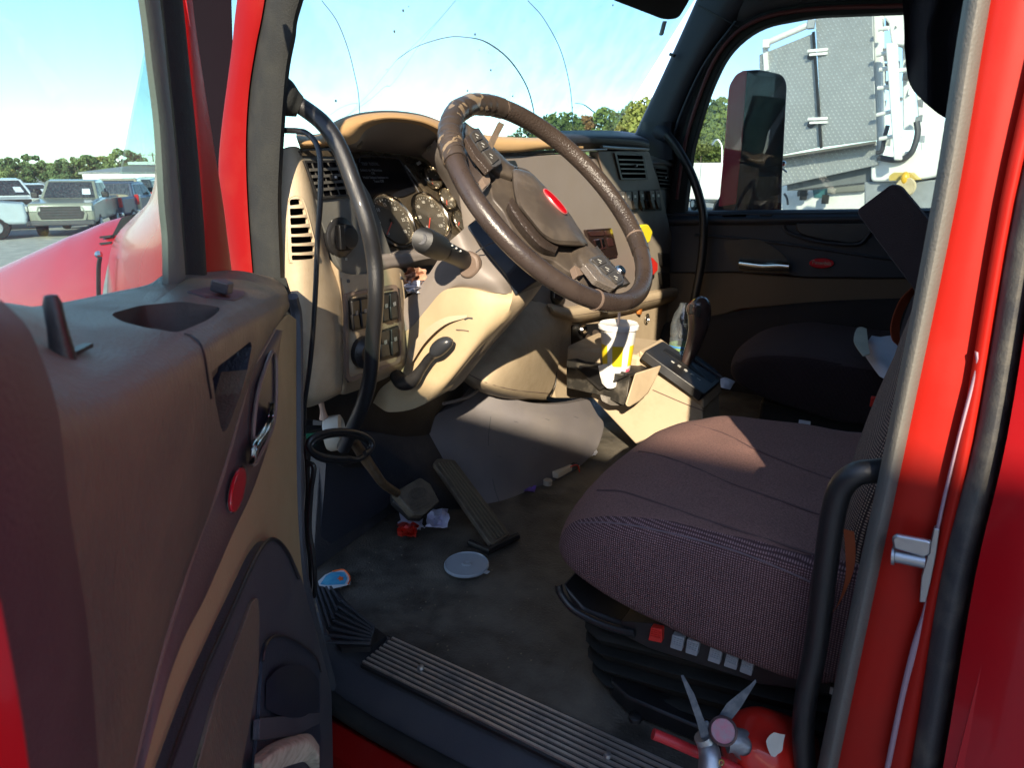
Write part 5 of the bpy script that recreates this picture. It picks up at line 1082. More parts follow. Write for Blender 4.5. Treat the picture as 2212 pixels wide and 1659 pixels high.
seam([(1460, 915), (1500, 918), (1560, 935), (1620, 965), (1700, 1000), (1780, 1030), (1840, 1048)])
seam([(1330, 985), (1380, 975), (1430, 985), (1500, 1010), (1580, 1045), (1680, 1080), (1770, 1112)])
seam([(1240, 1075), (1290, 1060), (1340, 1062), (1400, 1080), (1500, 1115), (1600, 1148), (1700, 1180), (1760, 1200)], .002)
seam([(1186, 1165), (1210, 1142), (1250, 1130), (1320, 1130), (1400, 1142), (1500, 1165), (1600, 1195), (1700, 1235), (1750, 1258)], .0014, 'piping', M('piping_light', (.17, .12, .13), .9))
# backrest
bp = [(-.06, 1.62), (.035, 1.625), (.052, 1.68), (.040, 1.78), (.018, 1.88), (-.005, 2.0), (-.04, 2.14), (-.10, 2.17), (-.17, 2.10), (-.16, 1.9), (-.13, 1.7)]
ob = Q('backrest', cushion(bp, -.085, -.57, .045), FABBACK)
ar = Q('raised_armrest', MB().poly([PY(x, y, -.60) for x, y in rnd([(1848, 456), (1926, 397), (1945, 402), (2010, 480), (2080, 640), (1990, 660), (1975, 625)], [14, 10, 8, 4, 4, 4, 4])], (0, -.06, 0)), M('armrest_fabric', (.035, .020, .019), .95, bump=.6, bs=500, sheen=.3), bev=.012, seg=3)
# base, rail, switches, bellows
Q('seat_pan', MB().poly([PY(x, y, -.10) for x, y in [(1212, 1262), (1260, 1315), (1330, 1342), (1500, 1385), (1640, 1410), (1800, 1380), (1820, 1520), (1640, 1475), (1450, 1415), (1300, 1352), (1240, 1320)]], (0, -.42, 0)), BLK, bev=.006)
Q('front_rail', MB().tube([PY(x, y, -.085) for x, y in [(1206, 1262), (1212, 1285), (1240, 1318), (1290, 1345), (1340, 1362), (1372, 1368)]], .006, n=10), BLKM)
Q('control_panel', MB().poly([PY(x, y, -.088) for x, y in rnd([(1340, 1342), (1420, 1348), (1560, 1385), (1700, 1398), (1790, 1380), (1800, 1500), (1640, 1478), (1500, 1432), (1400, 1400), (1345, 1372)], 6)], (0, -.04, 0)), BLK, bev=.003)
def rk(q, m, lab=None):
    s_ = Q('seat_switch', MB().poly([PY(x, y, -.078) for x, y in rnd(q, 2)], (0, -.012, 0)), m, bev=.0015, label=lab)
    (a, b), (c, d), (e, f), (g_, h) = q
    for t in (.2, .35, .5, .65):
        Q('switch_ridge', MB().bar(PY(a + (g_ - a) * t + 3, b + (h - b) * t, -.0772), PY(c + (e - c) * t - 2, d + (f - d) * t, -.0772), .0012, .0012), m, under=s_)
rk([(1406, 1356), (1430, 1361), (1429, 1390), (1400, 1384)], REDP, 'red rocker')
for q in ([(1452, 1372), (1478, 1379), (1472, 1408), (1447, 1400)], [(1484, 1382), (1511, 1389), (1505, 1419), (1480, 1411)], [(1534, 1400), (1560, 1407), (1554, 1437), (1528, 1428)], [(1570, 1409), (1595, 1418), (1590, 1449), (1563, 1440)], [(1604, 1421), (1629, 1429), (1623, 1462), (1597, 1452)]):
    rk(q, GREYB)
ys_ = -.115
bel = []
prof_b = [((1292, 1345), (1800, 1470)), ((1280, 1372), (1800, 1500)), ((1292, 1385), (1800, 1512)), ((1282, 1402), (1800, 1545)), ((1300, 1418), (1800, 1560)), ((1286, 1436), (1800, 1588)), ((1308, 1450), (1800, 1604)), ((1296, 1470), (1800, 1640)), ((1318, 1490), (1800, 1680))]
rows = []
for k, ((ax_, ay_), (bx_, by_)) in enumerate(prof_b):
    yy = ys_ + (.010 if k % 2 else -.012)
    rows.append([PY(ax_ + 26, ay_ - 4, yy) + Vector((.06, -.40, 0)), PY(ax_ + 6, ay_ - 3, yy) + Vector((.035, -.06, 0)), PY(ax_, ay_, yy), PY(ax_ + 60, ay_ + 20 + k, yy), PY((ax_ + bx_) / 2, (ay_ + by_) / 2 + 6, yy), PY(bx_, by_, yy)])
Q('bellows', MB().patch(rows, 4, 3), BLKR)
Q('base_frame', MB().poly([PZ(x, y, FZ + .002) for x, y in [(1318, 1505), (1352, 1540), (1420, 1570), (1560, 1630), (1760, 1720), (1900, 1720), (1900, 1400), (1330, 1440)]], (0, 0, .03)), BLK, bev=.004)
Q('base_block', MB().box((.13, -.34, 1.41), (.36, .38, .14)), BLK)
bl = Q('base_bolt', MB().lathe([(.010, 0), (.010, .006), (.006, .008), (.0001, .008)], PZ(1372, 1555, FZ + .034), n=12), BLK)
Q('seat_letters', MB().box(PY(1802, 1495, -.08), (.010, .001, .010)), PRINT)

ps = Thing('passenger_seat', 'dark brown fabric passenger seat in the shade beyond the console', 'seat', (.2, -1.6, FZ))
pprof = [(-.02, 1.600), (.10, 1.612), (.24, 1.618), (.36, 1.612), (.45, 1.590), (.490, 1.555), (.480, 1.515), (.42, 1.480), (.30, 1.455), (.16, 1.440), (.03, 1.445), (-.03, 1.5)]
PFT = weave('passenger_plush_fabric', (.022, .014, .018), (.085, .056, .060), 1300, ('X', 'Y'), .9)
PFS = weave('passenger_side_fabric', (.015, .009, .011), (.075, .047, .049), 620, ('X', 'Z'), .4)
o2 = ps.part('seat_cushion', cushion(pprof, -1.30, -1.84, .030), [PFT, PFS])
for p in o2.data.polygons:
    if abs(p.normal.y) > .55 or p.normal.z < .12: p.material_index = 1
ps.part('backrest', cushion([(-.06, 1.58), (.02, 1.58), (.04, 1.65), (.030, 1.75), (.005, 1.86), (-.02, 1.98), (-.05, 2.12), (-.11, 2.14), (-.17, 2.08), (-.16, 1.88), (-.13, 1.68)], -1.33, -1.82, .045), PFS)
ps.part('seat_base', MB().box((.18, -1.58, 1.385), (.40, .40, .12)), BLK, bev=.01)
ps.part('belt_buckle', MB().box(PY(1888, 868, -1.27), (.018, .012, .03)), REDP, bev=.003)
ps.part('side_label', MB().box(PY(1738, 914, -1.2), (.030, .004, .014)), PAPER)
solo('seat_belt', MB().patch([[PY(x, y, -1.0) for x, y in [(1972, 620), (1944, 650), (1926, 700), (1928, 732), (1940, 746)]], [PY(x, y, -1.02) for x, y in [(1976, 632), (1955, 668), (1944, 700), (1944, 735), (1946, 752)]]], 5, 3, (.002, 0, 0)), M('orange_webbing', (.42, .075, .02), .7, bump=.5, bs=800), 'orange seat belt webbing hanging beside the passenger backrest', 'seat belt')
solo('seat_belt', MB().patch([[PY(x, y, -.05) for x, y in [(1822, 1144), (1826, 1190), (1826, 1250), (1812, 1300), (1800, 1322)]], [PY(x, y, -.052) for x, y in [(1845, 1150), (1848, 1195), (1842, 1240), (1818, 1296), (1801, 1322)]]], 5, 3, (0, -.002, 0)), M('orange_webbing_b', (.50, .11, .035), .7, bump=.5, bs=800), 'orange seat belt webbing between the black grab handle and the rear door post', 'seat belt')
solo('seat_belt_receipts', MB().patch([[PZ(x, y, 1.64) + Vector((0, 0, b)) for x, y, b in r_] for r_ in [[(1880, 746, .03), (1900, 742, .02), (1925, 746, .03), (1950, 750, .02)], [(1865, 755, .0), (1890, 775, .012), (1920, 780, .005), (1945, 785, .01)], [(1880, 785, .0), (1900, 800, .01), (1925, 810, .012), (1945, 800, .0)], [(1900, 812, .0), (1915, 820, .0), (1928, 826, .0), (1940, 820, .0)]]], 2, 2, (0, 0, -.001)), PAPER, 'loose white receipts lying on the passenger seat cushion', 'receipts').name = 'loose_receipts'
solo('paper_wrapper', MB().patch([[PZ(x, y, 1.68) for x, y in r_] for r_ in [[(1846, 720), (1852, 708), (1862, 706), (1872, 710)], [(1844, 736), (1852, 732), (1862, 732), (1874, 728)], [(1852, 752), (1860, 752), (1868, 750), (1876, 746)], [(1864, 768), (1868, 768), (1874, 766), (1880, 764)]]], 2, 2, (0, 0, -.002)), M('wrapper_cream', (.55, .56, .46), .8, bump=1, bs=80), 'pale crumpled wrapper standing up on the passenger seat', 'wrapper')

# ================================================================== CONSOLE AND SHIFTER
co = Thing('gear_console', 'tan gear selector console with black shift plate between the seats', 'console', (.5, -1.0, FZ))
G = co.part
zt = lambda x: 1.57 + (x - .441) * .58
pB = [PY(x, y, -.93) for x, y in [(1383, 758), (1517, 860), (1524, 1010), (1420, 1010), (1275, 855), (1330, 800)]]
G('body', MB().poly(pB, (0, -.155, 0)), TAN, bev=.004)
G('side_joint', MB().tube([PY(x, y, -.927) for x, y in [(1410, 842), (1470, 868), (1520, 888)]], .0012, n=6), BRN)
G('rim', MB().poly([PY(x, y, -.925) for x, y in [(1380, 757), (1518, 859), (1521, 884), (1380, 776)]], (0, -.165, 0)), TAN, bev=.004)
G('front_base', MB().box((.72, -1.02, 1.60), (.22, .20, .12)), TAN, bev=.01)
N2 = Vector((-.5, 0, .86)).normalized()
p0 = PY(1383, 758, -.93); p1 = PY(1517, 860, -.93); dd_ = (p0 - p1).normalized(); N2 = dd_.cross(Vector((0, -1, 0))).normalized()
if N2.z < 0: N2 = -N2
def PC(x, y, h=0): return pl(x, y, p0 + N2 * h, N2)
G('shift_plate', MB().poly([PC(x, y, .022) for x, y in rnd([(1392, 758), (1432, 736), (1560, 820), (1522, 852)], 5)], N2 * -.025), BLK, bev=.005)
G('shift_slot', MB().poly([PC(x, y, .0235) for x, y in rnd([(1432, 756), (1440, 752), (1532, 812), (1522, 816)], 4)], N2 * -.003), M('slot_void', (.003, .003, .004), .6))
G('clear_cover', MB().poly([PC(x, y, .0245) for x, y in rnd([(1466, 760), (1486, 752), (1556, 806), (1540, 826), (1522, 814)], 4)], N2 * -.004), M('blue_sheen_plastic', (.03, .06, .09), .12, coat=.5), bev=.001)
G('release_bar', MB().bar(PC(1490, 770, .028), PC(1560, 816, .028), .006, .005, up=tuple(N2)), CHAR, bev=.001)
for (x, y), s_ in zip([(1454, 782), (1468, 791), (1482, 800), (1496, 809), (1510, 819)], 'RNDML'):
    lettering('shift_letter', s_, PC(x, y, .0228), -dd_.cross(N2) * -1 if False else Vector((0, -1, 0)), dd_, .014, PRINT, co)
shf = Thing('gear_lever', 'brown leather pistol grip gear lever standing on the black shift plate', 'gear lever', PC(1480, 785, .02))
def PS(x, y, o=0): return PY(x, y, -1.0 + o)
shf.part('grip', MB().tube([PS(1480, 786), PS(1488, 770), PS(1500, 740), PS(1508, 710), PS(1511, 682), PS(1508, 662), PS(1503, 650), PS(1500, 645)], [.012, .017, .021, .025, .029, .031, .024, .006], n=20, sub=5), M('shifter_leather', (.055, .036, .032), .22, coat=.4, bump=.3, bs=300, var=.2, vs=20))
shf.part('thumb_button', MB().box(PS(1495, 668, .026), (.014, .008, .026)), BLK, bev=.003)
shf.part('side_window', MB().box(PS(1509, 672, .0285), (.012, .006, .030)), BLK, bev=.002)
wb = Thing('water_bottle', 'clear plastic water bottle with blue label behind the gear lever', 'bottle', PS(1470, 762, -.08))
PET = glass('bottle_plastic', (.80, .86, .88), .16, .08, (.6, .65, .7), (1, 1, 1))
wb.part('bottle', MB().lathe([(.0001, .0), (.030, .0), (.033, .01), (.033, .06), (.031, .065), (.033, .07), (.033, .10), (.026, .13), (.014, .15), (.012, .16), (.0001, .16)], PS(1470, 768, -.10) + Vector((0, 0, -.01)), n=28), PET)
wb.part('label_band', MB().lathe([(.0335, .015), (.0335, .045)], PS(1470, 768, -.10) + Vector((0, 0, -.01)), n=28), M('label_teal', (.03, .13, .12), .4, col2=(.3, .4, .1), vs=30))
wb.part('label_ring', MB().lathe([(.034, .038), (.034, .043)], PS(1470, 768, -.10) + Vector((0, 0, -.01)), n=28), M('label_blue', (.05, .2, .5), .4))
solo('tissue', MB().patch([[PC(x, y, .03 + b) for x, y, b in r_] for r_ in [[(1556, 818, .004), (1566, 815, .012), (1577, 819, .006), (1588, 824, .0)], [(1556, 826, .0), (1566, 824, .006), (1576, 828, .008), (1583, 832, .0)], [(1557, 836, .0), (1563, 838, .004), (1572, 840, .0), (1577, 841, .0)]]], 3, 3, (0, 0, -.001)), PAPER, 'small white tissue on the rear corner of the gear console', 'tissue')

# ================================================================== PEDALS AND FLOOR CLUTTER
PEDM = M('worn_pedal_rubber', (.075, .062, .045), .6, bump=.6, bs=250, var=.25, vs=40, dirt=.8, ds=20, dirtcol=(.15, .12, .08))
ac = Thing('accelerator_pedal', 'long ribbed accelerator pedal rising from the floor in front of the seat', 'pedal', PZ(1085, 1175, FZ))
q0, q1 = PZ(1083, 1166, FZ + .02), PX(962, 992, .90)
yv = Vector((0, -1, 0)); aN = (q1 - q0).cross(yv).normalized()
if aN.x > 0: aN = -aN
def PA(x, y, h=0): return pl(x, y, q0 + aN * h, aN)
tb = ac.part('tread', MB().poly([PA(x, y, 0) for x, y in rnd([(937, 1000), (944, 990), (982, 993), (1103, 1155), (1062, 1178)], 6)], aN * -.012), PEDM, bev=.002)
for t in (.15, .32, .49, .66, .83):
    ac.part('tread_rib', MB().bar(PA(942 + 38 * t, 1000 - 2 * t, .0015), PA(1060 + 40 * t, 1170 - 20 * t, .0015), .0028, .003, up=tuple(aN)), M('rib_highlight', (.13, .11, .075), .6) if t == .15 else bpy.data.materials['rib_highlight'], under=tb)
ac.part('hinge_block', MB().tube([PZ(x, y, FZ + .012) for x, y in [(1016, 1172), (1054, 1190), (1118, 1158)]], .009, n=8, sub=1), BLK)
br = Thing('brake_pedal', 'brown ribbed brake pedal pad on a rusty arm above the paper scraps', 'pedal', PX(905, 1075, .80))
bN = Vector((-.72, .12, .68)).normalized(); b0 = PX(905, 1080, .86)
def PB(x, y, h=0): return pl(x, y, b0 + bN * h, bN)
bp_ = br.part('pad', MB().poly([PB(x, y) for x, y in rnd([(853, 1063), (908, 1031), (930, 1045), (950, 1084), (914, 1114), (893, 1112)], 4)], bN * -.022), PEDM, bev=.003)
br.part('pad_oval', MB().tube([PB(x, y, .001) for x, y in oval(903, 1067, 20, 13, R(-15))], .0012, n=6, closed=True, sub=2), PEDM, under=bp_)
br.part('pad_oval', MB().tube([PB(x, y, .001) for x, y in oval(903, 1067, 13, 8, R(-15))], .0010, n=6, closed=True, sub=2), PEDM, under=bp_)
for t in (0, .35, .7, 1): br.part('pad_rib', MB().bar(PB(882 + 10 * t, 1090 + 16 * t, .001), PB(938 + 8 * t, 1062 + 22 * t, .001), .0018, .002, up=tuple(bN)), PEDM, under=bp_)
br.part('backing', MB().poly([PB(x, y, -.022) for x, y in rnd([(848, 1064), (905, 1034), (930, 1050), (948, 1088), (912, 1122), (888, 1120), (850, 1084)], 4)], bN * -.016), BLK, bev=.002)
br.part('arm', MB().tube([PX(762, 950, .88), PX(785, 985, .89), PX(806, 1015, .88), PX(828, 1045, .87), PX(858, 1066, .87)], [.010, .011, .010, .009, .009], n=10), M('rusty_arm', (.10, .065, .035), .5, metal=.4, bump=.8, bs=150, var=.4, vs=40))
br.part('floor_stop', MB().lathe([(.028, 0), (.026, .012), (.0001, .014)], PX(925, 1052, .95), (-1, 0, .6), n=18), BLKR)

lid = solo('cup_lid', MB().lathe([(.0475, .000), (.0475, .004), (.0455, .006), (.0445, .0035), (.020, .0035), (.010, .004), (.009, .0075), (.003, .0078), (.0001, .006)], PZ(1008, 1222, FZ + .009), n=48).box(PZ(1050, 1236, FZ + .011), (.012, .012, .001)), LIDP, 'translucent plastic cup lid lying flat on the floor mat', 'cup lid')
def scrap(name, pts, z, mat, lab, cat_, jit=.01, n=5, seed=1):
    rn = random.Random(seed); (x0, y0), (x1, y1) = pts; rows = []
    for i in range(n):
        rows.append([PZ(x0 + (x1 - x0) * (j / (n - 1.)) + rn.uniform(-4, 4), y0 + (y1 - y0) * i / (n - 1.) + rn.uniform(-3, 3), z + rn.uniform(0, jit * 2)) for j in range(n)])
    return solo(name, MB().patch(rows, 1, 1, (0, 0, -.001)), mat, lab, cat_)
scrap('paper_scrap', ((922, 1098), (968, 1140)), FZ + .006, M('lilac_paper', (.60, .60, .74), .8, var=.1, vs=30), 'white crumpled receipt on the floor right of the brake pedal', 'paper scrap', .012, 7, 3)
scrap('paper_scrap', ((862, 1105), (915, 1138)), FZ + .004, bpy.data.materials['lilac_paper'], 'white torn paper scrap on the floor below the brake pedal, behind the red wrapper', 'paper scrap', .008, 5, 5)
scrap('red_wrapper', ((860, 1130), (902, 1158)), FZ + .014, M('red_foil', (.62, .03, .015), .35, bump=1, bs=80), 'small crumpled red wrapper on the floor near the brake pedal', 'wrapper', .012, 7, 8)
scrap('white_tab', ((900, 1138), (912, 1144)), FZ + .02, PAPER, 'tiny white paper tab touching the red wrapper', 'paper scrap', .002, 3, 8)
st = Thing('torn_label', 'torn blue and white label with orange edge lying by the left kick panel', 'label scrap', PZ(724, 1252, FZ))
ll = [(687, 1256), (702, 1242), (716, 1236), (740, 1230), (752, 1238), (758, 1250), (756, 1262), (742, 1266), (700, 1277), (690, 1268)]
st.part('sheet', MB().poly([PZ(x, y, FZ + .010) for x, y in ll], (0, 0, -.001)), M('label_white', (.55, .58, .58), .5))
st.part('blue_field', MB().poly([PZ(x, y, FZ + .0108) for x, y in [(692, 1262), (704, 1244), (718, 1236), (744, 1236), (750, 1250), (744, 1262), (706, 1264)]], (0, 0, -.0006)), M('label_blue_field', (.03, .22, .42), .45, col2=(.10, .40, .55), vs=60))
st.part('orange_edge', MB().tube([PZ(x, y, FZ + .011) for x, y in [(718, 1235), (740, 1231), (752, 1240), (756, 1252), (752, 1262)]], .0018, n=6), M('label_orange', (.70, .13, .03), .5))
st.part('orange_star', MB().poly([PZ(736 + (8 if k % 2 else 4) * math.cos(k * math.pi / 5), 1250 + (6 if k % 2 else 3) * math.sin(k * math.pi / 5), FZ + .0114) for k in range(10)], (0, 0, -.0004)), bpy.data.materials['label_orange'])
co2 = Thing('loose_connector', 'cream electrical connector with dangling wires at the foot of the kick panel', 'connector', PZ(1212, 1022, FZ))
co2.part('shell', MB().bar(PZ(1196, 1026, FZ + .02), PZ(1228, 1008, FZ + .02), .026, .018), CREAM, bev=.002)
for k in range(3):
    co2.part('wire', MB().tube([PZ(1228, 1006 + k * 3, FZ + .02), PZ(1238, 996 + k * 5, FZ + .03), PZ(1248, 998 + k * 4, FZ + .02), PZ(1252, 1012 + k * 4, FZ + .01)], .0015, n=6), (CREAM, BLK, REDP)[k])
solo('bottle_cap', MB().lathe([(.012, 0), (.012, .013), (.010, .015), (.0001, .015)], PZ(1183, 1047, FZ + .006), n=20), M('grey_cap', (.33, .30, .25), .4), 'small grey bottle cap on the floor below the kick panel', 'bottle cap')
scrap('foil_scrap', ((1135, 1048), (1158, 1062)), FZ + .004, M('violet_foil', (.12, .07, .35), .3), 'tiny violet foil scrap beside the kick panel', 'wrapper', .004, 4, 12)
scrap('white_scrap', ((1266, 960), (1290, 982)), FZ + .02, PAPER, 'bright white shred on the floor by the torn kick panel edge', 'paper scrap', .014, 5, 14)
dirt = MB(); rn = random.Random(5)
for k in range(300):
    x = rn.gauss(.62, .22); y = -.04 - abs(rn.gauss(0, .28)); 
    if x > 1.0 or y < -.8: continue
    s_ = rn.choice([.0006, .0008, .001, .0018]); dirt.ball((x, y, FZ + .008), s_, n=5, sc=(1, 1.3, .6))
stf = make('floor_crumbs', dirt, M('crumbs', (.20, .17, .12), .9, var=.4, vs=80), (0, 0, 0)); stf['kind'] = 'stuff'; stf['label'] = 'pale crumbs and grit scattered over the floor mat'; stf['category'] = 'crumbs'
# steering shaft boot and left lower clutter
ho = Thing('plastic_funnel_cap', 'beige plastic cap hanging on a strap below the dash', 'plastic cap', PX(712, 930, .93))
ho.part('cap', MB().lathe([(.030, 0), (.034, .006), (.034, .030), (.026, .034), (.022, .020), (.0001, .018)], PX(704, 938, .93), (-.75, -.6, .1), n=24), CREAM)
ho.part('strap', MB().tube([PX(692, 862, .93), PX(697, 885, .93), PX(700, 905, .93)], [.006, .005, .009], n=8), M('strap_pink_beige', (.45, .30, .22), .5))
solo('green_tape', MB().poly([PX(x, y, .90) for x, y in [(655, 938), (682, 936), (682, 962), (656, 966)]], (.003, 0, 0)), M('green_tape_mat', (.02, .22, .13), .6), 'small piece of green tape near the cable loops', 'tape')

# ================================================================== GRAB HANDLES, CABLES
gh = Thing('grab_handle', 'thick black grab handle curving down in front of the gauges', 'grab handle', PY(800, 700, -.06))
gh.part('bar', MB().tube([PY(x, y, o_) for x, y, o_ in [(628, 218, -.03), (655, 232, -.045), (700, 268, -.05), (735, 322, -.05), (765, 400, -.05), (792, 480, -.05), (808, 560, -.06), (812, 640, -.06), (805, 740, -.07), (800, 810, -.08), (785, 870, -.09), (762, 925, -.10), (742, 968, -.11)]], .0128, n=20, sub=6), BLKM)
gh.part('mount_boot', MB().tube([PY(x, y, o_) for x, y, o_ in [(600, 205, -.02), (614, 212, -.025), (632, 222, -.035), (648, 230, -.043)]], [.030, .028, .021, .0155], n=24, sub=4), BLKR)
gh.part('lower_bracket', MB().patch([[PX(x, y, .93) for x, y in r_] for r_ in [[(640, 940), (700, 925), (770, 930)], [(700, 985), (745, 985), (790, 990)], [(745, 1010), (765, 1010), (800, 1010)]]], 4, 4, (.03, 0, 0)), BLK)
cb_ = Thing('black_cable', 'black cable running down the dash end and coiled below it', 'cable', PY(690, 500, -.02))
cb_.part('upper_run', MB().tube([PY(x, y, o_) for x, y, o_ in [(598, 281, -.02), (640, 282, -.02), (664, 288, -.02), (684, 312, -.015), (692, 352, -.01), (692, 430, -.005), (686, 520, -.005), (682, 620, -.005), (676, 720, -.005), (668, 800, -.008), (658, 870, -.012), (655, 940, -.02)]], .0042, n=10, sub=5), BLKM)
loop = []
for i in range(40):
    a = i / 40. * 4 * math.pi; loop.append(PX(735 + (64 + 5 * (i > 20)) * math.cos(a + 1), 968 + 30 * math.sin(a + 1) - (i > 20) * 7 - (735 - 735) * .1, .84 - .001 * i))
cb_.part('coil', MB().tube(loop, .0052, n=10, sub=3), BLKM)
cb_.part('lower_run', MB().tube([PY(x, y, .0) for x, y in [(664, 1000), (678, 1010), (672, 1060), (668, 1140), (676, 1200), (680, 1250), (678, 1290)]], .0045, n=8, sub=5), BLK)
cb_.part('lower_run', MB().tube([PY(x, y, -.01) for x, y in [(655, 940), (662, 990), (664, 1060), (660, 1130), (668, 1200), (672, 1270)]], .0045, n=8, sub=5), BLK)
gh2 = Thing('grab_handle', 'black grab handle on the rear door post beside the driver seat', 'grab handle', PY(1770, 1300, -.03))
gh2.part('bar', MB().tube([PY(x, y, o_) for x, y, o_ in [(1925, 1014, -.04), (1890, 1018, -.025), (1850, 1024, -.018), (1818, 1052, -.018), (1802, 1100, -.018), (1792, 1160, -.018), (1778, 1270, -.018), (1762, 1400, -.018), (1742, 1500, -.018), (1735, 1580, -.018), (1740, 1660, -.018), (1756, 1740, -.018)]], .0128, n=18, sub=6), BLKM)
# latch striker on the jamb
sk = Thing('door_striker', 'grey steel door striker pin bolted to the red rear door post', 'door striker', PY(1980, 1190, .02))
sk.part('plate', MB().poly([PY(x, y, .022) for x, y in rnd([(2018, 1142), (2030, 1144), (2022, 1200), (2010, 1260), (2000, 1302), (1986, 1302), (1990, 1250), (2004, 1200)], 3)], (0, -.008, 0)), STEEL, bev=.0015)
sk.part('bracket', MB().poly([PY(x, y, .035) for x, y in rnd([(1926, 1164), (1936, 1156), (2000, 1168), (2012, 1172), (2010, 1200), (1996, 1206), (1930, 1186)], 5)], (0, -.006, 0)), STEEL, bev=.002)
sk.part('pin', MB().tube([PY(1926, 1200, .030), PY(1932, 1201, .030), PY(1934, 1201, .030), PY(1998, 1214, .030)], [.0092, .0092, .0068, .0068], n=16, sub=1), STEEL)

# fire extinguisher
fe = Thing('fire_extinguisher', 'red fire extinguisher lying by the seat base with round gauge and squeeze handles', 'fire extinguisher', PZ(1640, 1620, FZ + .05))
dpt = .80
e0 = at(1612, 1612, .845); e1 = at(1760, 1640, 1.02); ax = (e1 - e0).normalized()
fe.part('cylinder', MB().lathe([(.012, -.012), (.018, -.002), (.034, .010), (.046, .028), (.050, .045), (.050, .20), (.045, .22), (.0001, .225)], e0, ax, n=40), M('extinguisher_red', (.60, .02, .012), .28, coat=.6, dirt=.15, ds=30))
fe.part('peeled_patch', MB().patch([[at(x, y, .797) for x, y in r_] for r_ in [[(1662, 1590), (1672, 1583), (1684, 1586), (1696, 1588)], [(1655, 1602), (1672, 1600), (1686, 1602), (1692, 1606)], [(1660, 1622), (1674, 1620), (1684, 1620), (1690, 1622)], [(1666, 1634), (1674, 1636), (1680, 1630), (1684, 1628)]]], 2, 2, ray(1670, 1610) * .03), STEEL)
fe.part('neck', MB().tube([at(1570, 1598, .845), at(1590, 1600, .845), at(1612, 1612, .85)], [.016, .015, .020], n=18, sub=2), M('alloy_grey', (.30, .31, .33), .45, metal=.6, bump=.6, bs=120))
fe.part('valve', MB().tube([at(1518, 1590, .80), at(1528, 1612, .80), at(1534, 1640, .79), at(1530, 1700, .78)], [.011, .012, .013, .013], n=14, sub=2), STEEL)
gz = fe.part('gauge', MB().lathe([(.0165, -.006), (.0165, .002), (.014, .004), (.0135, .001), (.0001, .001)], at(1562, 1580, .79), -ray(1562, 1580), n=28), M('gauge_rim', (.10, .06, .06), .4, metal=.3))
fe.part('gauge_face', MB().lathe([(.0135, .0022), (.0001, .0024)], at(1562, 1580, .79), -ray(1562, 1580), n=24), M('gauge_pink', (.45, .12, .16), .35, col2=(.30, .20, .22), vs=150), under=gz)
HB = M('worn_handle_paint', (.07, .085, .105), .4, metal=.4, dirt=.4, ds=60, dirtcol=(.4, .4, .4))
fe.part('handle', MB().poly([at(x, y, .79) for x, y in rnd([(1470, 1460), (1476, 1458), (1500, 1500), (1532, 1585), (1514, 1596), (1505, 1560), (1488, 1510)], 2)], ray(1500, 1520) * .012), HB, bev=.001)
fe.part('handle', MB().poly([at(x, y, .80) for x, y in rnd([(1622, 1478), (1632, 1468), (1634, 1474), (1600, 1530), (1580, 1556), (1548, 1554), (1570, 1520)], 2)], ray(1590, 1510) * .012), HB, bev=.001)
fe.part('handle_block', MB().poly([at(x, y, .795) for x, y in rnd([(1508, 1560), (1530, 1556), (1538, 1580), (1532, 1596), (1514, 1598)], 5)], ray(1520, 1575) * .02), HB, bev=.002)
fe.part('hose', MB().tube([at(1411, 1586, .83), at(1450, 1602, .83), at(1500, 1624, .83), at(1560, 1648, .84), at(1620, 1680, .84)], .0068, n=14, sub=3), M('red_hose', (.50, .025, .03), .45))
fe.part('hang_tag_ring', MB().tube([at(1558 + 5 * math.cos(a), 1648 + 6 * math.sin(a), .78) for a in [k * math.pi / 4 for k in range(8)]], .0012, n=6, closed=True, sub=2), M('brass', (.35, .25, .10), .35, metal=1))

# ================================================================== HOOD OF THE TRUCK
hd = Thing('truck_hood', 'glossy red truck hood and cowl sloping forward beyond the door glass', 'truck hood', (2.2, -.9, 1.5))
HR = M('hood_paint', (.46, .004, .008), .22, var=.03, coat=.25, spec=.3)
top = [(273, 469), (222, 483), (171, 504), (137, 517), (68, 548), (0, 579), (-80, 615)]
Yh = -.48
tp = [PY(x, y, Yh) for x, y in top]
rows = [[Vector((p.x, -1.5, p.z + .10)) for p in tp], [Vector((p.x, -1.0, p.z + .11)) for p in tp], [Vector((p.x, -.70, p.z + .05)) for p in tp], [p + Vector((0, -.04, .004)) for p in tp], tp,
        [p + Vector((.0, .05, -.07)) for p in tp], [p + Vector((0, .12, -.25)) for p in tp], [p + Vector((0, .16, -.5)) for p in tp], [p + Vector((0, .16, -.9)) for p in tp]]
hd.part('hood_panel', MB().patch(rows, 5, 4), HR)
cw = [(353, 340), (350, 380), (335, 418), (316, 442), (273, 483), (256, 502), (244, 524), (236, 555), (232, 600), (230, 700)]
cc = [PY(x, y, -.40) for x, y in cw]
rws = []
for t in (0, .35, .7, 1.0):
    rws.append([p.lerp(Vector((1.15, -.06 - .02 * (1 - t), p.z + (.0 if i > 1 else 0))), t) + Vector((0, .05 * math.sin(math.pi * t), 0)) for i, p in enumerate(cc)])
hd.part('cowl_side', MB().patch(rws, 4, 4), HR)
hd.part('cowl_vent', MB().poly([PY(x, y, -.44) for x, y in [(262, 470), (290, 462), (262, 500), (244, 520), (234, 556), (218, 556), (236, 520)]], (0, -.10, 0)), BLKR)
for y_ in (512, 526, 540):
    hd.part('vent_bar', MB().bar(PY(222, y_, -.435), PY(246, y_ - 3, -.435), .02, .006), BLK)
hd.part('hood_seam', MB().tube([PY(x, y, -.34) for x, y in [(216, 556), (213, 580), (213, 640), (214, 700)]], .006, n=6), BLK)
hd.part('trim_star', MB().ball(PY(213, 550, -.36), .012, n=8), CHROME)
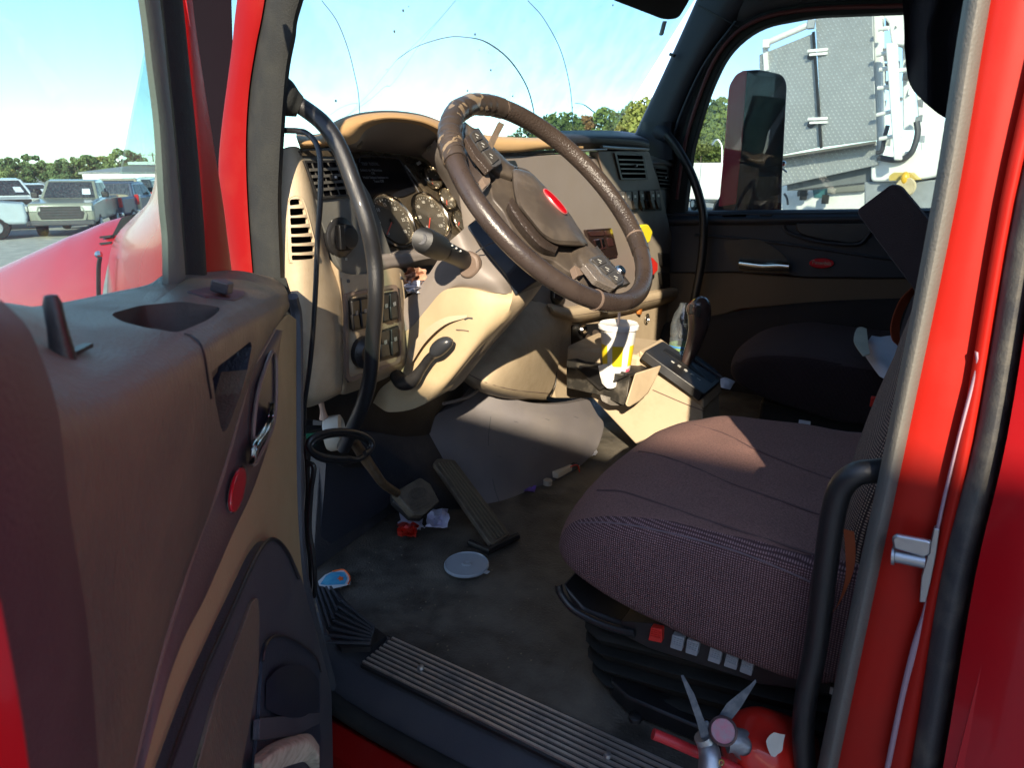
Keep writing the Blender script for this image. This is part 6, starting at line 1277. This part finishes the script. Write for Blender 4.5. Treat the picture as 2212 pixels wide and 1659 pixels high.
hd.part('fender', MB().box((2.25, -.40, 1.12), (2.3, .10, .85)), HR, bev=.04)

# ================================================================== VEHICLES
def vehicle(name, label, cat_, loc, head, col, kind='pickup', group=None, tail=False, scale=1.0):
    """x forward, y left; built at the origin and then placed"""
    t = Thing(name, label, cat_, (0, 0, 0), group); p = t.part
    paint = M('car_paint', col, .3, var=.03, coat=.6, dirt=.15, ds=2, dirtcol=(.3, .28, .24))
    L_, W_ = (5.6, 1.98) if kind == 'pickup' else (4.9, 1.92)
    z0, zb = .48, (1.18 if kind == 'pickup' else 1.05)
    def slab(prof, w0, w1, inset=0):
        a = [Vector((x, w0, z)) for x, z in prof]; b = [Vector((x, -w0, z)) for x, z in prof]
        return a, b
    lo = [(L_ / 2 - .05, z0), (L_ / 2, .75), (L_ / 2 - .04, zb - .02), (L_ / 2 - .9, zb + .06), (.72, zb + .12), (-L_ / 2, zb + .10), (-L_ / 2, z0 + .05)]
    p('body', MB().poly([(x, W_ / 2, z) for x, z in lo], (0, -W_, 0)), paint, bev=.09, seg=3)
    H = 1.93 if kind == 'pickup' else 1.75
    if kind == 'pickup': cabp = [(1.25, zb + .05), (.55, H - .04), (.1, H), (-.95, H - .02), (-1.25, zb + .05)]
    else: cabp = [(1.35, zb + .05), (.55, H - .04), (0, H), (-1.9, H - .05), (-2.35, zb + .05)]
    m = MB(); s0, s1 = W_ / 2 - .04, W_ / 2 - .22
    def yy(z): return s0 + (s1 - s0) * (z - zb) / (H - zb)
    m.loft([[Vector((x, yy(z), z)) for x, z in cabp], [Vector((x, -yy(z), z)) for x, z in cabp]])
    p('cabin', m, paint, bev=.05)
    def off(q, d): return [Vector(v) + Vector(d) for v in q]
    (xa, za), (xb, zb2) = cabp[0], cabp[1]
    f = lambda t, s: Vector((xa + (xb - xa) * t, s * yy(za + (zb2 - za) * t), za + (zb2 - za) * t))
    n_ = Vector((zb2 - za, 0, xa - xb)).normalized()
    p('windshield', MB().poly([f(.08, .88) + n_ * .012, f(.08, -.88) + n_ * .012, f(.92, -.86) + n_ * .012, f(.92, .86) + n_ * .012], n_ * -.01), CARG)
    p('windshield_sticker', MB().poly([f(.25, .75) + n_ * .016, f(.25, .45) + n_ * .016, f(.55, .45) + n_ * .016, f(.55, .74) + n_ * .016], n_ * -.003), PAPER)
    (xc, zc), (xd, zd) = cabp[-1], cabp[-2]
    g2 = lambda t, s: Vector((xc + (xd - xc) * t, s * yy(zc + (zd - zc) * t), zc + (zd - zc) * t))
    n2 = Vector((-(zd - zc), 0, (xd - xc))).normalized()
    p('rear_window', MB().poly([g2(.15, .85) + n2 * .012, g2(.15, -.85) + n2 * .012, g2(.9, -.84) + n2 * .012, g2(.9, .84) + n2 * .012], n2 * -.01), CARG)
    for s in (1, -1):
        xs = (.75, .02, -.08, cabp[-2][0] + .02)
        for (u0, u1, c0) in ((.95, 0.0, .55), (-.10, cabp[-1][0] + .28, None)):
            zt_, zl = H - .12, zb + .16
            q = [(u0, zl), ((c0 if c0 else u0), zt_), ((u1 if c0 else u1 + .18), zt_), (u1, zl)]
            p('side_window', MB().poly([Vector((x, s * (yy(z) + .012), z)) for x, z in q], (0, -s * .01, 0)), CARG)
        p('mirror', MB().box((.95, s * (W_ / 2 + .13), zb + .22), (.14, .24, .22)), BLK, bev=.04)
        for wx in (L_ / 2 - .95, -L_ / 2 + 1.05):
            w_ = p('wheel', MB().lathe([(.0001, -.13), (.30, -.13), (.38, -.11), (.40, -.04), (.40, .04), (.38, .11), (.30, .13), (.0001, .13)], (wx, s * (W_ / 2 - .12), .40), (0, 1, 0), n=24), BLKR)
            p('hub_cap', MB().lathe([(.22, .0), (.20, .03), (.0001, .02)], (wx, s * (W_ / 2 + .005), .40), (0, s, 0), n=16), STEEL, under=w_)
        p('headlight', MB().box((L_ / 2 - .02, s * (W_ / 2 - .22), .98), (.10, .34, .18)), M('lamp_lens', (.55, .55, .5), .15, coat=.5), bev=.02)
        p('tail_light', MB().box((-L_ / 2 + .01, s * (W_ / 2 - .10), zb - .12), (.06, .16, .42)), M('tail_red', (.45, .01, .01), .25), bev=.02)
    gr = [(-.62, .62), (-.70, .82), (-.60, 1.05), (.60, 1.05), (.70, .82), (.62, .62)]
    gg = p('grille', MB().poly([(L_ / 2 + .02, y, z) for y, z in gr], (-.06, 0, 0)), BLK, bev=.01)
    for zz in (.70, .79, .88, .97):
        p('grille_bar', MB().box((L_ / 2 + .03, 0, zz), (.02, 1.16, .022)), CHAR, under=gg)
    fr_ = [(y * 1.10, .80 + (z - .84) * 1.22) for y, z in gr]
    p('grille_surround', MB().ring([(L_ / 2 + .03, y, z) for y, z in fr_], [(L_ / 2 + .03, y, z) for y, z in gr], (-.05, 0, 0)), paint, bev=.01)
    p('front_bumper', MB().box((L_ / 2 - .02, 0, .50), (.16, W_ - .06, .18)), CHAR, bev=.04)
    p('rear_bumper', MB().box((-L_ / 2 + .0, 0, .55), (.16, W_ - .06, .18)), CHROME if kind == 'pickup' else CHAR, bev=.03)
    t.o.location = loc; t.o.rotation_euler = (0, 0, head); t.o.scale = (scale,) * 3
    return t
def G0(x, y): return PZ(x, y, 0)
def facing(px, py, off_deg=0):
    q = G0(px, py); return math.atan2(CAM.y - q.y, CAM.x - q.x) + R(off_deg), q
def put(name, label, px, py, offd, col, kind='pickup', back=2.6, **k):
    a, q = facing(px, py, offd); c = q - Vector((math.cos(a), math.sin(a), 0)) * back * (1 if k.pop('front', True) else -1)
    return vehicle(name, label, 'pickup truck' if kind == 'pickup' else 'car', (c.x, c.y, 0), a, col, kind, **k)
GRP = 'vehicles parked across the gravel lot'
put('parked_pickup', 'grey green pickup with large hexagonal grille facing the open door window', 146, 512, -12, (.22, .225, .18), group=GRP)
put('parked_pickup', 'silver pickup cut by the left edge of the door glass', -150, 520, 84, (.42, .48, .52), group=GRP, back=0)
put('parked_van', 'white van with tinted windshield behind the silver pickup', 38, 497, 10, (.78, .80, .80), 'suv', group=GRP, scale=1.12)
put('parked_car', 'small white car between the white van and the grey green pickup', 112, 470, 20, (.75, .75, .75), 'suv', group=GRP, scale=.95)
put('parked_pickup', 'dark blue pickup just right of the grey green pickup', 236, 488, 158, (.03, .045, .09), group=GRP, back=-2.0, scale=.93)
put('parked_pickup', 'tan pickup with red tail lights seen from behind in the row', 258, 484, 172, (.32, .27, .18), group=GRP, back=-2.4)
put('parked_suv', 'dark grey car with red tail lights farther along the row', 295, 470, 170, (.06, .065, .07), 'suv', group=GRP, back=-2.4, scale=1.1)
put('parked_car', 'maroon car near the right edge of the door glass', 330, 462, 165, (.22, .02, .02), 'suv', group=GRP, back=-2.4)
put('parked_suv', 'white car with red tinted windows below the rusty tree', 342, 440, 150, (.75, .74, .72), 'suv', group=GRP, back=-2.4, scale=1.1)
put('parked_pickup', 'black pickup far down the row beside the warehouse', 306, 446, 150, (.02, .022, .03), group=GRP, back=-2.4)

# warehouse
bw = Thing('warehouse', 'long low white warehouse with grey roof behind the parked vehicles', 'building', (100, -40, 0))
def far(x, y, d): return at(x, y, d)
wa, wb_ = at(185, 418, 110), at(420, 418, 110)
wa.z = 0; wb_.z = 0; nrm = (wb_ - wa).normalized().cross(Vector((0, 0, 1))); 
if nrm.dot(CAM - wa) > 0: nrm = -nrm
zz_ = (at(300, 414, 110)).z; zt_ = at(300, 404, 118).z
bw.part('wall', MB().poly([wa, wb_, wb_ + Vector((0, 0, 2.4)), wa + Vector((0, 0, 2.4))], nrm * 22), WHITE)
u = (wb_ - wa).normalized()
bw.part('roof', MB().poly([wa - u * .6 + Vector((0, 0, 2.4)), wa + nrm * 11 + Vector((0, 0, 3.9)) + u * 5, wa + nrm * 22.6 + Vector((0, 0, 2.4)), wa + nrm * 22.6 + Vector((0, 0, 2.1)), wa - u * .6 + Vector((0, 0, 2.1))], wb_ - wa), M('metal_roof', (.30, .29, .27), .5))
for t in (.3, .5, .7):
    c = wa.lerp(wb_, t) + nrm * 8 + Vector((0, 0, 3.9)); bw.part('roof_vent', MB().box(c, (3.5, .8, .5), Matrix((u, u.cross(Vector((0, 0, 1))), Vector((0, 0, 1)))).transposed()), WHITE)
for xx in (314, 392 * 0 + 340):
    b = at(xx, 404, 130); up_ = Thing('utility_pole', 'utility pole with transformers above the warehouse roof, %s' % ('nearer the middle of the door glass' if xx == 314 else 'nearer the rusty tree'), 'utility pole', (b.x, b.y, 0), 'utility poles behind the warehouse')
    up_.part('pole', MB().tube([Vector((b.x, b.y, 0)), Vector((b.x, b.y, 6.0))], .12, n=8, sub=1), WORN)
    up_.part('crossarm', MB().bar(Vector((b.x, b.y, 5.6)) - u * .9, Vector((b.x, b.y, 5.6)) + u * .9, .12, .12), WORN)
    for s in (-.4, .4): up_.part('transformer', MB().lathe([(.22, 0), (.22, .7), (.0001, .72)], Vector((b.x, b.y, 3.5)) + u * s, n=12), WHITE)

# ================================================================== TREES
def leafmat(name, c1, c2):
    m = M(name, c1, .8, col2=c2, vs=.9, spec=.2); n = m.node_tree; b = n.nodes['Principled BSDF']
    o = n.nodes.new('ShaderNodeObjectInfo'); return m
BARK = M('bark', (.12, .095, .07), .9, bump=.5, bs=20)
def tree(px, top, d, w_px, mat, label, seed, name='broadleaf_tree', group=None, base_z=0, nl=2600, leaf=.010, conic=0):
    rn = np.random.default_rng(seed); v0 = ray(px, 375); v0 = v0 / Vector((v0.x, v0.y, 0)).length
    dist = d; b = Vector((CAM.x + v0.x * dist, CAM.y + v0.y * dist, 0))
    pt = at(px, top, dist * 1.0 / 1.0); r2 = ray(px, top); k = dist / Vector((r2.x, r2.y, 0)).length; H = CAM.z + r2.z * k
    Wd = w_px * k / FOC
    t = Thing(name, label, 'tree', b, group)
    tr = MB().tube([b, b + Vector((.1, .05, H * .3)), b + Vector((-.1, .1, H * .6)), b + Vector((0, 0, H * .85))], [H * .022, H * .018, H * .012, H * .004], n=7, sub=2)
    for q in range(5):
        a = q * 1.3 + seed; z = H * (.28 + .1 * q)
        tr.tube([b + Vector((0, 0, z)), b + Vector((math.cos(a) * Wd * .2, math.sin(a) * Wd * .2, z + H * .1)), b + Vector((math.cos(a) * Wd * .36, math.sin(a) * Wd * .36, z + H * .16))], [H * .009, H * .006, H * .002], n=5, sub=2)
    t.part('trunk', tr, BARK)
    # crown: lobes of leaf clumps
    nlobe = 16 + seed % 7; lob = []
    for q in range(nlobe):
        a = rn.uniform(0, 6.28); zz = rn.uniform(.18, .88) ; rad = (Wd * .5) * (1 - max(0, zz - .45) * (1.0 + conic)) * rn.uniform(.25, .85)
        lob.append((math.cos(a) * rad, math.sin(a) * rad, H * zz, rn.uniform(.10, .19) * H * (1.1 - .4 * zz)))
    lob.append((0, 0, H * .88, H * .12))
    nn = nl; li = rn.integers(0, len(lob), nn); L_ = np.array(lob)[li]
    dd = rn.normal(size=(nn, 3)); dd /= np.linalg.norm(dd, axis=1)[:, None]; rr = rn.uniform(.55, 1.08, nn) ** .7
    P_ = L_[:, :3] + dd * (L_[:, 3] * rr)[:, None] * np.array([1.15, 1.15, .85])
    P_[:, 2] = np.maximum(P_[:, 2], H * .06)
    s = H * leaf * rn.uniform(.7, 1.8, nn) * 2.0
    A_ = dd + rn.normal(size=(nn, 3)) * .9; A_ /= np.linalg.norm(A_, axis=1)[:, None]
    U = np.cross(A_, rn.normal(size=(nn, 3))); U /= np.linalg.norm(U, axis=1)[:, None]; V = np.cross(A_, U)
    Vt = np.stack([P_ - U * s[:, None], P_ - V * s[:, None] * .8, P_ + U * s[:, None], P_ + V * s[:, None] * .8], 1).reshape(-1, 3)
    me = bpy.data.meshes.new('crown'); me.from_pydata(Vt.tolist(), [], [(4 * i, 4 * i + 1, 4 * i + 2, 4 * i + 3) for i in range(nn)]); me.materials.append(mat)
    o = bpy.data.objects.new('crown', me); COL.objects.link(o); o.parent = t.o
    return t
LG = leafmat('leaf_mid_green', (.055, .085, .026), (.12, .155, .045)); LD = leafmat('leaf_dark_green', (.035, .060, .024), (.075, .105, .040))
LY = leafmat('leaf_yellow_green', (.095, .135, .032), (.17, .21, .055)); LR = leafmat('leaf_rust', (.15, .075, .03), (.22, .12, .05)); LO = leafmat('leaf_olive', (.085, .10, .03), (.14, .16, .05))
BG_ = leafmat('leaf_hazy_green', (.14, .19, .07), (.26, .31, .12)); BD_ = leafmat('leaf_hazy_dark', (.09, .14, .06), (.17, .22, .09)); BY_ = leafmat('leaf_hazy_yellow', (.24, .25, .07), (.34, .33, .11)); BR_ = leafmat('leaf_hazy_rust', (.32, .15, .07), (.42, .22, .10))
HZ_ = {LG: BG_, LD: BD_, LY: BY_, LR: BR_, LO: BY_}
FAR = 'trees along the far side of the lot'
lt = [(-20, 345, LG, 70), (25, 340, LD, 70), (62, 335, LD, 70), (95, 347, LG, 60), (42, 358, LY, 50), (130, 346, LD, 60), (165, 340, LG, 70), (196, 335, LD, 60), (228, 338, LO, 60), (262, 322, LG, 78), (292, 330, LG, 60), (320, 352, LR, 36), (345, 350, LD, 40), (385, 345, LG, 60), (-70, 340, LD, 70), (150, 352, LG, 60), (210, 352, LO, 50)]
names_ = ['at the left edge of the door glass', 'second from the left edge of the door glass', 'with the tallest crown in the left group', 'above the small white car', 'short yellow green in front of the left group', 'above the grey green pickup roof', 'left of the dark pine group', 'in the dark middle of the row', 'with dull olive leaves left of the tallest tree', 'tallest with rounded crown in the door glass', 'just right of the tallest tree', 'with rusty orange leaves at the right of the door glass', 'between the rusty tree and the door frame', 'hidden mostly by the door frame', 'beyond the left edge of the glass', 'low between the dark crowns above the pickup', 'low olive above the warehouse end']
for i, (px, tp_, m_, w_) in enumerate(lt):
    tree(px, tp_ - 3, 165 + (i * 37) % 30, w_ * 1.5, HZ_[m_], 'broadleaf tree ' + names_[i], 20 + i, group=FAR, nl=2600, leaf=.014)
rt = [(1150, 262, LD, 70, 120), (1190, 243, LG, 90, 118), (1225, 238, LG, 80, 112), (1262, 246, LR, 60, 122), (1300, 228, LY, 90, 100), (1345, 232, LG, 90, 108), (1385, 206, LY, 110, 92), (1425, 214, LY, 110, 95), (1465, 212, LG, 110, 96), (1515, 210, LG, 120, 90), (1552, 206, LY, 110, 84), (1535, 262, LY, 80, 78), (1510, 300, LO, 80, 74), (1110, 285, LG, 70, 125), (1320, 262, LO, 80, 98), (1590, 225, LG, 110, 88), (1240, 268, LO, 80, 105), (1400, 250, LG, 90, 85)]
n2_ = ['low dark at the far left of the windshield treetops', 'behind the upper rim of the steering wheel', 'under the faint wiper arc in the windshield', 'reddish beyond the windshield smear', 'yellow green in the middle of the windshield treetops', 'green and rounded behind the passenger dash pad', 'tall yellow green beside the passenger pillar', 'tall yellow green behind the passenger pillar', 'green behind the passenger pillar', 'tall green at the front of the passenger window', 'tall yellow green touching the side mirror', 'bright yellow green left of the side mirror', 'low olive above the white box trailer', 'low green beyond the gauge cowl', 'low olive above the passenger dash pad', 'green behind the side mirror', 'low olive under the wiper arc', 'low green above the passenger air vent']
for i, (px, tp_, m_, w_, d_) in enumerate(rt):
    tree(px, tp_, d_, w_, m_, 'broadleaf tree ' + n2_[i], 60 + i, group='trees beyond the windshield and passenger window', nl=3200, leaf=.009)
# far wood behind everything, reads as one mass
fw_ = MB(); wn = np.random.default_rng(3); vs, fs = [], []
for k in range(5200):
    a = YAW + R(wn.uniform(-48, 50)); d = wn.uniform(215, 240); h = (4.2 + 2.6 * noise.noise(Vector((a * 9, 1, 0)))) * wn.uniform(0, 1) ** .6 + .2
    c = Vector((CAM.x + math.cos(a) * d, CAM.y - math.sin(a) * d, h)); s = wn.uniform(.5, 1.1); u_ = Vector(wn.normal(size=3)).normalized(); v_ = Vector(wn.normal(size=3)).cross(u_).normalized()
    n0 = len(vs); vs += [c - u_ * s, c - v_ * s, c + u_ * s, c + v_ * s]; fs.append((n0, n0 + 1, n0 + 2, n0 + 3))
fw_.v = vs; fw_.f = fs
o = make('distant_wood', fw_, BD_, (0, 0, 0)); o['kind'] = 'stuff'; o['label'] = 'distant dark green wood along the horizon'; o['category'] = 'wood'
sl_ = Thing('street_light', 'slim curved street light arm in front of the trees beside the side mirror', 'street light', Vector((at(1560, 375, 60).x, at(1560, 375, 60).y, 0)))
sl_.part('pole', MB().tube([Vector((at(1560, 375, 60).x, at(1560, 375, 60).y, 0)), at(1560, 330, 60), at(1554, 305, 60), at(1546, 302, 60), at(1538, 312, 60)], .09, n=8), STEEL)

# ================================================================== MACHINES BEYOND THE PASSENGER WINDOW
cr = Thing('crane_truck', 'white crane truck superstructure with diamond tread plate panels beyond the passenger window', 'crane truck', at(1790, 420, 12.2))
K = cr.part
def tread(name, base=(.36, .37, .36)):
    m = M(name, base, .42, metal=.35, var=.05, dirt=.2, ds=1.5, dirtcol=(.28, .28, .26)); return m
TRD = tread('tread_plate_metal'); LUG = M('tread_lug', (.72, .74, .72), .3, metal=.5)
A0, A1 = at(1694, 338, 12.9), at(1893, 307, 11.7)
cu_ = (A1 - A0); cu_.z = 0; cu_.normalize(); cn = cu_.cross(Vector((0, 0, 1)));
if cn.dot(CAM - A0) < 0: cn = -cn
def PR(x, y, o=0): return pl(x, y, A0 + cn * o, cn)
panels = [('tread_panel', [(1640, 118), (1756, 71), (1771, 317), (1640, 344)], 0.0), ('tread_panel', [(1761, 37), (1885, 29), (1893, 302), (1775, 317)], .03), ('tread_skirt', [(1640, 350), (1893, 306), (1895, 356), (1640, 412)], -.02)]
for nm, q, o_ in panels:
    pn = K(nm, MB().poly([PR(x, y, o_) for x, y in q], cn * -.05), TRD, bev=.01)
    lg = MB(); P3 = [PR(x, y, o_ + .004) for x, y in q]; org = P3[0]; ex = cu_; ez = Vector((0, 0, 1))
    xs = [(p - org).dot(ex) for p in P3]; zs = [(p - org).dot(ez) for p in P3]
    poly2 = list(zip(xs, zs))
    def inside(x, z):
        c = False; j = len(poly2) - 1
        for i in range(len(poly2)):
            if (poly2[i][1] > z) != (poly2[j][1] > z) and x < (poly2[j][0] - poly2[i][0]) * (z - poly2[i][1]) / (poly2[j][1] - poly2[i][1]) + poly2[i][0]: c = not c
            j = i
        return c
    st_ = .085; nx = int((max(xs) - min(xs)) / st_) + 2; nz = int((max(zs) - min(zs)) / (st_ * .72)) + 2
    for i in range(nx):
        for j in range(nz):
            x = min(xs) + i * st_ + (st_ / 2 if j % 2 else 0); z = min(zs) + j * st_ * .72
            if inside(x, z) and inside(x + .03, z) and inside(x, z - .02):
                c = org + ex * x + ez * z; d1 = (ex * .7 + ez * -.7) * .026; d2 = (ex * .7 + ez * .7) * .009
                lg.add([c - d1, c - d2, c + d1, c + d2, c + cn * .008], [(0, 1, 4), (1, 2, 4), (2, 3, 4), (3, 0, 4)])
    o = make('tread_lug', lg, LUG, cr.b, pn); o['kind'] = 'stuff'
def rail(pts, r_, m=WHITE, nm='rail', o_=.1): return K(nm, MB().tube([PR(x, y, o_) for x, y in pts], r_, n=12, sub=1), m)
rail([(1655, 93), (1756, 49)], .055); rail([(1668, 86), (1748, 52)], .05)
K('rail_cap', MB().box(PR(1656, 94, .1), (.12, .14, .14)), WHITE, bev=.01); K('rail_cap', MB().box(PR(1752, 52, .1), (.12, .12, .14)), GREYB, bev=.01)
K('corner_post', MB().bar(PR(1653, 96, 0), PR(1657, 152, 0), .08, .08, up=tuple(cn)), WHITE)
K('seam_post', MB().bar(PR(1757, 68, .05), PR(1774, 320, .05), .045, .03, up=tuple(cn)), BLK)
for y in (108, 256):
    hg = K('hinge', MB().box(PR(1766, y, .08), (.34, .05, .05)), WHITE, bev=.01); K('hinge_leaf', MB().box(PR(1768, y + 8, .08), (.30, .05, .04)), WHITE, under=hg)
    K('grommet', MB().lathe([(.07, 0), (.0001, .01)], PR(1752, y + 12, .02), cn, n=16), CHAR)
K('running_board', MB().poly([PR(1640, 344, .30), PR(1893, 303, .30), PR(1893, 303, 0), PR(1640, 344, 0)], (0, 0, -.05)), M('board_edge', (.14, .13, .11), .6), bev=.008)
K('frame_box', MB().poly([PR(x, y, -.25) for x, y in [(1700, 395), (1880, 355), (1880, 392), (1700, 412)]], cn * -1.2), M('shaded_frame', (.16, .17, .17), .6))
# white machinery on the right
WM = M('machine_white', (.80, .80, .76), .45, var=.03, dirt=.1, ds=1)
for q, o_, nm in (([(1886, 28), (1904, 28), (1908, 320), (1894, 350)], -.1, 'upright'), ([(1912, 92), (1934, 92), (1944, 345), (1930, 346)], .35, 'upright'), ([(1948, 60), (1968, 60), (1972, 280), (1950, 280)], -.5, 'upright'), ([(1976, 170), (2020, 170), (2060, 400), (1990, 340)], -.8, 'boom_section')):
    K(nm, MB().poly([PR(x, y, o_) for x, y in q], cn * -.14), WM, bev=.02)
for x0_, y0_, x1_, y1_ in ((1894, 118, 1922, 112), (1894, 248, 1936, 238), (1898, 62, 1920, 60), (1896, 190, 1930, 186), (1900, 150, 1926, 146), (1940, 152, 1972, 148), (1900, 300, 1940, 292)):
    K('rung', MB().tube([PR(x0_, y0_, .2), PR(x1_, y1_, .2)], .035, n=8, sub=1), WM)
rn = random.Random(12)
dk = M('machinery_grey', (.16, .17, .18), .6, var=.3, vs=4)
for k in range(26):
    x, y = rn.uniform(1890, 1985), rn.uniform(34, 300); w_, h_ = rn.uniform(5, 18), rn.uniform(6, 30)
    K('bracket', MB().poly([PR(a, b, -.3 + rn.uniform(-.3, .2)) for a, b in [(x, y), (x + w_, y - rn.uniform(0, 5)), (x + w_ * rn.uniform(.6, 1), y + h_), (x + rn.uniform(-3, 3), y + h_ * .9)]], cn * -.08), rn.choice([dk, WM, dk, WM, GREYB]), bev=.006)
K('roof_box', MB().poly([PR(x, y, -.2) for x, y in [(1900, 22), (2060, 10), (2060, 70), (1965, 100), (1925, 96), (1918, 50)]], cn * -.9), WM, bev=.03)
K('tinted_pane', MB().poly([PR(x, y, -.15) for x, y in rnd([(1888, 38), (1906, 34), (1910, 66), (1890, 72)], 4)], cn * -.02), CARG)
K('hydraulic_hose', MB().tube([PR(x, y, .1) for x, y in [(1918, 270), (1910, 300), (1905, 325), (1893, 330)]], .035, n=8), CHAR)
K('large_hose', MB().tube([PR(x, y, .0) for x, y in [(1898, 340), (1940, 345), (1968, 330), (1982, 290), (1980, 262)]], .05, n=8), CHAR)
K('turntable', MB().poly([PR(x, y, -.1) for x, y in rnd([(1880, 355), (1960, 325), (2060, 320), (2060, 372), (2000, 386), (1930, 392), (1880, 392)], 10)], cn * -1.4), WM, bev=.03)
K('yellow_beacon_housing', MB().poly([PR(x, y, .1) for x, y in rnd([(1920, 380), (1930, 372), (1966, 372), (1982, 388), (1920, 390)], 3)], cn * -.4), M('dull_yellow', (.55, .40, .10), .5), bev=.01)
K('beacon', MB().ball(PR(1955, 384, .2), .07, n=12, sc=(1, 1, 1.5)), M('beacon_amber', (.75, .42, .03), .3))
K('round_lamp', MB().lathe([(.16, 0), (.15, .05), (.06, .03), (.0001, .03)], PR(1957, 404, .2), cn, n=20), M('lamp_cream', (.60, .48, .28), .4))
K('carrier', MB().poly([PR(x, y, -.2) for x, y in [(1866, 392), (2080, 386), (2080, 470), (1866, 470)]], cn * -2.0), M('carrier_grey', (.30, .32, .33), .6), bev=.03)
K('wheel', MB().lathe([(.0001, -.2), (.5, -.2), (.55, 0), (.5, .2), (.0001, .2)], PR(1990, 470, -.1) - Vector((0, 0, .5)), cn, n=24), BLKR)

# white truck under the skirt, white trailer, rusty container and utility bed farther along
wt_ = Thing('white_service_truck', 'white service truck with teal tinted windshield parked under the crane skirt', 'truck', at(1780, 440, 17))
def PT(x, y, o=0): return pl(x, y, at(1780, 440, 17) + cn * o, cn)
wt_.part('body', MB().poly([PT(x, y) for x, y in rnd([(1640, 402), (1700, 400), (1745, 398), (1800, 408), (1870, 406), (1900, 420), (1905, 560), (1640, 560)], 5)], cn * -2.0), WM, bev=.06)
wt_.part('windshield', MB().poly([PT(x, y, .03) for x, y in rnd([(1754, 400), (1784, 396), (1792, 404), (1780, 428), (1758, 426)], 2)], cn * -.02), M('teal_glass', (.05, .16, .17), .1, coat=.5), bev=.003)
wt_.part('side_window', MB().poly([PT(x, y, .03) for x, y in [(1722, 414), (1728, 408), (1746, 420), (1722, 424)]], cn * -.02), CARG)
wt_.part('mirror_arm', MB().tube([PT(x, y, .2) for x, y in [(1694, 418), (1700, 428), (1702, 442)]], .03, n=6), CHAR)
wt_.part('mirror', MB().box(PT(1736, 421, .2), (.16, .1, .25)), BLK)
wt_.part('door_mirror', MB().box(PT(1783, 430, .2), (.16, .1, .22)), BLK)
wt_.part('toolbox', MB().poly([PT(x, y, .15) for x, y in [(1786, 404), (1868, 396), (1868, 412), (1786, 418)]], cn * -.5), M('toolbox_grey', (.20, .20, .17), .6), bev=.02)
wt_.part('wheel', MB().lathe([(.0001, -.15), (.42, -.15), (.46, 0), (.42, .15), (.0001, .15)], Vector((PT(1700, 460).x, PT(1700, 460).y, .46)), cn, n=20), BLKR)
bt_ = Thing('box_trailer', 'white box trailer beyond the front of the passenger window', 'trailer', G0(1515, 458))
b0_ = G0(1520, 460); tz = 2.12 + (375 - 352) / 1450. * 36
bt_.part('box', MB().box((b0_.x, b0_.y, 1.75), (4.2, 2.4, 1.9)), WHITE, bev=.04)
bt_.part('door_joint', MB().box((b0_.x, b0_.y + 1.22, 1.75), (.04, .02, 1.8)), GREYB)
for dx in (-1.2, 1.2): bt_.part('wheel', MB().lathe([(.0001, -.12), (.38, -.12), (.42, 0), (.38, .12), (.0001, .12)], (b0_.x + dx, b0_.y + 1.0, .42), (0, 1, 0), n=18), BLKR)
put('parked_car', 'white car at the lower front corner of the passenger window', 1508, 452, 30, (.75, .75, .75), 'suv', back=-2.4, group='vehicles beyond the passenger window')
rc = Thing('dump_container', 'rusty brown steel container seen between the mirror and the white truck', 'container', at(1672, 440, 22))
rc.part('box', MB().poly([at(x, y, 22) for x, y in [(1600, 418), (1690, 416), (1690, 470), (1600, 470)]], ray(1650, 440) * 2), M('rust_brown', (.20, .07, .045), .7, dirt=.4, ds=1), bev=.04)
for k in range(6): rc.part('stiffener', MB().box(at(1612 + k * 14, 444, 21.9), (.08, .1, 1.2)), bpy.data.materials['rust_brown'])
rc2 = put('parked_suv', 'red car partly hidden behind the driver seat armrest', 2010, 450, 60, (.35, .02, .03), 'suv', back=-2.4, group='vehicles beyond the passenger window')

# trailer standing on the left, outside the frame; the low sun comes over its roof
nb = Thing('parked_semi_trailer', 'white semi trailer parked alongside on the driver side, shading the cab floor', 'trailer', (-6, 5.2, 0))
nb.part('box', MB().box((-6.0, 5.25, 2.50), (15.6, 2.5, 2.96)), M('trailer_white', (.55, .55, .54), .5, dirt=.3, ds=1), bev=.02)
for k in range(-6, 7): nb.part('side_post', MB().box((-6.0 + k * 1.2, 3.99, 2.57), (.05, .03, 2.9)), GREYB)
nb.part('chassis', MB().box((-6.0, 5.25, .95), (15.0, 1.0, .22)), BLK)
for wx in (-12.0, -10.7): 
    for sy in (4.3, 6.2): nb.part('wheel', MB().lathe([(.0001, -.28), (.46, -.28), (.52, 0), (.46, .28), (.0001, .28)], (wx, sy, .52), (0, 1, 0), n=24), BLKR)
nb.part('landing_leg', MB().box((.6, 4.5, .5), (.14, .14, 1.0)), BLK); nb.part('landing_leg', MB().box((.6, 6.0, .5), (.14, .14, 1.0)), BLK)
